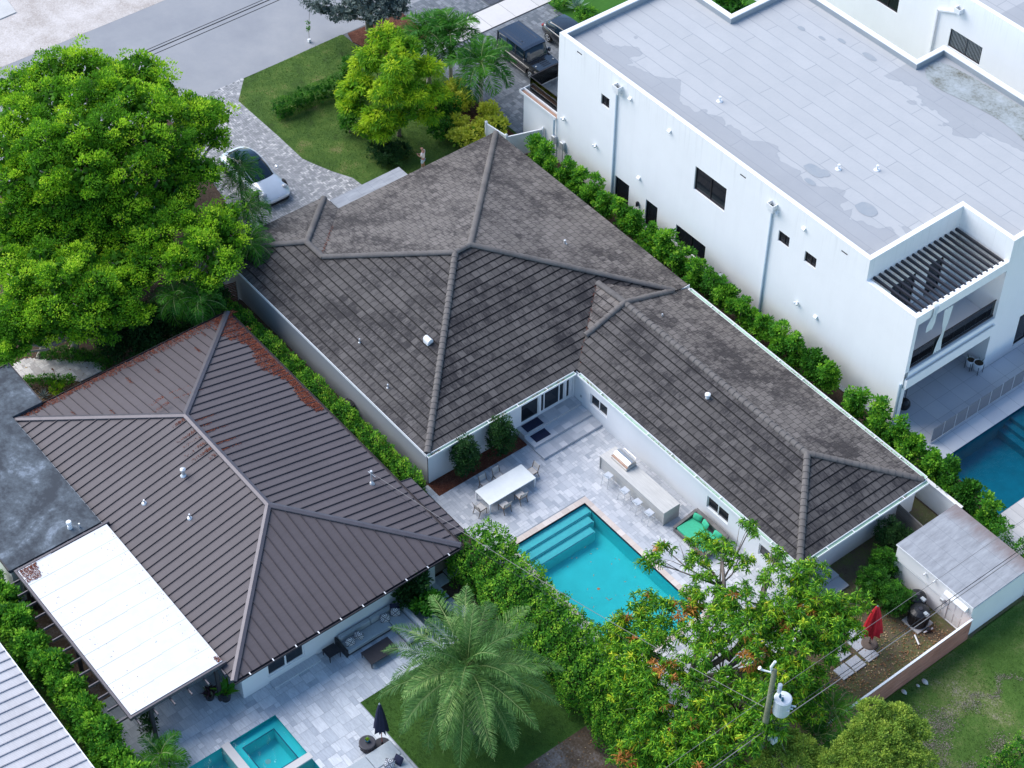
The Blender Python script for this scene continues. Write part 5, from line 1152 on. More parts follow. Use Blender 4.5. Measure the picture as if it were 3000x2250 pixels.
boardfence('slat_fence', 'brown horizontal slat fence between the shaded side wall and the big tree', (-16.4, -9.1), (-17.0, -11.6), 1.6, 'slat_wood', gapz=.05, lat='grey_wood')
boardfence('grey_fence', 'short grey board fence behind the shrubs near the end of the wing', (21.6, 10.3), (24.5, 10.1), 1.6, 'grey_wood')
LW = thing('low_wall', 'thin white boundary wall between the tiled roof and the shrub row', 'wall', (4, 12.75, 0)); mb = MB(); mb.box(-15.8, 24.5, 12.68, 12.84, 0, 1.75); mb.build('wall_body', M['white2'], LW); mb = MB(); mb.box(-15.8, 24.5, 12.64, 12.88, 1.75, 1.8); mb.build('coping', M['cap'], LW)
# white vinyl fence
t = thing('vinyl_fence', 'white vinyl privacy fence at the far corner of the tiled roof', 'fence', (-17, 14, 0))
for (ax, ay), (bx, by) in (((-19.2, 13.0), (-17.4, 13.2)), ((-17.2, 13.2), (-16.4, 15.6))):
    mb = MB(); mb.beam((ax, ay, .9), (bx, by, .9), .05, 1.7); mb.build('panel', M['trim'], t)
    mb = MB(); mb.beam((ax, ay, 1.78), (bx, by, 1.78), .09, .1); mb.build('top_rail', M['trim'], t)
for x, y in ((-19.25, 13.0), (-16.35, 15.62), (-17.3, 13.2)):
    mb = MB(); mb.box(x - .07, x + .07, y - .07, y + .07, 0, 1.95); mb.add([(x - .09, y - .09, 1.95), (x + .09, y - .09, 1.95), (x + .09, y + .09, 1.95), (x - .09, y + .09, 1.95), (x, y, 2.05)], [(3, 2, 1, 0), (0, 1, 4), (1, 2, 4), (2, 3, 4), (3, 0, 4)]); mb.build('post', M['trim'], t)
# mesh pool fence on the tiled deck
M['mesh'] = simple('grey_mesh', (.20, .21, .24), .8, var=.05)
t = thing('pool_fence', 'grey mesh safety fence on poles between the tiled deck and the deep blue pool', 'fence', (19.05, 24, 0)); mb = MB(); mb.box(19.03, 19.05, 16.4, 40, .08, 1.2); mb.build('mesh_panel', M['mesh'], t)
for i in range(24):
    y = 16.4 + i * 1.02; mb = MB(); mb.tube([(19.05, y, 0), (19.05, y, 1.25)], .025, 6); mb.build('post', M['alu'], t)
# ================================================================ pools
def basin(t, x0, x1, y0, y1, depth, mat, line, zt=0., band=.12):
    mb = MB()
    for a, b, c, d in ((x0, y0, x1, y0), (x1, y0, x1, y1), (x1, y1, x0, y1), (x0, y1, x0, y0)): mb.add([(a, b, zt - band), (c, d, zt - band), (c, d, -depth), (a, b, -depth)], [(0, 1, 2, 3)])
    mb.add([(x0, y0, -depth), (x1, y0, -depth), (x1, y1, -depth), (x0, y1, -depth)], [(0, 1, 2, 3)]); mb.build('basin', M[mat], t)
    mb = MB()
    for a, b, c, d in ((x0, y0, x1, y0), (x1, y0, x1, y1), (x1, y1, x0, y1), (x0, y1, x0, y0)): mb.add([(a, b, zt), (c, d, zt), (c, d, zt - band), (a, b, zt - band)], [(0, 1, 2, 3)])
    mb.build('tile_band', M[line], t)
p = thing('swimming_pool', 'turquoise rectangular swimming pool with submerged steps in the courtyard', 'pool', (15, -5.3, 0))
x0, x1, y0, y1 = P1; basin(p, x0, x1, y0, y1, 1.25, 'plaster', 'pool_line', .02, .2)
for i, (a, b, z) in enumerate(((x0, x0 + .62, -.22), (x0 + .62, x0 + 1.2, -.33), (x0 + 1.2, x0 + 1.75, -.46))):
    mb = MB(); mb.box(a, b, y0 + .02, y1 - .02 - (.0 if i == 0 else .35 * (i - .2)), -1.25, z); s = mb.build('pool_step', M['plaster_step'] if 'plaster_step' in M else M['plaster'], p)
    k = MB(); k.box(b - .06, b - .01, y0 + .05, y1 - .1 - (.0 if i == 0 else .35 * (i - .2)), z + .002, z + .008); k.build('step_edge_tiles', M['pool_line'], s)
mb = MB(); mb.poly([(x0, y0), (x1, y0), (x1, y1), (x0, y1)], -.14); mb.build('water', M['water'], p)
mb = MB(); r = random.Random(4)
for (a, b, c, d) in ((CP[0], x0, CP[2], CP[3]), (x1, CP[1], CP[2], CP[3]), (x0, x1, CP[2], y0), (x0, x1, y1, CP[3])):
    lx = (b - a) > (d - c); L_ = (b - a) if lx else (d - c); nn = int(L_ / .45)
    for i in range(nn):
        mb.cv = r.random()
        if lx: mb.box(a + L_ * i / nn + .003, a + L_ * (i + 1) / nn - .003, c, d, -.1, .022)
        else: mb.box(a, b, c + L_ * i / nn + .003, c + L_ * (i + 1) / nn - .003, -.1, .022)
mb.build('coping', M['coping'], p)
mb = MB(); r = random.Random(6)
for i in range(22): x, y = r.uniform(12.5, 17.5), r.uniform(-7, -3.5); mb.beam((x, y, -.128), (x + r.uniform(-.12, .12), y + r.uniform(-.1, .1), -.128), .03, .004)
mb.tube([W('T8', 1715, 555, -.13), W('T8', 1735, 572, -.13), W('T8', 1755, 560, -.13)], .02, 4); mb.lathe([(.09, 0), (.07, .01)], *W('T8', 1667, 488)[:2], 7, -.135); struct('pool_leaves', mb, M['litter2'], 'stuff')
s = thing('spa_pool', 'blue pool at the bottom edge split by pale stone strips with a square spa', 'pool', (13, -27, 0)); x0, x1, y0, y1 = P2
basin(s, x0, x1, y0, y1, 1.2, 'plaster', 'pool_line', 0, .14)
mb = MB(); mb.box(x0, x1, -27.95, -27.5, -1.2, .02); mb.box(14.27, 14.68, -27.5, y1, -1.2, .02); mb.build('divider', M['walkway'], s)
mb = MB(); mb.box(x0 + .01, 14.26, -27.49, -27.0, -1.2, -.35); mb.box(x0 + .01, 14.26, -25.15, y1 - .01, -1.2, -.35); mb.box(x0 + .01, 11.8, -27, -25.15, -1.2, -.35); mb.box(14.0, 14.26, -27, -25.15, -1.2, -.35); b = mb.build('spa_bench', M['plaster'], s)
mb = MB()
for q in ((11.8, 14.0, -27.06, -27.0), (11.8, 14.0, -25.15, -25.09), (11.74, 11.8, -27.06, -25.09), (14.0, 14.06, -27.06, -25.09)): mb.box(*q, -.348, -.34)
mb.build('bench_edge_tiles', M['pool_line'], b); mb = MB(); mb.lathe([(.16, 0), (.12, .012), (.02, .014)], 12.75, -26.2, 14, -1.199); mb.build('drain', M['walkway'], s)
mb = MB(); mb.poly([(x0, y0), (x1, y0), (x1, y1), (x0, y1)], -.10); mb.build('water', M['water'], s)
d = thing('deep_pool', 'deep blue swimming pool beside the tiled deck at the right edge', 'pool', (27, 20, 0)); x0, x1, y0, y1 = P3; basin(d, x0, x1, y0, y1, 1.5, 'plaster_deep', 'pool_line', .01, .2)
for i in range(3):
    mb = MB(); mb.box(x0, x0 + 2.6 - i * .5, 21.2 + i * .45, 24.5 - i * .3, -1.5, -.9 + i * .28); mb.build('pool_step', M['plaster_deep'], d)
mb = MB(); mb.poly([(x0, y0), (x1, y0), (x1, y1), (x0, y1)], -.12); mb.build('water', M['water_deep'], d)
# ================================================================ vehicles
TT.update({'U3': (1350, 0, 4.424), 'U5': (2500, 950, 4.424), 'U8': (880, 1700, 4.424), 'U11': (800, 1950, 5.53)})
M['carwhite'] = simple('silver_white_car_paint', (.60, .64, .69), .2, .25, var=.03, coat=1, spec=.5)
M['carblack'] = simple('black_car_paint', (.012, .014, .018), .2, 0, var=.1, coat=1, spec=.6)
M['carblue'] = simple('dark_blue_roof_paint', (.02, .028, .045), .18, .2, var=.1, coat=1, spec=.6)
M['carglass'] = glassmat('car_glass', (.008, .02, .035), .03)
M['lamp'] = glassmat('headlamp_glass', (.45, .47, .5), .08)
M['lamp_red'] = glassmat('tail_lamp_glass', (.35, .01, .01), .1)
def wheel(t, x, y, r, w, side):
    mb = MB(); n = 20; y0, y1 = (y, y + w) if side > 0 else (y - w, y)
    def ring(rr, yy): return [(x + rr * math.cos(2 * PI * k / n), yy, r + rr * math.sin(2 * PI * k / n)) for k in range(n)]
    mb.loft([ring(r * .9, y0), ring(r, y0 + .03), ring(r, y1 - .03), ring(r * .9, y1)], close=True)
    wl = mb.build('wheel', M['rubber'], t); mb = MB(); yo = y1 + .004 if side > 0 else y0 - .004
    for k in range(5): a = 2 * PI * k / 5; mb.beam((x, yo, r), (x + r * .62 * math.cos(a), yo, r + r * .62 * math.sin(a)), .03, .06, up=(0, 1, 0))
    mb.loft([ring(r * .66, yo - side * .01), ring(r * .6, yo + side * .006), ring(r * .55, yo - side * .012)], close=True, caps=False); mb.build('rim', M['alu'], wl)
def carbody(t, secs, mat, name='body'):
    rings = []
    for x, wb, wm, wt, z0, zm, zt, cr in secs:
        half = [(wb * .96, z0), (wb, z0 + .08), (wm, zm * .7 + z0 * .3), (wm * .99, zm), (wt, zt - .03), (wt * .8, zt + cr * .55), (wt * .45, zt + cr * .92), (0, zt + cr)]
        rings.append([(x, -y, z) for y, z in half] + [(x, y, z) for y, z in half[:-1][::-1]])
    mb = MB(); mb.loft(rings, close=True); o = mb.build(name, M[mat], t, smooth=True)
    s = o.modifiers.new('s', 'SUBSURF'); s.levels = 1; s.render_levels = 2; return o
def house_(t, secs, mat, name, sub=2):
    rg = []
    for x, w0, w1, z0, z1, cr in secs: rg.append([(x, -w0, z0), (x, -w1, z1), (x, -w1 * .6, z1 + cr * .8), (x, 0, z1 + cr), (x, w1 * .6, z1 + cr * .8), (x, w1, z1), (x, w0, z0)])
    mb = MB(); mb.loft(rg, caps=True); o = mb.build(name, M[mat], t, smooth=True)
    if sub: s = o.modifiers.new('s', 'SUBSURF'); s.levels = 1; s.render_levels = sub
    return o
# white sports car, nose towards +X
t = thing('sports_car', 'pearl white low sports car parked on the herringbone driveway half under the big tree', 'car')
carbody(t, [(-2.75, .60, .72, .55, .38, .55, .66, .03), (-2.6, .82, .92, .72, .26, .62, .80, .05), (-2.1, .92, 1.02, .82, .20, .66, .93, .07), (-1.2, .94, 1.03, .80, .18, .66, .95, .08), (0, .92, .98, .80, .18, .64, .90, .08), (1.0, .93, 1.0, .84, .18, .64, .86, .09), (1.7, .94, 1.03, .82, .18, .64, .80, .08), (2.3, .90, .98, .72, .18, .56, .70, .07), (2.7, .78, .86, .60, .20, .48, .58, .05), (2.88, .55, .66, .48, .26, .42, .50, .02)], 'carwhite')
house_(t, [(-2.35, .55, .45, .88, .93, .02), (-1.7, .80, .60, .90, 1.18, .05), (-.9, .84, .66, .90, 1.36, .06), (-.2, .84, .68, .90, 1.38, .06), (.3, .84, .66, .88, 1.28, .06), (.9, .82, .62, .86, 1.04, .05), (1.28, .74, .55, .84, .90, .03)], 'carglass', 'glasshouse')
mb = MB(); mb.loft([[(x, y, z + .03 + .06 * (1 - (y / w) ** 2)) for y in [w * k / 4 for k in range(-4, 5)]] for x, w, z in ((-1.75, .54, 1.19), (-1.3, .60, 1.32), (-.8, .63, 1.385), (-.3, .63, 1.39), (-.02, .62, 1.36))], caps=False); mb.build('roof', M['carglass'], t, smooth=True)
for s in (-1, 1):
    mb = MB(); mb.tube([(.75, s * .98, .98), (.78, s * 1.12, 1.02)], .03, 6); mb.loft([[(x, s * (1.1 + .09 * math.cos(a)), 1.04 + .07 * math.sin(a)) for a in [2 * PI * k / 8 for k in range(8)]] for x in (.70, .88)], close=True); mb.build('mirror', M['carwhite'], t)
    mb = MB(); mb.lathe([(.17, 0), (.15, .05), (.08, .09), (.01, .1)], 2.28, s * .70, 14, .70); mb.build('headlight', M['lamp'], t, smooth=True)
    mb = MB(); mb.tube([(-2.2, s * .58, .97), (-1.6, s * .66, 1.20), (-.9, s * .70, 1.35), (-.2, s * .71, 1.37), (.4, s * .70, 1.26), (1.15, s * .68, .95)], .035, 6); mb.build('roof_rail', M['carwhite'], t)
    for x in (-1.85, 1.8): wheel(t, x, s * .76, .37, .26, s)
mb = MB(); mb.box(2.55, 2.9, -.62, .62, .24, .30); mb.box(2.75, 2.93, -.55, .55, .2, .25); mb.build('front_lip', M['plastic_black'], t)
mb = MB(); mb.beam((2.86, -.02, .56), (2.88, .02, .56), .05, .06); mb.build('badge', M['steel'], t)
t.location = (-25.7, -1.75, 0); t.scale = (1.08, 1.17, 1.12)
# boxy SUV
t = thing('boxy_suv', 'black boxy off road car with a ribbed dark blue roof on the grey cobble driveway', 'car')
mb = MB(); mb.loft([[(-2.35, y, z) for y, z in ((-.95, .45), (-1.0, 1.0), (-.98, 1.12), (.98, 1.12), (1.0, 1.0), (.95, .45))], [(-2.3, y, z) for y, z in ((-1.0, .42), (-1.04, 1.0), (-1.02, 1.16), (1.02, 1.16), (1.04, 1.0), (1.0, .42))], [(1.1, y, z) for y, z in ((-1.0, .42), (-1.04, 1.0), (-1.0, 1.18), (1.0, 1.18), (1.04, 1.0), (1.0, .42))], [(2.45, y, z) for y, z in ((-.92, .5), (-.98, .95), (-.90, 1.14), (.90, 1.14), (.98, .95), (.92, .5))]], close=True); mb.build('body', M['carblack'], t)
house_(t, [(-2.28, .98, .93, 1.12, 1.98, .03), (-2.0, .98, .93, 1.12, 2.0, .03), (.75, .98, .93, 1.15, 2.0, .03), (1.2, .96, .88, 1.16, 1.22, .01)], 'carglass', 'glasshouse', 0)
mb = MB(); mb.loft([[(x, y, z + .05 * (1 - (y / 1.0) ** 2)) for y in (-.99, -.93, -.6, -.3, 0, .3, .6, .93, .99)] for x, z in ((-2.36, 1.97), (-2.25, 2.02), (.6, 2.03), (.85, 1.99))], caps=False)
for y in (-.7, -.42, -.14, .14, .42, .7): mb.beam((-2.1, y, 2.055), (.2, y, 2.065), .05, .025)
mb.build('roof', M['carblue'], t)
mb = MB()
for y in (-.97, .97): mb.beam((-2.3, y, 2.02), (.72, y, 2.02), .04, .03)
for x in (-2.28, -1.2, -.2, .74):
    for y in (-.965, .965): mb.beam((x, y * 1.015, 1.14), (x + (.0 if x < .5 else .05), y * .975, 1.99), .07, .05)
mb.build('pillars', M['carblack'], t)
for s in (-1, 1):
    mb = MB(); mb.bbox(-1.35, 1.25, s * 1.13 - .11, s * 1.13 + .11, .42, .47, .01); b = mb.build('running_board', M['plastic_black'], t); mb = MB(); mb.beam((-1.35, s * 1.24, .46), (1.25, s * 1.24, .46), .025, .04); mb.build('chrome_strip', M['steel'], b)
    mb = MB(); mb.bbox(.95, 1.15, s * 1.13 - .1, s * 1.13 + .1, 1.25, 1.5, .03); mb.build('mirror', M['carblack'], t)
    mb = MB(); mb.tube([(1.9, s * .78, 1.16), (1.98, s * .78, 1.22)], .05, 8); mb.build('turn_signal', M['lamp'], t)
    mb = MB(); mb.beam((-2.2, s * 1.05, .85), (2.3, s * 1.02, .85), .03, .06); mb.build('side_trim', M['steel'], t)
    for x in (-1.55, 1.7):
        wheel(t, x, s * .84, .42, .27, s); mb = MB(); mb.loft([[(x + .55 * math.cos(a), s * yy, .42 + .55 * math.sin(a)) for a in [PI * k / 8 for k in range(9)]] for yy in (.95, 1.12)], caps=False); mb.build('wheel_arch', M['plastic_black'], t)
mb = MB()
for i in range(5): mb.beam((1.45 + i * .18, -.35, 1.19), (1.45 + i * .18, .35, 1.19), .03, .012)
mb.build('bonnet_vents', M['plastic_black'], t)
mb = MB(); mb.lathe([(.38, 0), (.38, .2), (.3, .24)], 0, 0, 18, 0); w = mb.build('spare_wheel', M['carblack'], t); w.rotation_euler = (0, -PI / 2, 0); w.location = (-2.36, 0, 1.05)
mb = MB(); mb.beam((-.1, -.5, 2.07), (-.05, -.42, 2.07), .04, .05); mb.build('aerial_base', M['plastic_black'], t)
t.location = (-24.75, 21.05, 0)
t = thing('parked_suv', 'dark grey rounded car parked behind the tall white house wall beside the boxy black one', 'car')
carbody(t, [(-2.5, .75, .85, .7, .4, .7, .95, .03), (-2.3, .92, 1.0, .85, .28, .75, 1.1, .05), (-1, .96, 1.04, .9, .24, .78, 1.08, .06), (.8, .96, 1.04, .9, .24, .78, 1.02, .06), (1.9, .94, 1.02, .82, .24, .7, .92, .06), (2.45, .75, .82, .6, .3, .6, .78, .03)], 'carblack')
house_(t, [(-2.4, .8, .65, 1.0, 1.1, .02), (-1.8, .88, .70, 1.05, 1.55, .05), (-.6, .9, .74, 1.05, 1.66, .06), (.3, .88, .72, 1.02, 1.6, .06), (1.2, .8, .62, .98, 1.08, .03)], 'carglass', 'glasshouse')
mb = MB(); mb.loft([[(x, y, z + .05 * (1 - (y / w) ** 2)) for y in [w * k / 3 for k in range(-3, 4)]] for x, w, z in ((-1.7, .66, 1.59), (-1, .7, 1.665), (-.3, .7, 1.67), (.15, .69, 1.64))], caps=False); mb.build('roof', M['carblack'], t, smooth=True)
for s in (-1, 1):
    mb = MB(); mb.beam((-2.1, s * .9, 1.06), (1.1, s * .92, 1.03), .03, .03); mb.build('window_trim', M['steel'], t)
    mb = MB(); mb.bbox(-2.45, -2.3, s * .7 - .18, s * .7 + .18, .85, .98, .02); mb.build('tail_light', M['lamp_red'], t)
    for x in (-1.5, 1.6): wheel(t, x, s * .8, .38, .25, s)
t.location = (-24.4, 24.9, 0)
# ================================================================ courtyard furniture
t = thing('dining_table', 'long white outdoor dining table set for six in the courtyard', 'table', (6.65, -5.75, 0))
M['tabletop'] = simple('white_table_top', (.74, .76, .74), .4, var=.05, scale=2)
mb = MB(); mb.bbox(5.97, 7.34, -7.44, -4.06, .70, .75, .01); mb.build('tabletop', M['tabletop'], t)
for x in (6.03, 7.28):
    for y in (-7.38, -4.12): mb = MB(); mb.box(x - .045, x + .045, y - .045, y + .045, 0, .70); mb.build('leg', M['trim'], t)
M['strap'] = simple('pale_woven_strap', (.50, .48, .46), .8, var=.1)
def mk_chair():
    t = thing('dining_chair', '', 'chair', group='teak strap chairs around the dining table')   # faces +Y, back at -Y
    for x in (-.25, .25):
        mb = MB(); mb.tube([(x, .24, 0), (x, .25, .25), (x, .23, .46)], [.02, .024, .022], 6); mb.build('leg', M['teak'], t)
        mb = MB(); mb.tube([(x, -.36, 0), (x, -.27, .25), (x, -.24, .46), (x, -.30, .72), (x, -.38, .95)], [.02, .026, .028, .026, .02], 6); mb.build('leg', M['teak'], t)
    mb = MB(); mb.beam((-.25, .23, .45), (.25, .23, .45), .04, .04); mb.beam((-.25, -.24, .45), (.25, -.24, .45), .04, .04); mb.beam((-.25, .23, .45), (-.25, -.24, .45), .04, .04); mb.beam((.25, .23, .45), (.25, -.24, .45), .04, .04); mb.build('seat_frame', M['teak'], t)
    mb = MB()
    for i in range(8): x = -.21 + i * .06; mb.box(x - .024, x + .024, -.24, .24, .468, .478)
    for i in range(7): y = -.2 + i * .066; mb.box(-.24, .24, y - .026, y + .026, .479, .487)
    mb.build('seat', M['strap'], t)
    mb = MB()
    for i in range(7): x = -.21 + i * .07; mb.beam((x, -.285, .6), (x, -.375, .93), .05, .02, up=(0, 1, 0))
    for k in range(3): z = .62 + k * .12; y = -.29 - k * .032; mb.beam((-.25, y, z), (.25, y, z), .02, .06)
    mb.build('backrest', M['strap'], t)
    return t
ch = mk_chair(); first = True
for x, y, a, lb in ((5.72, -6.47, -PI / 2, 'strap chair on the flower bed side of the dining table, nearer the metal roof'), (5.72, -5.5, -PI / 2, 'strap chair on the flower bed side of the dining table, nearer the stone steps'), (7.62, -6.6, PI / 2, 'strap chair on the pool side of the dining table, nearer the metal roof'), (7.62, -5.42, PI / 2, 'strap chair on the pool side of the dining table, nearer the bar'), (6.6, -3.78, PI, 'strap chair at the head of the dining table towards the stone steps'), (6.95, -7.8, 0.06, 'strap chair pulled out at the head of the dining table nearest the hedge')):
    if first: ch.location = (x, y, 0); ch.rotation_euler = (0, 0, a); ch['label'] = lb; first = False
    else: dup(ch, (x, y, 0), a, lb)
t = thing('bar_counter', 'long pale stone outdoor bar counter with a built in grill beside the pool', 'counter', (11.3, .35, 0))
mb = MB(); mb.bbox(8.5, 14.1, -.28, .95, 1.02, 1.08, .008); mb.build('countertop', M['counter'], t)
mb = MB(); mb.box(8.55, 14.02, -.2, .9, 0, 1.02); mb.build('base', M['counter'], t)
mb = MB(); mb.box(14.04, 14.1, -.26, .93, 0, 1.02); mb.build('end_panel', M['counter'], t); mb = MB(); mb.box(8.5, 8.54, -.26, .93, 0, 1.02); mb.build('end_panel', M['counter'], t)
t = thing('gas_grill', 'stainless steel gas grill with a domed lid standing on the bar counter', 'grill', (9.75, .5, 1.08))
mb = MB(); mb.bbox(9.0, 10.4, .12, .9, 1.082, 1.26, .02); mb.build('body', M['steel'], t)
mb = MB(); mb.loft([[(x, .58 + .34 * math.cos(a), 1.26 + .26 * math.sin(a)) for a in [PI * k / 7 for k in range(8)]] for x in (9.05, 10.35)]); ld = mb.build('lid', M['steel'], t)
mb = MB(); mb.tube([(9.2, .93, 1.42), (9.2, 1.0, 1.46), (10.2, 1.0, 1.46), (10.2, .93, 1.42)], .018, 6); mb.build('handle', M['steel'], ld)
mb = MB(); mb.bbox(9.02, 10.38, .13, .26, 1.262, 1.30, .01); mb.build('front_shelf', M['bronze_warm'] if 'bronze_warm' in M else M['terracotta'], t)
def mk_stool():
    t = thing('bar_stool', '', 'bar stool', group='aluminium bar stools at the counter')    # faces +Y
    mb = MB(); mb.bbox(-.23, .23, -.22, .23, .73, .76, .012); mb.build('seat', M['alu'], t)
    for x in (-.22, .22):
        mb = MB(); mb.tube([(x, .2, .73), (x * 1.05, .24, .4), (x * 1.1, .26, 0)], .018, 6); mb.build('leg', M['alu'], t)
        mb = MB(); mb.tube([(x, -.2, 1.02), (x, -.27, .9), (x, -.2, .73), (x * 1.05, -.24, .4), (x * 1.1, -.34, 0)], .018, 6); mb.build('leg', M['alu'], t)
    mb = MB(); mb.tube([(-.23, .23, .3), (.23, .23, .3)], .014, 6); mb.tube([(-.23, -.25, .38), (.23, -.25, .38)], .014, 6); mb.tube([(-.23, .23, .3), (-.23, -.25, .38)], .014, 6); mb.tube([(.23, .23, .3), (.23, -.25, .38)], .014, 6); mb.build('footrest', M['alu'], t)
    mb = MB(); mb.loft([[(x, -.27 - .05 * (1 - (x / .22) ** 2), z) for x in [-.22 + .055 * k for k in range(9)]] for z in (.93, 1.02)], caps=False); mb.build('backrest', M['alu'], t); return t
st = mk_stool(); od = ('first bar stool from the grill end of the counter', 'second bar stool from the grill end of the counter', 'third bar stool from the grill end, second from the green sofa', 'bar stool nearest the green cushioned sofa, last at the counter')
for i, (x, a) in enumerate(((9.75, .12), (11.2, .05), (12.3, -.03), (13.32, .04))):
    if i == 0: st.location = (x, -.66, 0); st.rotation_euler = (0, 0, a); st['label'] = od[0]
    else: dup(st, (x, -.66, 0), a, od[i])
t = thing('wicker_sofa', 'grey wicker sofa with bright green cushions beside the bar counter', 'sofa', (16, .8, 0))
mb = MB(); mb.bbox(14.75, 17.4, -.08, 1.6, .05, .32, .03); mb.build('base', M['wicker'], t)
mb = MB(); mb.loft([[(x, y0, .3), (x, y0, .74), (x, y1, .76), (x, y1, .3)] for x, y0, y1 in ((14.75, 1.48, 1.72), (17.4, 1.48, 1.72))], close=True); mb.build('back', M['wicker'], t)
mb = MB(); mb.loft([[(x0, y, .3), (x0, y, z), (x0 + .18, y, z), (x0 + .18, y, .3)] for x0, y, z in ((14.72, -.08, .42), (14.72, .6, .55), (14.72, 1.6, .76))], close=True); mb.build('arm', M['wicker'], t)
mb = MB(); mb.loft([[(x0, y, .3), (x0, y, z), (x0 + .18, y, z), (x0 + .18, y, .3)] for x0, y, z in ((17.25, -.08, .42), (17.25, .6, .55), (17.25, 1.6, .76))], close=True); mb.build('arm', M['wicker'], t)
def pillow(name, parent, c, w, h, th, rot, mat, sub=True):
    mb = MB(); n = 6; R = []
    for s in (1, -1):
        for i in range(n + 1):
            for j in range(n + 1):
                u, v = i / n * 2 - 1, j / n * 2 - 1; pin = 1 - .10 * (u * u + v * v) * .5; R.append((u * w / 2 * (1 - .07 * (1 - v * v) * 0 + .0) * pin, v * h / 2 * pin, s * th / 2 * max(0, (1 - u ** 4) * (1 - v ** 4)) ** .5))
    f = []; m = (n + 1) ** 2
    for i in range(n):
        for j in range(n): a = i * (n + 1) + j; f.append((a, a + n + 1, a + n + 2, a + 1)); f.append((m + a, m + a + 1, m + a + n + 2, m + a + n + 1))
    mb.add(R, f); o = mb.build(name, M[mat], None if parent is None else None, smooth=True)
    if parent is not None: o.parent = parent; o.location = Vector(c) - Vector(parent_origin(parent))
    else: o.location = c
    o.rotation_euler = rot; return o
for x in (15.5, 16.65): mb = MB(); mb.bbox(x - .57, x + .57, .0, 1.3, .32, .48, .05); mb.build('seat_cushion', M['green'], t)
for x, a in ((15.25, .25), (15.9, -.2), (16.9, .1)): pillow('back_cushion', t, (x, 1.28, .72), .6, .42, .15, (1.15, 0, a), 'green')
# ---------------------------------------------------------------- terrace by the metal roofed house
def pattern():
    m, nt, b = new_mat('geometric_print'); tc = N(nt, 'ShaderNodeTexCoord').outputs['Object']
    sp = N(nt, 'ShaderNodeSeparateXYZ'); L(nt, vmap(nt, tc, (3.6, 3.6, 3.6), (0, 0, PI / 4)), sp.inputs[0])
    fx = mathn(nt, 'ABSOLUTE', mathn(nt, 'SUBTRACT', mathn(nt, 'FRACT', sp.outputs[0]), .5)); fy = mathn(nt, 'ABSOLUTE', mathn(nt, 'SUBTRACT', mathn(nt, 'FRACT', sp.outputs[1]), .5))
    d = mathn(nt, 'MAXIMUM', fx, fy); w = mathn(nt, 'GREATER_THAN', mathn(nt, 'SINE', mathn(nt, 'MULTIPLY', d, 26)), .0)
    L(nt, mixc(nt, w, (.012, .016, .04), (.75, .76, .78)), b.inputs['Base Color']); b.inputs['Roughness'].default_value = .85; return m
M['print'] = pattern()
t = thing('corner_sofa', 'low grey L shaped outdoor sofa against the wall under the metal roof eave', 'sofa', (10.2, -17.5, 0))
mb = MB(); mb.box(9.55, 10.6, -19.6, -15.35, .06, .2); mb.box(10.6, 12.1, -16.6, -15.35, .06, .2); mb.build('frame', M['black'], t)
for a, b, c, d in ((9.85, 10.62, -19.5, -16.65), (9.85, 12.05, -16.62, -15.65)): mb = MB(); mb.bbox(a, b, c, d, .2, .42, .04); mb.build('seat_cushion', M['fabric_grey'], t)
for a, b, c, d in ((9.55, 9.84, -19.5, -17.5), (9.55, 9.84, -17.48, -15.4), (9.9, 12.05, -15.63, -15.38)): mb = MB(); mb.bbox(a, b, c, d, .2, .74, .05); mb.build('back_cushion', M['fabric_grey'], t)
mb = MB(); mb.bbox(9.5, 10.62, -19.66, -19.56, .0, .62, .01); mb.build('arm', M['black'], t)
for c, rot, m, lb in (((10.25, -19.15, .60), (1.2, 0, 1.3), 'print', 'larger geometric print cushion lying near the left arm of the grey corner sofa'), ((10.2, -18.55, .62), (1.3, .2, .6), 'print', 'second geometric print cushion, upright beside the one at the sofa arm'), ((10.1, -16.75, .60), (1.1, 0, 1.2), 'print', 'small geometric print cushion leaning in the inner corner of the grey sofa'), ((10.15, -16.1, .66), (1.25, 0, .9), 'print', 'geometric print cushion in front of the plain navy one in the sofa corner'), ((9.95, -16.0, .78), (1.25, 0, 1.0), 'navy', 'plain navy cushion in the corner of the grey sofa')):
    tag(pillow('cushion', None, c, .56, .56, .2, rot, m), lb, 'cushion', 'cushions on the terrace sofas')
def slattable(name, lb, x0, x1, y0, y1, z, cat='table', slats=True):
    t = thing(name, lb, cat, ((x0 + x1) / 2, (y0 + y1) / 2, 0)); mb = MB()
    n = max(4, int((x1 - x0) / .09))
    for i in range(n): mb.box(x0 + (x1 - x0) * i / n, x0 + (x1 - x0) * (i + (.82 if slats else .99)) / n, y0, y1, z - .03, z)
    mb.build('tabletop', M['bronze2'], t); mb = MB(); mb.box(x0 + .02, x1 - .02, y0 + .02, y0 + .05, z - .08, z - .031); mb.box(x0 + .02, x1 - .02, y1 - .05, y1 - .02, z - .08, z - .031); mb.build('apron', M['bronze2'], t)
    for x in (x0 + .05, x1 - .05):
        for y in (y0 + .05, y1 - .05): mb = MB(); mb.tube([(x, y, z - .04), (x, y, 0)], [.045, .022], 6); mb.build('leg', M['bronze2'], t)
    return t
M['bronze2'] = simple('dark_table_metal', (.022, .022, .03), .6, .0, var=.15)
slattable('side_table', 'small dark slatted side table at the left end of the corner sofa', 9.65, 10.38, -20.58, -19.82, .48)
slattable('coffee_table', 'long dark coffee table in front of the grey corner sofa', 11.05, 12.05, -19.05, -17.3, .42, slats=False)
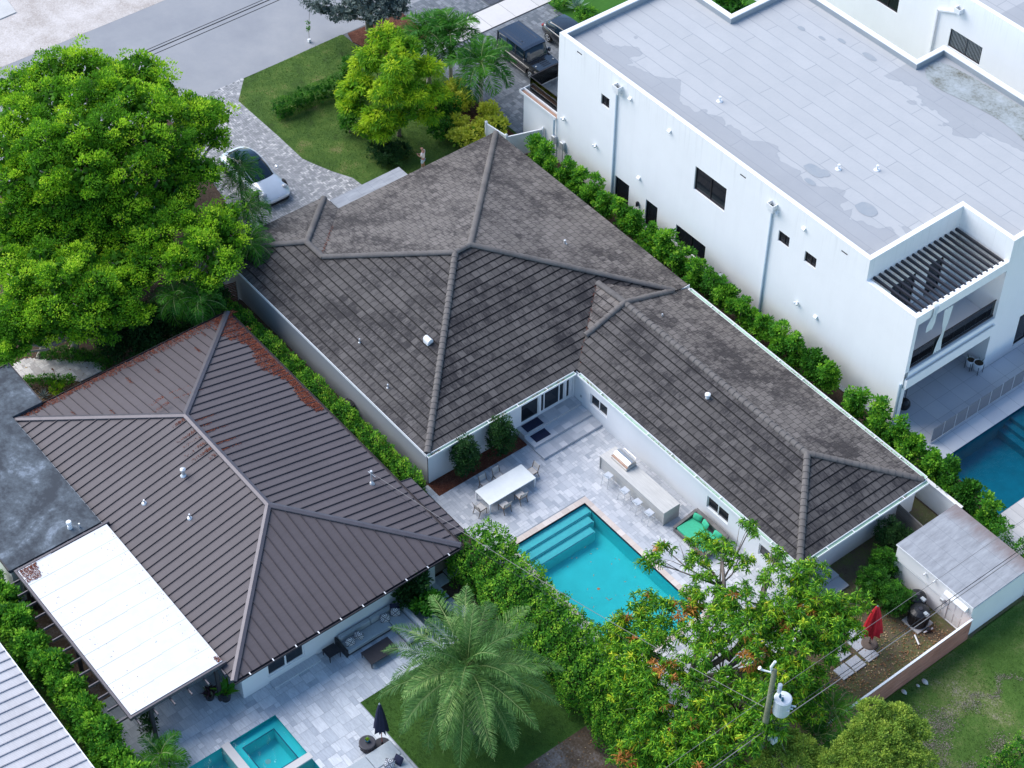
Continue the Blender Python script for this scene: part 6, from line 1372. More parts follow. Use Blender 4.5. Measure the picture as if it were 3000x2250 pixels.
def parasol(name, lb, x, y, h, mat, base='bronze2', zb=1.5, r=.3, pole='red_pole'):
    t = thing(name, lb, 'parasol', (x, y, 0)); mb = MB(); mb.lathe([(.45, 0), (.45, .05), (.38, .09), (.06, .11), (.05, .3)], x, y, 20); mb.build('base', M[base], t)
    mb = MB(); mb.tube([(x, y, .05), (x, y, h)], .025, 8); mb.build('pole', M[pole], t)
    mb = MB(); n = 24; rings = []; rr_ = random.Random(int(x * 10))
    for k, (z, q) in enumerate(((h + .02, .03), (h - .15, .10), (h - .6, .17), (h - 1.2, .24), (zb + .35, .30), (zb + .12, .31), (zb, .34))):
        rings.append([(x + r / .3 * q * (1 + .28 * (k > 1) * math.sin(i * PI / 1.5 + k * .3)) * math.cos(2 * PI * i / n), y + r / .3 * q * (1 + .28 * (k > 1) * math.sin(i * PI / 1.5 + k * .3)) * math.sin(2 * PI * i / n), z + (rr_.uniform(-.16, .12) if k == 6 else 0)) for i in range(n)])
    mb.loft(rings, close=True, caps=False); mb.build('canopy', M[mat], t, smooth=True)
    mb = MB(); mb.lathe([(.05, 0), (.04, .06), (.01, .12)], x, y, 8, h); mb.build('finial', M['fabric_grey'], t)
M['red_pole'] = simple('reddish_wood_pole', (.25, .05, .04), .5); M['dark_pole'] = M['black']
parasol('folded_parasol', 'closed navy parasol on a round dark base beside the patio lawn', 16.26, -21.4, 3.6, 'navy', zb=1.45)
parasol('folded_parasol', 'closed red parasol standing in the back yard near the hedge', 27.17, 2.98, 3.25, 'red', zb=1.1, r=.42, pole='black', base='stone_base' if 'stone_base' in M else 'bark')
t = thing('drum_table', 'round dark drum shaped side table with ribs beside the navy parasol', 'side table', (15.95, -22.1, 0)); x, y = 15.95, -22.1
mb = MB(); mb.lathe([(.44, .5), (.44, .54), (.40, .55)], x, y, 24); mb.build('tabletop', M['dark'], t)
mb = MB()
for i in range(12): a = 2 * PI * i / 12; mb.tube([(x + .38 * math.cos(a), y + .38 * math.sin(a), .5), (x + .44 * math.cos(a), y + .44 * math.sin(a), .28), (x + .32 * math.cos(a), y + .32 * math.sin(a), 0)], .022, 5)
mb.lathe([(.34, 0), (.34, .03)], x, y, 20); mb.build('ribs', M['dark'], t)
def pot(name, lb, x, y, r, h, mat, plantmat, n=60, ph=.5, z=0., legs=False, seed=1, ll=.25, group=None):
    t = thing(name, lb, 'potted plant', (x, y, z), 0, group); z0 = .3 if legs else 0
    mb = MB(); mb.lathe([(r * .78, z + z0), (r, z + z0 + h * .6), (r, z + z0 + h), (r * .9, z + z0 + h), (r * .88, z + z0 + h - .05)], x, y, 18); mb.build('pot', M[mat], t, smooth=False)
    mb = MB(); mb.lathe([(r * .86, 0), (r * .86, .01)], x, y, 14, z + z0 + h - .05); mb.build('soil', M['soil'], t)
    if legs:
        mb = MB()
        for i in range(4): a = PI / 4 + i * PI / 2; mb.tube([(x + r * 1.06 * math.cos(a), y + r * 1.06 * math.sin(a), z + z0 + h * .7), (x + r * 1.06 * math.cos(a), y + r * 1.06 * math.sin(a), z)], .018, 5)
        mb.build('stand', M['black'], t)
    if n:
        g = rng(seed); P = np.tile([x, y, z + z0 + h], (n, 1)) + g.normal(size=(n, 3)) * [r * .35, r * .35, .05]; D = unit(g.normal(size=(n, 3)) * [1, 1, .5] + [0, 0, .6]); l = ph * g.uniform(.5, 1.2, n)
        quadmesh('foliage', leafquads(P, D, l, ll * .5, g), g.uniform(0, 1, n), M[plantmat], t)
    return t
M['lf_purple'] = leafmat('purple_leaf', [(0, (.05, .03, .04)), (.5, (.12, .05, .08)), (1, (.10, .16, .06))], .2)
p = W('T7', 1362, 1205); pot('potted_plant', 'purple leaved plant in a dark pot under the patio cover edge', p[0], p[1], .28, .5, 'plastic_black', 'lf_purple', 90, .45, seed=3)
p = W('T7', 1465, 1212); pot('potted_plant', 'broad green leaved plant in a tall dark pot by the house corner', p[0], p[1], .3, .7, 'plastic_black', 'lf_palm2', 26, .8, seed=4, ll=.6)
M['glaze'] = simple('blue_glazed_pot', (.03, .13, .2), .2); pot('table_plant', 'tiny yellow green succulent in a blue pot on the drum table', 15.9, -22.05, .13, .16, 'glaze', 'lf_yel', 40, .14, z=.55, seed=5, ll=.08)
pot('planter_pot', 'white pot on black legs, the nearer of two by the terrace pillar', 16.7, 23.05, .32, .55, 'trim', 'lf_dark', 8, .5, legs=True, seed=6, group='white pots on stands', ll=.05); pot('planter_pot', 'smaller white pot on black legs set behind the nearer one by the pillar', 16.2, 22.9, .27, .5, 'trim', 'lf_dark', 8, .5, legs=True, seed=7, group='white pots on stands', ll=.05)
p = W('U5', 1110, 610); pot('clay_pot', 'small terracotta pot with a spiky plant on the covered deck', p[0] - .3, p[1] + .3, .22, .35, 'terracotta', 'lf_palm2', 22, .6, seed=8, ll=.1)
t = thing('punching_ball', 'large black ball hanging on a strap under the covered balcony corner', 'punching bag', (16.2, 17.1, 0)); x, y = 16.2, 17.05
mb = MB(); mb.lathe([(.02, -.42), (.2, -.37), (.34, -.22), (.40, 0), (.36, .18), (.24, .32), (.06, .40)], x, y, 20, .62); mb.build('ball', M['plastic_black'], t, smooth=True)
mb = MB(); mb.tube([(x, y, 1.0), (x, y, 3.2)], .02, 6); mb.lathe([(.03, 0), (.13, .05), (.13, .2), (.03, .3)], x, y, 12, 2.2); mb.build('strap', M['black'], t)
t = thing('daybed', 'pale grey low lounge daybed at the bottom edge beside the patio lawn', 'daybed', (17.6, -22.3, 0))
for a, b, c, d in ((16.45, 17.5, -22.6, -21.05), (17.52, 19.4, -22.0, -21.05), (16.45, 17.5, -24.6, -22.62), (17.52, 19.4, -24.6, -22.02)): mb = MB(); mb.bbox(a, b, c, d, .16, .4, .04); mb.build('cushion', M['fabric_grey'], t)
mb = MB(); mb.box(16.5, 19.4, -24.5, -21.1, 0, .16); mb.build('base', M['dark'], t)
tag(pillow('cushion', None, W('U11', 1890, 1590, .6), .55, .55, .2, (.9, .1, .7), 'print'), 'geometric print cushion standing on the pale grey daybed', 'cushion', 'cushions on the terrace sofas'); tag(pillow('cushion', None, W('U11', 2030, 1530, .6), .55, .55, .2, (.9, 0, .3), 'navy'), 'plain navy cushion leaning on the pale grey daybed', 'cushion', 'cushions on the terrace sofas')
# stepping stones
sp = [W('T8', 650, 440), W('T8', 590, 490), W('T8', 640, 540), W('T8', 705, 600), W('T8', 780, 645), W('T8', 560, 560), W('T8', 715, 385)]
on = ('first', 'second', 'third', 'fourth', 'fifth', 'sixth', 'seventh', 'eighth', 'ninth', 'tenth', 'eleventh', 'twelfth', 'thirteenth', 'fourteenth', 'fifteenth', 'sixteenth', 'seventeenth', 'eighteenth', 'nineteenth', 'twentieth', 'twenty first', 'twenty second')
ps = ['square slab beside the board gate, farthest from the date palm', 'square slab left of the row near the dark shrubs', 'square slab in the middle of the row below the eave', 'square slab next to the lowest one near the palm fronds', 'lowest square slab close to the date palm fronds', 'slab half hidden by the dark fern by the sofa', 'topmost slab in the dark corner below the eave tip']
for (x, y, z), lb in zip(sp, ps): mb = MB(); mb.cv = .3; mb.bbox(x - .36, x + .36, y - .36, y + .36, -.04, .03, .01); tag(mb.build('stepping_stone', M['marble']), lb, 'stepping stone', 'stepping stones by the pool hedge')
sp = [('T9', 1130, 850), ('T9', 1205, 920), ('T9', 1122, 982), ('T9', 1045, 1035), ('T9', 1025, 915), ('T9', 1110, 790)]
ps = ['pale slab partly under the red parasol base on its left', 'pale slab right below the red parasol base', 'pale slab in the middle of the group below the red parasol', 'lowest pale slab near the power lines and fronds', 'pale slab half hidden below the mango leaves', 'pale slab highest of the group behind the parasol']
for (t_, x, y), lb in zip(sp, ps): x, y, z = W(t_, x, y); mb = MB(); mb.cv = .8; mb.bbox(x - .40, x + .40, y - .40, y + .40, -.03, .04, .01); tag(mb.build('stepping_stone', M['travertine']), lb, 'stepping stone', 'stepping stones in the back yard')
# sun loungers glimpsed through the mango tree
def lounger(x, y, rz, lb):
    t = thing('sun_lounger', lb, 'sun lounger', group='white loungers under the mango tree'); mb = MB(); mb.box(-.9, .5, -.33, .33, .28, .33); mb.build('seat', M['tabletop'], t); mb = MB(); mb.beam((.5, 0, .3), (1.1, 0, .65), .66, .05); mb.build('backrest', M['tabletop'], t)
    for a in (-.8, .45):
        for b in (-.28, .28): mb = MB(); mb.box(a - .03, a + .03, b - .03, b + .03, 0, .28); mb.build('leg', M['trim'], t)
    t.location = (x, y, 0); t.rotation_euler = (0, 0, rz)
p = W('T9', 640, 870); lounger(p[0], p[1], 1.5, 'white sun lounger glimpsed under the middle of the mango tree'); p = W('T9', 330, 1030); lounger(p[0], p[1], 1.5, 'white sun lounger glimpsed under the thick lower branch of the mango tree')
# air conditioners and service things
def cond(x, y, r, h, lb):
    t = thing('condenser_unit', lb, 'air conditioner', (x, y, 0), 0, 'condensers by the shed'); mb = MB(); mb.lathe([(r, .08), (r * 1.02, .1), (r * 1.02, h * .8), (r * .96, h * .84), (r * .98, h * .9), (r * .6, h), (.1, h + .04)], x, y, 20); mb.build('casing', M['plastic_black'], t)
    mb = MB()
    for i in range(20): a = 2 * PI * i / 20; mb.box(x + r * 1.03 * math.cos(a) - .012, x + r * 1.03 * math.cos(a) + .012, y + r * 1.03 * math.sin(a) - .012, y + r * 1.03 * math.sin(a) + .012, .14, h * .78)
    mb.build('grille', M['dark'], t); mb = MB(); mb.lathe([(.14, 0), (.12, .06)], x, y, 12, h + .02); mb.build('fan_cap', M['dark'], t); mb = MB(); mb.box(x - r - .05, x + r + .05, y - r - .05, y + r + .05, 0, .08); mb.build('pad', M['concrete'], t)
    mb = MB(); mb.bbox(x + r * .5, x + r * .5 + .3, y - .1, y + .12, h * .92, h * 1.04, .02); mb.build('control_box', M['fabric_grey'], t)
cond(27.75, 6.1, .55, 1.15, 'front black round condenser unit beside the shed hedge'); cond(26.95, 6.75, .5, 1.1, 'rear black condenser unit between the shed wall and the front one')
t = thing('pump_filter', 'small dark pump with white pipes on the soil by the shed door', 'pump', (28.4, 5.9, 0)); mb = MB(); mb.tube([(28.3, 5.3, .08), (28.9, 5.0, .08)], .05, 8); mb.tube([(28.5, 5.8, .1), (28.6, 6.4, .1)], .05, 8); mb.build('pipe', M['trim'], t); mb = MB(); mb.lathe([(.12, 0), (.12, .25), (.05, .32)], 28.55, 6.1, 12); mb.build('pump', M['dark'], t)
t = thing('heat_pump', 'slim dark heat pump box standing by the tall white wall', 'heat pump', (1.9, 15.2, 0)); mb = MB(); mb.bbox(1.65, 2.15, 15.0, 15.45, .0, 1.75, .03); mb.build('casing', M['bronze'], t); mb = MB(); mb.lathe([(.18, 0), (.18, .02)], 1.9, 15.22, 16, 1.755); mb.build('fan_guard', M['fabric_grey'], t)
for (x, y), lb in ((W('T2', 1432, 985, 1.6)[:2], 'grey meter box on the white wall, left one'), (W('T2', 1500, 1020, 1.6)[:2], 'grey meter box on the white wall, right one')):
    t = thing('meter_box', lb, 'meter box', (x, 15.5, 0)); mb = MB(); mb.bbox(x - 1.4 + .0, x - 1.05, 15.45, 15.7, 1.5, 2.1, .02); mb.build('casing', M['alu'], t); mb = MB(); mb.tube([(x - 1.2, 15.6, 1.5), (x - 1.2, 15.6, 0)], .03, 6); mb.build('conduit', M['alu'], t)
p = W('T2', 1275, 1058, 1.0); t = thing('recycling_bin', 'blue bin peeking out behind the far edge of the tiled roof', 'bin', (p[0], p[1], 0)); mb = MB(); mb.loft([[(p[0] + a, p[1] + b, z) for a, b in ((-q, -q), (q, -q), (q, q), (-q, q))] for z, q in ((0, .24), (.9, .3))], close=True); mb.build('body', M['navy'], t)
M['bluebin'] = simple('blue_plastic', (.02, .18, .55), .4); t.children[0].data.materials[0] = M['bluebin']; mb = MB(); mb.bbox(p[0] - .32, p[0] + .32, p[1] - .32, p[1] + .34, .9, .98, .02); mb.build('lid', M['bluebin'], t)
p = W('T5', 80, 960, .5); t = thing('gas_meter', 'dark grey unit against the shaded side wall above the hedge', 'air conditioner', (p[0], p[1], 0)); mb = MB(); mb.bbox(p[0] - .4, p[0] + .4, -9.45, -8.95, .1, .85, .03); mb.build('casing', M['bronze'], t); mb = MB(); mb.lathe([(.3, 0), (.3, .02)], p[0], -9.2, 18, .86); mb.build('fan_grille', M['black'], t)
# garden bits
a, b = W('U12', 545, 60, .25), W('U12', 485, 215, .1); mb = MB(); mb.tube([a, b], [.1, .12], 9); tag(mb.build('fallen_log', M['bark_grey']), 'pale log lying beside the low garden bushes and the flagstone path', 'log')
mb = MB(); p = [W('U12', x, y)[:2] for x, y in ((150, 320), (320, 222), (640, 235), (960, 250), (1265, 285), (1350, 375), (1040, 525), (880, 500), (640, 480), (450, 480), (310, 480))]
paving('flagstone_path', p, .16, [(3, 2), (2, 3), (2, 2), (1, 2), (4, 3), (1, 1)], M['flag'], 9, .006, .02); mb = MB(); mb.poly(p, 0); struct('path_base', mb, M['grout_pale'])
a = W('U12', 710, 450, .0); t = thing('garden_light', 'thin rusty garden spotlight by the flagstone path', 'garden light', a); mb = MB(); mb.tube([a, (a[0] - .1, a[1] + .05, .45)], .02, 5); mb.build('stake', M['terracotta'], t); mb = MB(); mb.tube([(a[0] - .1, a[1] + .05, .42), (a[0] - .2, a[1] - .02, .5)], [.04, .06], 7); mb.build('lamp_head', M['terracotta'], t)
mb = MB(); mb.prism([(-24, -40), (-16.5, -40), (-17.6, -24.4), (-18.6, -23.2), (-20.2, -22.8), (-24, -21)], -.05, .0); struct('garden_lawn', mb, M['lawn'])
# rocks in the alley grass
for (x, y), s, lb in (((1570, 1100), .2, 'larger pale stone lying in the alley grass below the plank fence'), ((1525, 1122), .11, 'small round stone beside the larger pale one in the grass'), ((1435, 1165), .17, 'white curved stone right at the foot of the plank fence')):
    p = W('T9', x, y, .08); r = random.Random(x); mb = MB(); mb.loft([[(p[0] + q * s * (1 + .2 * math.sin(a * 2 + s * 9)) * math.cos(a), p[1] + q * s * .7 * math.sin(a), z * s) for a in [2 * PI * k / 9 for k in range(9)]] for q, z in ((.6, 0), (1, .3), (.85, .7), (.3, .95))], close=True); tag(mb.build('stone', M['walkway'], smooth=True), lb, 'stone')
# ================================================================ person
def skinfig(name, verts, edges, mat, parent, levels=1):
    me = bpy.data.meshes.new(name); me.from_pydata([v[:3] for v in verts], edges, []); me.materials.append(M[mat]); o = bpy.data.objects.new(name, me); C.objects.link(o); o.parent = parent
    bpy.context.view_layer.update(); sk = o.modifiers.new('skin', 'SKIN'); sv = me.skin_vertices[0].data if me.skin_vertices else None
    if sv is None:
        o.modifiers.remove(sk); bpy.context.view_layer.objects.active = o; sk = o.modifiers.new('skin', 'SKIN'); 
        if not me.skin_vertices: me.attributes  # layer is created with the modifier when evaluated
    if me.skin_vertices:
        for i, v in enumerate(verts): r = v[3] if hasattr(v[3], '__len__') else (v[3], v[3]); me.skin_vertices[0].data[i].radius = r; me.skin_vertices[0].data[i].use_root = (i == 0)
    sk.use_smooth_shade = True; ss = o.modifiers.new('sub', 'SUBSURF'); ss.levels = 1; ss.render_levels = 2; return o
t = thing('person', 'bald man in white shirt and pale shorts standing on the lawn looking down', 'person')
# local frame: facing +Y, x to his right is +X ; height 1.8
B = [(0, 0, .98, (.15, .11)), (0, .0, 1.12, (.14, .10)), (0, .01, 1.30, (.16, .11)), (0, -.01, 1.45, (.13, .09)), (0, .02, 1.53, .055), (0, .05, 1.60, .07), (0, .075, 1.68, .095), (0, .075, 1.75, .085),
     (.18, 0, 1.43, .055), (.22, .04, 1.18, .042), (.12, .27, 1.10, .032), (.07, .34, 1.13, .028), (-.18, 0, 1.43, .055), (-.23, .06, 1.18, .042), (-.10, .29, 1.14, .032), (-.04, .36, 1.18, .028),
     (.09, 0, .90, .085), (.10, .02, .50, .058), (.11, -.02, .09, .038), (.12, .12, .04, .04), (-.09, 0, .90, .085), (-.11, .05, .50, .058), (-.12, .04, .09, .038), (-.13, .18, .04, .04)]
E_ = [(0, 1), (1, 2), (2, 3), (3, 4), (4, 5), (5, 6), (6, 7), (3, 8), (8, 9), (9, 10), (10, 11), (3, 12), (12, 13), (13, 14), (14, 15), (0, 16), (16, 17), (17, 18), (18, 19), (0, 20), (20, 21), (21, 22), (22, 23)]
for hx, hy, hz, s in ((.07, .34, 1.13, 1), (-.04, .36, 1.18, -1)):     # fingers
    hub = 11 if s == 1 else 15
    for k in range(5):
        i = len(B); dx = (-.03 + k * .015) * 1; B.append((hx - s * .015 + dx, hy + .035, hz + .005 * k, .009)); B.append((hx - s * .04 + dx * .7, hy + .065, hz + .012, .007)); E_ += [(hub, i), (i, i + 1)]
skinfig('body', B, E_, 'skin', t)
M['shirt'] = simple('white_linen', (.78, .70, .68), .85, var=.06, scale=8); M['shorts'] = simple('pale_blue_shorts', (.50, .58, .68), .85)
S_ = [(0, 0, .93, (.165, .125)), (0, 0, 1.12, (.165, .125)), (0, .01, 1.30, (.18, .13)), (0, -.01, 1.44, (.15, .105)), (.18, 0, 1.43, .075), (.225, .03, 1.22, .065), (-.18, 0, 1.43, .075), (-.23, .04, 1.22, .065)]
skinfig('shirt', S_, [(0, 1), (1, 2), (2, 3), (3, 4), (4, 5), (3, 6), (6, 7)], 'shirt', t)
skinfig('shorts', [(0, 0, .93, (.15, .12)), (.10, 0, .82, .105), (.105, .02, .56, .095), (-.10, 0, .82, .105), (-.11, .04, .56, .095)], [(0, 1), (1, 2), (0, 3), (3, 4)], 'shorts', t)
mb = MB(); mb.bbox(-.02, .06, .40, .412, 1.10, 1.24, .003); ph = mb.build('phone', M['plastic_black'], None); ph['label'] = 'small dark phone held in the hands of the man on the lawn'; ph['category'] = 'phone'
mb = MB(); 
for x in (-.035, .035): mb.lathe([(.011, -.011), (.013, 0), (.011, .011)], x, .158, 8, 1.70)
mb.beam((0, .16, 1.665), (0, .185, 1.655), .02, .03); mb.beam((-.03, .155, 1.625), (.03, .155, 1.625), .012, .01); mb.build('face', M['dark_skin'] if 'dark_skin' in M else M['skin'], t)
for x in (-.09, .09): mb = MB(); mb.beam((x, .06, 1.66), (x, .06, 1.71), .03, .04); mb.build('ear', M['skin'], t)
mb = MB()
for x, y in ((.12, .06), (-.13, .11)): mb.bbox(x - .05, x + .05, y - .12, y + .16, 0, .07, .02)
mb.build('shoes', M['tabletop'], t)
p = W('T2', 528, 968, 1.75); t.location = (p[0], p[1], .015); t.rotation_euler = (0, 0, math.radians(122)); t.scale = (1.06,) * 3
ph.location = t.location; ph.rotation_euler = t.rotation_euler; ph.scale = t.scale
# ================================================================ poles and wires
def wirep(a, b, sag=.3, n=14): return [tuple(Vector(a).lerp(Vector(b), i / n) - Vector((0, 0, sag * 4 * (i / n) * (1 - i / n)))) for i in range(n + 1)]
def cable(name, lb, pts, r, mat, group): mb = MB(); mb.tube(pts, r, 6); tag(mb.build(name, M[mat]), lb, 'cable', group)
M['wire'] = simple('black_cable', (.02, .02, .025), .6); M['wire_grey'] = simple('grey_cable', (.20, .19, .19), .6); M['pole_wood'] = groundmat('treated_pole', [(.3, (.10, .11, .07)), (.7, (.24, .26, .18))], 2, 14, .9, .5)
PX, PY = 30.0, -8.2
t = thing('utility_pole', 'greenish wooden utility pole with a pale transformer rising from the mango tree', 'utility pole', (PX, PY, 0))
mb = MB(); mb.tube([(PX, PY, 0), (PX, PY, 5), (PX, PY, 10.1)], [.19, .165, .125], 12); mb.build('pole', M['pole_wood'], t, smooth=True)
tx, ty = PX + .40, PY + .50
mb = MB(); mb.lathe([(.36, 0), (.40, .04), (.42, .1), (.42, 1.05), (.44, 1.07), (.44, 1.12), (.38, 1.17), (.05, 1.2)], tx, ty, 24, 6.75); tr = mb.build('transformer', M['trim_grey'] if 'trim_grey' in M else M['alu'], t, smooth=False)
M['trim_grey'] = simple('transformer_paint', (.60, .64, .68), .4, var=.06); tr.data.materials[0] = M['trim_grey']
mb = MB()
for a, b in ((-.12, -.1), (.1, -.15)): mb.lathe([(.05, 0), (.07, .05), (.05, .08), (.07, .12), (.05, .16), (.03, .28)], tx + a, ty + b, 8, 7.92)
mb.build('bushing', M['glaze'], tr); mb = MB()
for k in range(3): mb.tube([(tx + .3, ty + .3 - k * .2, 7.35), (tx + .52, ty + .42 - k * .22, 7.4)], [.05, .045], 8)
mb.build('terminal', M['trim_grey'], tr); mb = MB(); mb.box(PX + .1, tx - .3, PY + .1, ty - .2, 7.4, 7.5); mb.box(PX + .1, tx - .3, PY + .1, ty - .2, 6.95, 7.05); mb.build('bracket', M['alu'], tr)
mb = MB()
for k in range(9): mb.lathe([(.05, 0), (.11, .02), (.05, .05)], PX + .34, PY + .18, 10, 8.65 + k * .065)
mb.build('surge_arrester', M['trim_grey'], t); mb = MB(); mb.tube([(PX - .1, PY - .05, 9.8), (PX - .15, PY - .1, 10.3), (PX - .05, PY, 10.75)], [.05, .07, .07], 8); mb.tube([(PX - .12, PY - .08, 9.9), (PX - .45, PY - .35, 9.95), (PX - .55, PY - .45, 10.1)], [.04, .05, .1], 8); mb.build('fuse_cutout', M['trim'], t)
mb = MB(); mb.bbox(PX + .15, PX + .6, PY + .1, PY + .45, 4.55, 4.85, .03); mb.tube([(PX + .2, PY + .2, 4.85), (PX + .15, PY + .1, 5.5)], .04, 6); mb.build('junction_box', M['trim_grey'], t)
mb = MB(); r = random.Random(3)
for k in range(9):
    a = (PX + r.uniform(.05, .3), PY + r.uniform(-.1, .3), r.uniform(5.2, 6.2)); b = (PX + r.uniform(.2, .9), PY + r.uniform(.2, .9), r.uniform(5.2, 6.3)); mb.tube(wirep(a, b, r.uniform(.1, .4), 8), .016, 4)
mb.tube(wirep((PX, PY, 9.2), (PX - .2, PY - .15, 6.0), -.15, 8), .015, 4); mb.tube(wirep((tx, ty, 8.1), (PX - .1, PY, 9.0), .2, 8), .012, 4); mb.build('cable_loops', M['wire'], t)
cable('primary_line', 'thin pale upper power line crossing the shed roof and the mango tree', wirep((30.1, -45, 8.6), (PX + .15, PY, 8.55), .1) + wirep((PX + .15, PY, 8.55), (30.3, 45, 8.9), .35)[1:], .012, 'wire_grey', 'alley power lines')
cable('power_line', 'upper dark cable of the lower pair above the plank fence', wirep((30.1, -45, 5.75), (PX + .1, PY, 5.75), .1) + wirep((PX + .1, PY, 5.75), (30.3, 45, 6.3), .55)[1:], .02, 'wire', 'alley power lines')
cable('power_line', 'thick grey bundled cable of the lower pair above the plank fence', wirep((30.1, -45, 5.35), (PX + .1, PY, 5.35), .1) + wirep((PX + .1, PY, 5.35), (30.3, 45, 6.12), .6)[1:], .026, 'wire_grey', 'alley power lines')
cable('power_line', 'lowest dark cable sagging left of the utility pole', wirep((30.1, -45, 4.9), (PX + .1, PY, 5.0), .1), .02, 'wire', 'alley power lines')
cable('service_drop', 'twisted pale service cable from the pole over the pool hedge to the metal roof', wirep((PX, PY, 7.0), (3.6, -12.84, 3.95), .55, 24), .015, 'wire_grey', 'service cables')
cable('service_drop', 'thin dark service cable beside the pale twisted one above the hedge', wirep((PX, PY, 6.6), (3.55, -12.8, 3.6), 1.0, 24), .011, 'wire', 'service cables')
cable('guy_wire', 'thin stay wire from the pole down towards the yellow green tree', [(PX + .2, PY + .2, 6.2), (PX + 2.4, PY + 1.2, .6)], .012, 'wire_grey', 'service cables')
p = W('T2', 190, 262); t = thing('street_pole', 'plain wooden pole by the road cut off by the top edge', 'utility pole', (p[0], p[1], 0)); mb = MB(); mb.tube([(p[0], p[1], 0), (p[0], p[1], 12)], [.26, .2], 12); mb.build('pole', M['pole_wood'], t, smooth=True)
for dx, z, r_, lb in ((-.15, 7.15, .022, 'leftmost of three black cables over the road'), (.0, 7.05, .034, 'middle thickest black cable over the road'), (.12, 6.8, .024, 'rightmost and lowest black cable over the road')):
    cable('road_cable', lb, wirep((p[0] + dx, -48, z), (p[0] + dx, p[1], z + .05), .25, 24) + wirep((p[0] + dx, p[1], z + .05), (p[0] + dx, 70, z), .25)[1:], r_, 'wire', 'cables over the road')
p = W('T1', 2005, 270); t = thing('vine_post', 'short white post with a climbing vine beside the road edge', 'post', p); mb = MB(); mb.box(p[0] - .1, p[0] + .1, p[1] - .1, p[1] + .1, 0, .22); mb.build('base', M['trim'], t); mb = MB(); mb.tube([(p[0], p[1], .2), (p[0] + .05, p[1], 1.2), (p[0] + .1, p[1] + .15, 2.6)], .015, 5); mb.build('stem', M['bark'], t)
V, v = crownpts([(p[0], p[1], 1.2, .1, .1, .6)], .1, 1, 12, .1, rng(4), core=False); quadmesh('foliage', V, v, M['lf_mid'], t)
# ================================================================ vegetation
def bl(t, lst): return [(*W(t, x, y, z), r, r2 if r2 else r, r3 if r3 else r * .75) for x, y, z, r, r2, r3 in [(*q, None, None)[:6] if len(q) == 4 else q for q in lst]]
A = bl('T1', [(110, 600, 7, 2.0), (330, 500, 7.6, 2.0), (530, 450, 7.6, 2.0), (720, 520, 8, 1.7), (900, 470, 7.8, 1.9), (1010, 590, 7.4, 1.7), (130, 790, 8, 2.1), (350, 700, 8.8, 2.1), (570, 650, 9.2, 2.0), (790, 660, 9.2, 2.0), (980, 740, 8.8, 1.9), (1250, 790, 7.2, 1.8), (1330, 720, 6.8, 1.4), (1400, 900, 6.2, 1.1), (80, 1010, 7.6, 2.1), (290, 930, 9, 2.0), (510, 880, 9.4, 2.0), (730, 860, 9.2, 1.9), (950, 940, 8.6, 1.9), (1170, 960, 7.6, 1.5),
              (110, 1200, 7, 1.9), (320, 1130, 8.2, 1.9), (560, 1120, 8.4, 1.9), (800, 1130, 8, 1.6), (1330, 1110, 6.4, 1.25), (1020, 1180, 6.6, 1.3), (850, 1320, 6.4, 1.3), (560, 1330, 6.2, 1.6), (330, 1350, 6.2, 1.5), (90, 1400, 5.8, 1.7), (620, 1500, 4.6, 1.3), (300, 1520, 4.8, 1.4), (850, 1500, 4.8, 1.2)])
A2 = bl('T1', [(60, 1500, 5.2, 1.6), (230, 1430, 5.4, 1.6), (430, 1430, 5.4, 1.6), (640, 1400, 5.6, 1.6), (820, 1430, 5.6, 1.5), (1000, 1380, 5.8, 1.4), (180, 1620, 4.4, 1.5), (400, 1560, 4.6, 1.5), (600, 1560, 4.6, 1.5), (820, 1560, 4.6, 1.4), (980, 1600, 4.4, 1.3), (1120, 1280, 5.6, 1.2), (1180, 1100, 6.4, 1.2), (1060, 1060, 7.0, 1.4), (700, 1010, 8.2, 1.5), (440, 1010, 8.4, 1.6), (180, 1060, 7.6, 1.6), (690, 1230, 6.8, 1.5), (450, 1240, 7.0, 1.5), (200, 1280, 6.4, 1.5), (1180, 700, 6.8, 1.3), (1440, 740, 5.8, .9), (1240, 880, 6.8, 1.3), (120, 1560, 4.2, 1.4), (470, 1600, 4.0, 1.3), (700, 1620, 3.8, 1.3), (850, 1640, 3.6, 1.1), (300, 1640, 3.8, 1.2), (1050, 1300, 5.0, 1.2), (700, 1400, 5.0, 1.3)])
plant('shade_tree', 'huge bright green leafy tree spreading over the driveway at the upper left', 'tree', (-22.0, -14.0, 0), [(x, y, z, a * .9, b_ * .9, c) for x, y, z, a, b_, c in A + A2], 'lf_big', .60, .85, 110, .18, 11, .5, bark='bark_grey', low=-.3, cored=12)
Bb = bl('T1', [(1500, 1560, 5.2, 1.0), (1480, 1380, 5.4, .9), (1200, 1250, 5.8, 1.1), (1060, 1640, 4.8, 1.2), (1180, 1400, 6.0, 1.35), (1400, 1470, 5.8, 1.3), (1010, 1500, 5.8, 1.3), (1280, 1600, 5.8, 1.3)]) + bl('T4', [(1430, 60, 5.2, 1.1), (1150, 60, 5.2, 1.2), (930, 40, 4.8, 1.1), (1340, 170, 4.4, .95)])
plant('shade_tree', 'bright green tree clump between the big tree and the corner of the tiled roof', 'tree', (-17.6, -11.6, 0), Bb, 'lf_big', .56, .95, 110, .16, 12, .22, bark='bark_grey', low=-.3)
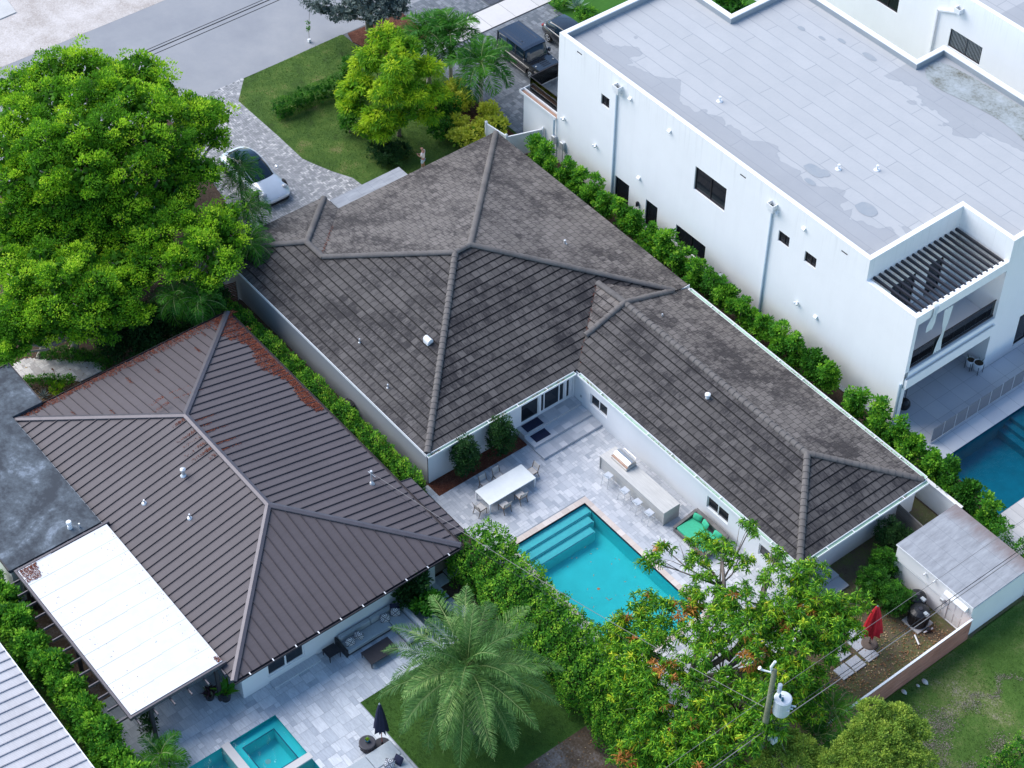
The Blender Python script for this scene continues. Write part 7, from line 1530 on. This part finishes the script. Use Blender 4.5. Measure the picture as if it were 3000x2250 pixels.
Cc = bl('T4', [(40, 60, 5.0, 1.4), (260, 30, 5.2, 1.4), (520, 40, 5.0, 1.4), (760, 60, 4.6, 1.3), (800, 200, 4.2, 1.2), (60, 470, 3.8, 1.2), (420, 430, 3.8, 1.2), (680, 470, 3.0, 1.0), (160, 300, 4.8, 1.2), (30, 640, 2.2, .9), (900, 130, 4.0, 1.1), (160, 180, 5.2, 1.4), (400, 150, 5.6, 1.5), (620, 190, 5.2, 1.4), (80, 380, 4.4, 1.3), (330, 350, 4.8, 1.4), (560, 350, 4.6, 1.3), (100, 560, 3.2, 1.2), (720, 330, 4.0, 1.2), (880, 380, 3.2, 1.1), (520, 470, 3.2, 1.1), (270, 500, 3.2, 1.1)])
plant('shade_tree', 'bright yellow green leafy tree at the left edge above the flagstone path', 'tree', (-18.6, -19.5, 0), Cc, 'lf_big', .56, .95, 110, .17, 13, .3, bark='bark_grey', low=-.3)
# understory palms and shrubs
for (tt, x, y, z, h, s, lb) in (('T1', 1545, 1080, 4.4, 4.2, 1, 'feathery palm drooping over the windscreen of the white car'), ('T1', 1600, 1330, 3.9, 3.7, 2, 'feathery palm hanging over the nose of the white car'), ('T1', 1620, 1560, 3.9, 3.7, 3, 'feathery palm with fronds touching the rear corner of the tiled roof'), ('T4', 1130, 250, 3.4, 3.2, 4, 'dark palm in the shade left of the slat fence'), ('T4', 1290, 270, 3.4, 3.2, 5, 'dark palm just right of the other one near the slat fence'), ('T1', 1170, 1010, 5.4, 5.1, 6, 'dark palm seen through a gap in the big tree')):
    p = W(tt, x, y, z); palm('garden_palm', lb, (p[0], p[1], 0), (p[0], p[1], h), 22, 2.0, .6, 'lf_palm2', s, .1, 30, 1.5, 'palms under the big tree', wid=.04, emin=-.7)
und = [('T4', 740, 560, .9, .9), ('T4', 850, 500, 1.0, 1.0), ('T4', 950, 560, .9, .8), ('T4', 1000, 430, 1.2, 1.1), ('T4', 1180, 420, 1.2, 1.0), ('T4', 1330, 340, 1.0, .9), ('T4', 760, 640, .6, .6), ('T4', 1060, 520, .7, .7), ('T4', 900, 620, .6, .6), ('T4', 1400, 270, 1.0, .8)]
lb = ['dark shrub above the flagstone path end', 'second dark shrub from the path behind the metal roof', 'glossy shrub below the middle of the rear eave drift', 'tall dark shrub under the tree behind the metal roof', 'dark shrub below the two shaded palms', 'dark shrub beside the metal roof peak corner', 'low shrub touching the flagstone path corner', 'low shrub right at the rear metal eave', 'pale spotted shrub by the rear metal eave', 'shrub in front of the slat fence']
for i, ((tt, x, y, z, r), l_) in enumerate(zip(und, lb)): p = W(tt, x, y, z); plant('garden_shrub', l_, 'shrub', (p[0], p[1], 0), [(p[0], p[1], z, r, r, z * .95)], 'lf_dark', .3, 1.1, 26, .22, 40 + i, .03, 'shrubs behind the metal roof')
bs = [(620, 190), (790, 190), (935, 215), (1085, 220), (1250, 225), (1345, 325)]; nm = ['leftmost round bush of the row beside the log', 'second round bush right of the log', 'third round bush in the row above the path', 'fourth round bush in the row above the path', 'fifth round bush in the row above the path', 'round bush at the path corner by the metal roof']
for i, (x, y) in enumerate(bs): p = W('U12', x, y - 30, .4); plant('garden_bush', nm[i], 'bush', (p[0], p[1], 0), [(p[0], p[1], .38, .5, .5, .42)], 'lf_mid', .16, 1.2, 20, .09, 60 + i, .02, 'low round bushes by the flagstone path')
for i, (x, y, l_) in enumerate(((385, 540, 'bush in the corner between the dark flat roof and the path'), (580, 520, 'bush below the middle of the flagstone path'), (720, 530, 'flat bush beside the rusty garden light'), (870, 520, 'bush nearest the metal roof below the path'), (740, 630, 'lime green spiky plant on the wood chips'))): p = W('U12', x, y - 20, .35); plant('garden_bush', l_, 'bush', (p[0], p[1], 0), [(p[0], p[1], .32, .42, .42, .36)], 'lf_hedge' if i < 4 else 'lf_yel', .16, 1.2, 20, .1, 70 + i, .02, 'low bushes below the flagstone path')
def rosette(name, lb, p, n, l, w, mat, seed, cat='plant', group=None, up=.6):
    t = thing(name, lb, cat, (p[0], p[1], 0), 0, group); g = rng(seed); az = np.arange(n) * 2.39996; el = np.linspace(1.3, .15, n); D = np.stack([np.cos(az) * np.cos(el), np.sin(az) * np.cos(el), np.sin(el)], 1); P = np.tile([p[0], p[1], p[2] + .05], (n, 1))
    quadmesh('leaves', leafquads(P, D, l * g.uniform(.8, 1.1, n), w, g, np.tile([0, 0, 3.], (n, 1))), g.uniform(0, 1, n), M[mat], t); mb = MB(); mb.lathe([(.08, 0), (.06, .12)], p[0], p[1], 8, p[2]); mb.build('stem', M['bark'], t)
rosette('spider_plant', 'pale striped grassy plant at the metal roof corner', W('U12', 570, 720), 26, .55, .06, 'lf_silver', 5)
rosette('agave', 'pale green spiky agave at the top edge by the artificial turf', (*W('U3', 1510, 130)[:2], .1), 34, 1.05, .16, 'lf_agave', 6, up=.8)
hedge('box_hedge', 'clipped low hedge at the top edge beside the agave', [W('U3', 1180, 30, .6)[:2], W('U3', 1480, -60, .6)[:2]], 1.2, .75, 'lf_hedge', 3, 150, .1)
plant('garden_shrub', 'green shrub at the top edge beside the white parapet notch', 'shrub', W('T3', 320, 40), [(*W('T3', 320, 40, 4.0), 1.2, 1.2, 1.2)], 'lf_palm2', .35, 1, 26, .28, 9, .06); plant('garden_shrub', 'low green ground shrub behind the agave', 'shrub', W('U3', 1640, 170), [(*W('U3', 1640, 170, .4), .9, .9, .4)], 'lf_hedge', .2, 1, 26, .1, 10, .03)
# front garden
hedge('front_hedge', 'clipped dark green hedge across the front lawn', [(-30.5, 3.2), (-30.3, 9.1)], .95, 1.2, 'lf_mid', 2, 520, .07, bumpy=.02)
O = bl('T2', [(290, 250, 6.2, 1.05), (420, 330, 6.2, 1.0), (190, 390, 5.4, 1.05), (350, 450, 6, 1.1), (540, 440, 5.0, 1.0), (120, 560, 4.2, 1.05), (300, 600, 5, 1.1), (470, 600, 4.6, 1.0), (590, 620, 3.8, .95), (80, 700, 3.0, .85), (250, 760, 3.2, 1.0), (430, 740, 3.0, .8), (570, 740, 2.6, .7), (170, 850, 2.0, .7), (290, 850, 2.2, .7), (60, 640, 3.2, .8)])
p = W('T2', 375, 880); plant('ornamental_tree', 'yellow green feathery leaved tree in the middle of the front lawn', 'tree', p, O, 'lf_yel', .42, 1.3, 95, .30, 21, .16, up=-.1, droop=.6, low=-.5, asp=.22)
p = W('T2', 290, 985, .55); plant('round_bush', 'dense dark round bush at the foot of the yellow green tree', 'bush', (p[0], p[1], 0), [(p[0], p[1], .55, 1.45, 1.2, .65), (p[0] + .3, p[1] + .9, .5, .9, .8, .55)], 'lf_dark', .25, 1.3, 40, .1, 22, .05)
for i, (x, y, z, r, l_) in enumerate(((60, 480, 1.5, .7, 'palmy shrub left of the yellow green tree beside the hedge end'), (30, 600, 1.2, .7, 'yellowish shrub at the left foot of the yellow green tree'), (50, 800, .8, .7, 'dark green shrub by the round bush on its left'), (640, 830, 1.0, .9, 'dark green shrub behind the croton bushes'), (700, 700, 1.2, .8, 'tall green shrub between the tree and the nearer slim palm'), (620, 700, 1.3, .8, 'green shrub right of the yellow green tree crown'))):
    p = W('T2', x, y, z); plant('garden_shrub', l_, 'shrub', (p[0], p[1], 0), [(p[0], p[1], z, r, r, z * .9)], 'lf_mid' if i != 1 else 'lf_yel', .28, 1.1, 30, .16, 80 + i, .04, 'shrubs on the front lawn')
for i, (x, y, l_) in enumerate(((745, 570, 'farthest croton bush behind the far palm trunk'), (700, 620, 'croton bush beside the far palm trunk'), (790, 650, 'croton bush between the two palm trunks'), (745, 790, 'croton bush left of the nearer palm trunk'), (850, 870, 'croton bush right at the tiled roof edge'), (760, 890, 'lowest croton bush left of the roof peak'), (960, 720, 'croton bush right of the nearer palm trunk'), (1005, 810, 'croton bush beside the white vinyl fence'), (920, 820, 'croton bush at the foot of the nearer palm'))):
    p = W('T2', x, y, .75); plant('croton_bush', l_, 'bush', (p[0], p[1], 0), [(p[0], p[1], .65, .75, .75, .6)], 'lf_croton', .22, 1.0, 22, .24, 90 + i, .03, 'yellow croton bushes', vmin=.75, core=True)
for (x, y, z, h, s, l_) in ((705, 215, 4.6, 3.9, 31, 'slim palm with smooth grey trunk farther from the tiled roof'), (905, 420, 4.2, 3.6, 32, 'slim palm with smooth grey trunk nearest the boxy black car'), (560, 230, 4.3, 3.6, 33, 'slim palm half hidden behind the yellow green tree')):
    p = W('T2', x, y, z); palm('slim_palm', l_, (p[0], p[1], 0), (p[0], p[1], h), 19, 2.8, .9, 'lf_palm2', s, .15, 52, 1.3, 'slim palms by the driveway', wid=.06, shaft=.75, emin=-.25)
S = bl('T2', [(60, 60, 3.0, 1.1), (220, 90, 3.2, 1.1), (350, 60, 3.0, 1.0), (130, 0, 3.6, 1.1), (280, -20, 3.6, 1.1), (380, 0, 3, .8)]) + bl('T1', [(2090, 40, 2.8, .9), (2180, 100, 2.4, .8), (2000, 20, 2.6, .6)])
plant('silver_tree', 'silvery grey green small tree beside the road at the top edge', 'tree', W('T2', 170, 200), S, 'lf_silver', .3, .75, 34, .12, 23, .14, bark='bark_grey')
# courtyard bushes, date palm, hedges
for i, (x, y, l_) in enumerate(((4.12, -6.75, 'tall bush in the flower bed nearer the house corner'), (4.15, -4.2, 'tall bush in the flower bed nearer the stone steps'))):
    plant('tall_bush', l_, 'bush', (x, y, 0), [(x + .1, y, 1.1, .68, .8, 1.0), (x + .1, y, 1.9, .75, .85, .8), (x + .05, y + .05, 2.5, .55, .65, .6)], 'lf_dark', .24, 1.25, 34, .11, 100 + i, .05, 'tall bushes in the flower bed')
palm('date_palm', 'large silvery green date palm with arching feather fronds on the patio lawn', (18.45, -17.0, 0), (18.1, -17.25, 5.0), 66, 5.2, .72, 'lf_palm', 41, .34, 100, 1.0, None, 'bark', .036, emin=-.95, emax=1.4)
hedge('side_hedge', 'glossy green hedge strip between the metal roof and the shaded side wall', [(-15.4, -10.5), (-8, -10.2), (3.9, -9.95)], .95, 1.5, 'lf_hedge', 4, 260, .12, bumpy=.22)
hedge('pool_hedge', 'big overgrown hedge between the metal roof, the date palm and the pool', [(9.0, -10.3), (16, -10.6), (24, -11.0), (33.5, -11.8)], 3.3, 2.15, 'lf_hedge', 5, 210, .13, bumpy=.14)
lb = ['dark fern like shrub beside the corner sofa back', 'lime green palm shrub below the eave tip', 'dark shrub against the wall at the sofa end']
for i, (x, y, z, r, m) in enumerate(((470, 470, 1.4, .8, 'lf_dark'), (560, 600, .9, .8, 'lf_palm2'), (420, 540, 1.0, .6, 'lf_dark'))): p = W('T8', x, y, z); plant('garden_shrub', lb[i], 'shrub', (p[0], p[1], 0), [(p[0], p[1], z, r, r, z * .9)], m, .3, 1, 26, .26, 110 + i, .04, 'shrubs beside the terrace sofa')
# row between tiled roof and tall white house
r = random.Random(12); xs = []; x = -15.0
while x < 12.9: xs.append(x); x += r.uniform(1.25, 1.7)
xs += [15.2, 16.9, 18.4, 19.9, 21.3, 22.7, 24.2, 25.8]; xs2 = len(xs)
for i, x in enumerate(xs):
    far = x > 13; y = 14.0 + r.uniform(-.15, .15) - (.35 if far else 0); h = r.uniform(2.5, 3.3) + (.25 if far else 0); q = r.uniform(.8, 1.02)
    b = [(x, y, h * .45, q, q * .85, h * .42), (x + r.uniform(-.35, .35), y + r.uniform(-.2, .2), h * .78, q * .7, q * .65, h * .3), (x + r.uniform(-.5, .5), y + r.uniform(-.35, .25), h * .6, q * .5, q * .55, h * .3)]
    b = [(x + r.uniform(-.55, .55), y + r.uniform(-.4, .4), h * r.uniform(.3, .6), r.uniform(.38, .6), r.uniform(.35, .55), h * r.uniform(.18, .34)) for _ in range(4)] + [(x + r.uniform(-.35, .35), y + r.uniform(-.3, .3), h * r.uniform(.7, .95), r.uniform(.25, .42), r.uniform(.25, .4), r.uniform(.35, .6)) for _ in range(3)]
    if i < 3: b = [(bx, by, bz, rx * .8, ry * .8, rz) for bx, by, bz, rx, ry, rz in b]
    lb = f'{on[i]} shrub from the far end of the row below the tall white wall' if x < 13 else f'{on[xs2 - 1 - i]} shrub from the shed end of the row beside the tiled deck'
    plant('row_shrub', lb, 'shrub', (x, y, 0), b, 'lf_hedge' if r.random() < .7 else 'lf_mid', .22, .9, 26, .19, 200 + i, .035, 'row of shrubs between the two houses', core=True)
for i, (x, y, l_) in enumerate(((27.2, 12.75, 'straggly shrub behind the shed roof edge'), (28.7, 12.7, 'thin shrub behind the middle of the shed roof at the right'), (29.6, 12.6, 'shrub behind the shed corner at the right edge'))):
    plant('row_shrub', l_, 'shrub', (x, y, 0), [(x, y, 1.4, .7, .6, 1.2), (x + .2, y, 2.5, .5, .5, .7)], 'lf_mid', .24, .7, 24, .14, 240 + i, .04, core=False)
# bottom left row
r = random.Random(5); cnt = 11
for i in range(cnt):
    x = -4.3 + i * 1.75; y = -32.9 + r.uniform(-.15, .15) - (.0 if i < 8 else .1); h = 2.5 + r.uniform(-.15, .3)
    plant('ficus_bush', f'{on[i]} ficus bush from the dark flat roof in the row beside the patio cover', 'bush', (x, y, 0), [(x, y, h * .55, .98, .85, h * .5), (x + .3, y + .2, h * .8, .7, .65, h * .3), (x - .45, y - .2, h * .7, .65, .6, h * .35)], 'lf_hedge', .27, 1.1, 34, .20, 260 + i, .05, 'ficus bushes beside the patio cover')
p = W('T7', 1040, 1560, 1.6); palm('fan_palm', 'feathery palm at the bottom edge beside the ficus bushes and the terrace', (p[0], p[1], 0), (p[0], p[1], 1.3), 17, 1.7, .55, 'lf_palm2', 51, .13, 34, 1.3, wid=.05, emin=-.5)
p = W('T7', 960, 1370, 1.0); plant('garden_shrub', 'dark climbing shrub at the foot of the patio cover post', 'shrub', (p[0], p[1], 0), [(p[0], p[1], 1.0, .45, .45, 1.0)], 'lf_dark', .22, 1, 24, .14, 120, .03)
# clipped shrubs by the shed
for i, (x, y, z, rx, ry, rz, m, l_) in enumerate(((24.9, 5.5, .95, 1.05, .95, .95, 'lf_mid', 'clipped round shrub at the left of the pair by the shed'), (26.3, 5.6, 1.0, .95, .95, 1.0, 'lf_mid', 'clipped round shrub touching the black condenser unit'), (24.2, 7.0, .9, .9, .8, 1.0, 'lf_mid', 'dense shrub at the far corner of the shed wall'), (23.0, 8.6, 1.1, .8, .9, 1.1, 'lf_dark', 'dark tall shrub beside the grey board fence'), (23.9, 9.1, .9, .7, .7, .9, 'lf_dark', 'dark shrub between the shed corner and the board fence'))):
    plant('clipped_shrub', l_, 'shrub', (x, y, 0), [(x, y, z, rx, ry, rz)], m, .2, 1.4, 40, .08, 130 + i, .04, 'clipped shrubs by the shed')
# mango tree
Mg = bl('T9', [(540, 1180, 6.6, .5), (610, 1400, 5.4, .5), (520, 1360, 5.8, .45), (440, 1500, 5.0, .6), (180, 820, 5.4, .6), (420, 880, 5.2, .6), (500, 1250, 5.6, .5), (460, 1400, 4.8, .7), (570, 1440, 4.4, .6), (620, 1330, 4.6, .5), (640, 1080, 5.6, .5), (300, 650, 5.6, .8), (520, 700, 5.4, .8), (640, 740, 5.2, .8), (820, 660, 4.6, .8), (560, 860, 5.0, .7), (260, 850, 5.2, .6), (820, 820, 4.6, .8), (500, 1080, 4.6, .7), (620, 1150, 4.2, .8), (560, 1280, 3.8, .8), (250, 1200, 4.4, .8), (460, 1350, 3.8, .8), (100, 1380, 4.0, .8), (300, 1620, 3.4, .9), (120, 1620, 3.6, .9), (930, 660, 4.4, .7), (1000, 700, 4.0, .7), (150, 420, 4.8, .5), (620, 1000, 4.8, .7), (800, 1180, 3.4, .8), (60, 560, 5.0, .7), (20, 640, 5.2, .7), (700, 560, 5.0, .6), (780, 480, 4.6, .6), (960, 860, 4.0, .7), (440, 100, 4.6, .55), (120, 190, 4.6, .6), (250, 250, 5.2, .7), (90, 330, 4.6, .6), (370, 320, 5.0, .6), (600, 270, 4.4, .5), (560, 420, 5.8, .55), (360, 560, 6.2, .85), (200, 560, 5.4, .7), (700, 400, 4.8, .75), (850, 370, 4.2, .7), (880, 560, 5, .9), (1040, 620, 4.4, .8), (1130, 590, 4, .6), (600, 620, 6.0, .85), (430, 760, 6.0, .9), (740, 740, 5.6, .9), (940, 760, 4.8, .85), (1080, 760, 4.0, .75), (720, 900, 5.4, .8), (900, 900, 4.4, .8), (110, 960, 5.6, .75), (60, 780, 5.2, .8), (230, 700, 5.6, .6), (450, 950, 5.4, .6), (300, 1120, 5, .8), (430, 1180, 5, .7), (720, 1060, 4.8, .9), (860, 1080, 3.8, .8), (150, 1260, 4.6, .85), (350, 1350, 4.4, .8), (40, 1130, 4.8, .85), (200, 1500, 4, .9), (380, 1500, 3.6, .8), (700, 1230, 3.8, .8), (820, 1300, 3.2, .7), (60, 1620, 3.6, .9), (30, 1400, 4.2, .9)]) + \
     bl('T8', [(1700, 780, 3.8, .5), (1820, 820, 4.0, .7), (1950, 760, 4.6, .7), (1940, 940, 4.4, .8), (2060, 740, 4.8, .7), (1880, 1100, 4.0, .8), (2000, 1180, 4.2, .8), (1800, 740, 4.2, .75), (1740, 850, 3.6, .7), (1900, 680, 4.6, .7), (1960, 560, 4.8, .6), (2010, 320, 4.8, .6), (2090, 230, 4.6, .45), (2080, 640, 5, .7), (1860, 920, 4.2, .8), (2040, 840, 5, .75), (1760, 1060, 3.4, .8), (1960, 1080, 4.4, .85), (2120, 1020, 5, .8), (1860, 1240, 3.6, .85), (2060, 1260, 4.2, .85), (1960, 1450, 3.6, .9), (2120, 1520, 3.8, .9), (1850, 1600, 3, .8)])
def mango():
    g = rng(77); base = (23.2, -6.6, 0.); t = thing('mango_tree', 'large mango tree with drooping leaves, rusty new growth and bare stubs over the pool', 'tree', base); V = []; v = []
    for b in Mg:
        c = np.array(b[:3]); R = np.array(b[3:6]); n = int(23 * b[3] * b[3] / .5); d = unit(g.normal(size=(n * 2, 3))); d = d[d[:, 2] > -.5][:n]; n = len(d); pc = c + d * R * g.uniform(.45, 1.15, (n, 1))
        red = g.random() < .08
        for p, dd in zip(pc, d):
            k = 22; az = g.uniform(0, 2 * PI, k); el = g.uniform(-.9, .6, k); D = unit(np.stack([np.cos(az) * np.cos(el), np.sin(az) * np.cos(el), np.sin(el)], 1) + dd * .3); isr = g.random() < (.34 if red else .015); yel = g.random() < .08
            ln = .30 * g.uniform(.7, 1.2, k); P = np.repeat(p[None], k, 0) + g.normal(size=(k, 3)) * .05
            V.append(leafquads(P, D, ln, .075, g)); tip = P + D * ln[:, None] * .7; V.append(leafquads(tip, unit(D + [0, 0, -1.0]), ln * .6, .06, g)); val = g.uniform(.9, 1, k) if isr else (g.uniform(.62, .86, k) if yel else g.uniform(0, .72, k)); v += [val, val]
    quadmesh('crown', np.concatenate(V), np.concatenate(v), M['lf_mango'], t)
    mb = MB(); f = Vector((23.6, -6.9, 1.3)); mb.tube([base, (23.3, -6.7, .6), tuple(f)], [.3, .24, .22], 10); r = random.Random(3)
    mains = [W('T9', 240, 480, 4.4), W('T9', 500, 600, 4.6), W('T9', 150, 800, 3.8), W('T9', 700, 700, 4.0), W('T9', 650, 960, 4.0), W('T9', 250, 1050, 3.6), W('T8', 2000, 900, 3.8), W('T9', 350, 1300, 3.0), W('T9', 50, 1300, 3.0)]
    for m in mains:
        m = Vector(m); mid = f.lerp(m, .5) + Vector((r.uniform(-.3, .3), r.uniform(-.3, .3), -.25)); mb.tube([tuple(f), tuple(mid), tuple(m)], [.19, .14, .10], 9)
    for b in Mg:
        e = Vector(b[:3]); m = min((Vector(q) for q in mains), key=lambda q: (q - e).length); mid = m.lerp(e, .5) + Vector((r.uniform(-.3, .3), r.uniform(-.3, .3), r.uniform(-.1, .2))); mb.tube([tuple(m), tuple(mid), tuple(e), tuple(e + Vector((r.uniform(-.4, .4), r.uniform(-.4, .4), .35)))], [.06, .04, .025, .01], 6)
        for _ in range(2): e2 = e + Vector((r.uniform(-.6, .6), r.uniform(-.6, .6), r.uniform(-.2, .4))); mb.tube([tuple(mid), tuple(mid.lerp(e2, .6) + Vector((0, 0, .1))), tuple(e2)], [.025, .018, .008], 5)
    mb.build('trunk', M['bark'], t, smooth=True)
    for a, b_, ra, rb_ in ((W('T9', 480, 660, 4.4), W('T9', 545, 455, 5.9), .14, .12), (W('T9', 270, 560, 4.4), W('T9', 255, 320, 5.2), .12, .08), (W('T9', 200, 1090, 3.5), W('T9', 370, 940, 4.6), .15, .12), (W('T9', 340, 1130, 3.6), W('T9', 350, 1010, 4.4), .1, .08), (W('T9', 600, 960, 4.4), W('T9', 790, 955, 4.6), .11, .08), (W('T9', 420, 780, 4.2), W('T9', 290, 960, 3.6), .16, .17)): mb = MB(); mb.tube([a, tuple(Vector(a).lerp(Vector(b_), .5) + Vector((.05, 0, .05))), b_], [ra, (ra + rb_) / 2, rb_], 10); mb.build('pruned_branch', M['bark'], t, smooth=True)
mango()
Y1_ = bl('T9', [(1240, 1290, 4.8, .7), (1400, 1340, 4.6, .8), (1180, 1420, 4.6, .8), (1340, 1470, 4.6, .9), (1500, 1420, 4.2, .75), (1090, 1540, 4.2, .8), (1260, 1590, 4.4, .9), (1440, 1580, 4.2, .9), (1120, 1660, 4, .8), (1540, 1640, 3.8, .8), (1340, 1680, 4, .8), (960, 1640, 3.8, .7)])
p = W('T9', 1330, 1500, 4.4); plant('olive_green_tree', 'small leaved yellow green tree with bare twigs at the bottom edge by the alley grass', 'tree', (p[0], p[1], 0), Y1_, 'lf_olive', .20, 1.9, 40, .12, 24, .15, bark='bark_grey', core=False)
Y2_ = bl('T9', [(690, 1480, 3.6, .6), (780, 1540, 3.6, .7), (620, 1600, 3.6, .7), (760, 1640, 3.6, .7), (870, 1600, 3.4, .6), (540, 1650, 3.4, .6)])
p = W('T9', 720, 1600, 3.5); plant('olive_green_tree', 'smaller yellow green tree clump in front of the utility pole foot', 'tree', (p[0], p[1], 0), Y2_, 'lf_olive', .22, 2.4, 44, .10, 25, .1, bark='bark_grey', core=False)
p = W('T9', 980, 1260, 2.6); palm('areca_palm', 'dark feathery palm over the plank fence below the mango tree', (p[0], p[1], 0), (p[0], p[1], 2.2), 15, 2.1, .5, 'lf_palm2', 61, .09, 36, 1.3, wid=.045, emin=-.6)
p = W('T9', 880, 1430, 2.2); palm('areca_palm', 'dark feathery palm between the pole and the yellow green tree', (p[0], p[1], 0), (p[0], p[1], 1.8), 13, 1.7, .45, 'lf_palm2', 62, .09, 32, 1.3, wid=.045, emin=-.5)
hedge('corner_hedge', 'bright clipped hedge in the bottom right corner', [W('T9', 2000, 1720, .5)[:2], W('T9', 2300, 1500, .5)[:2]], 1.6, .8, 'lf_hedge', 8, 170, .09)
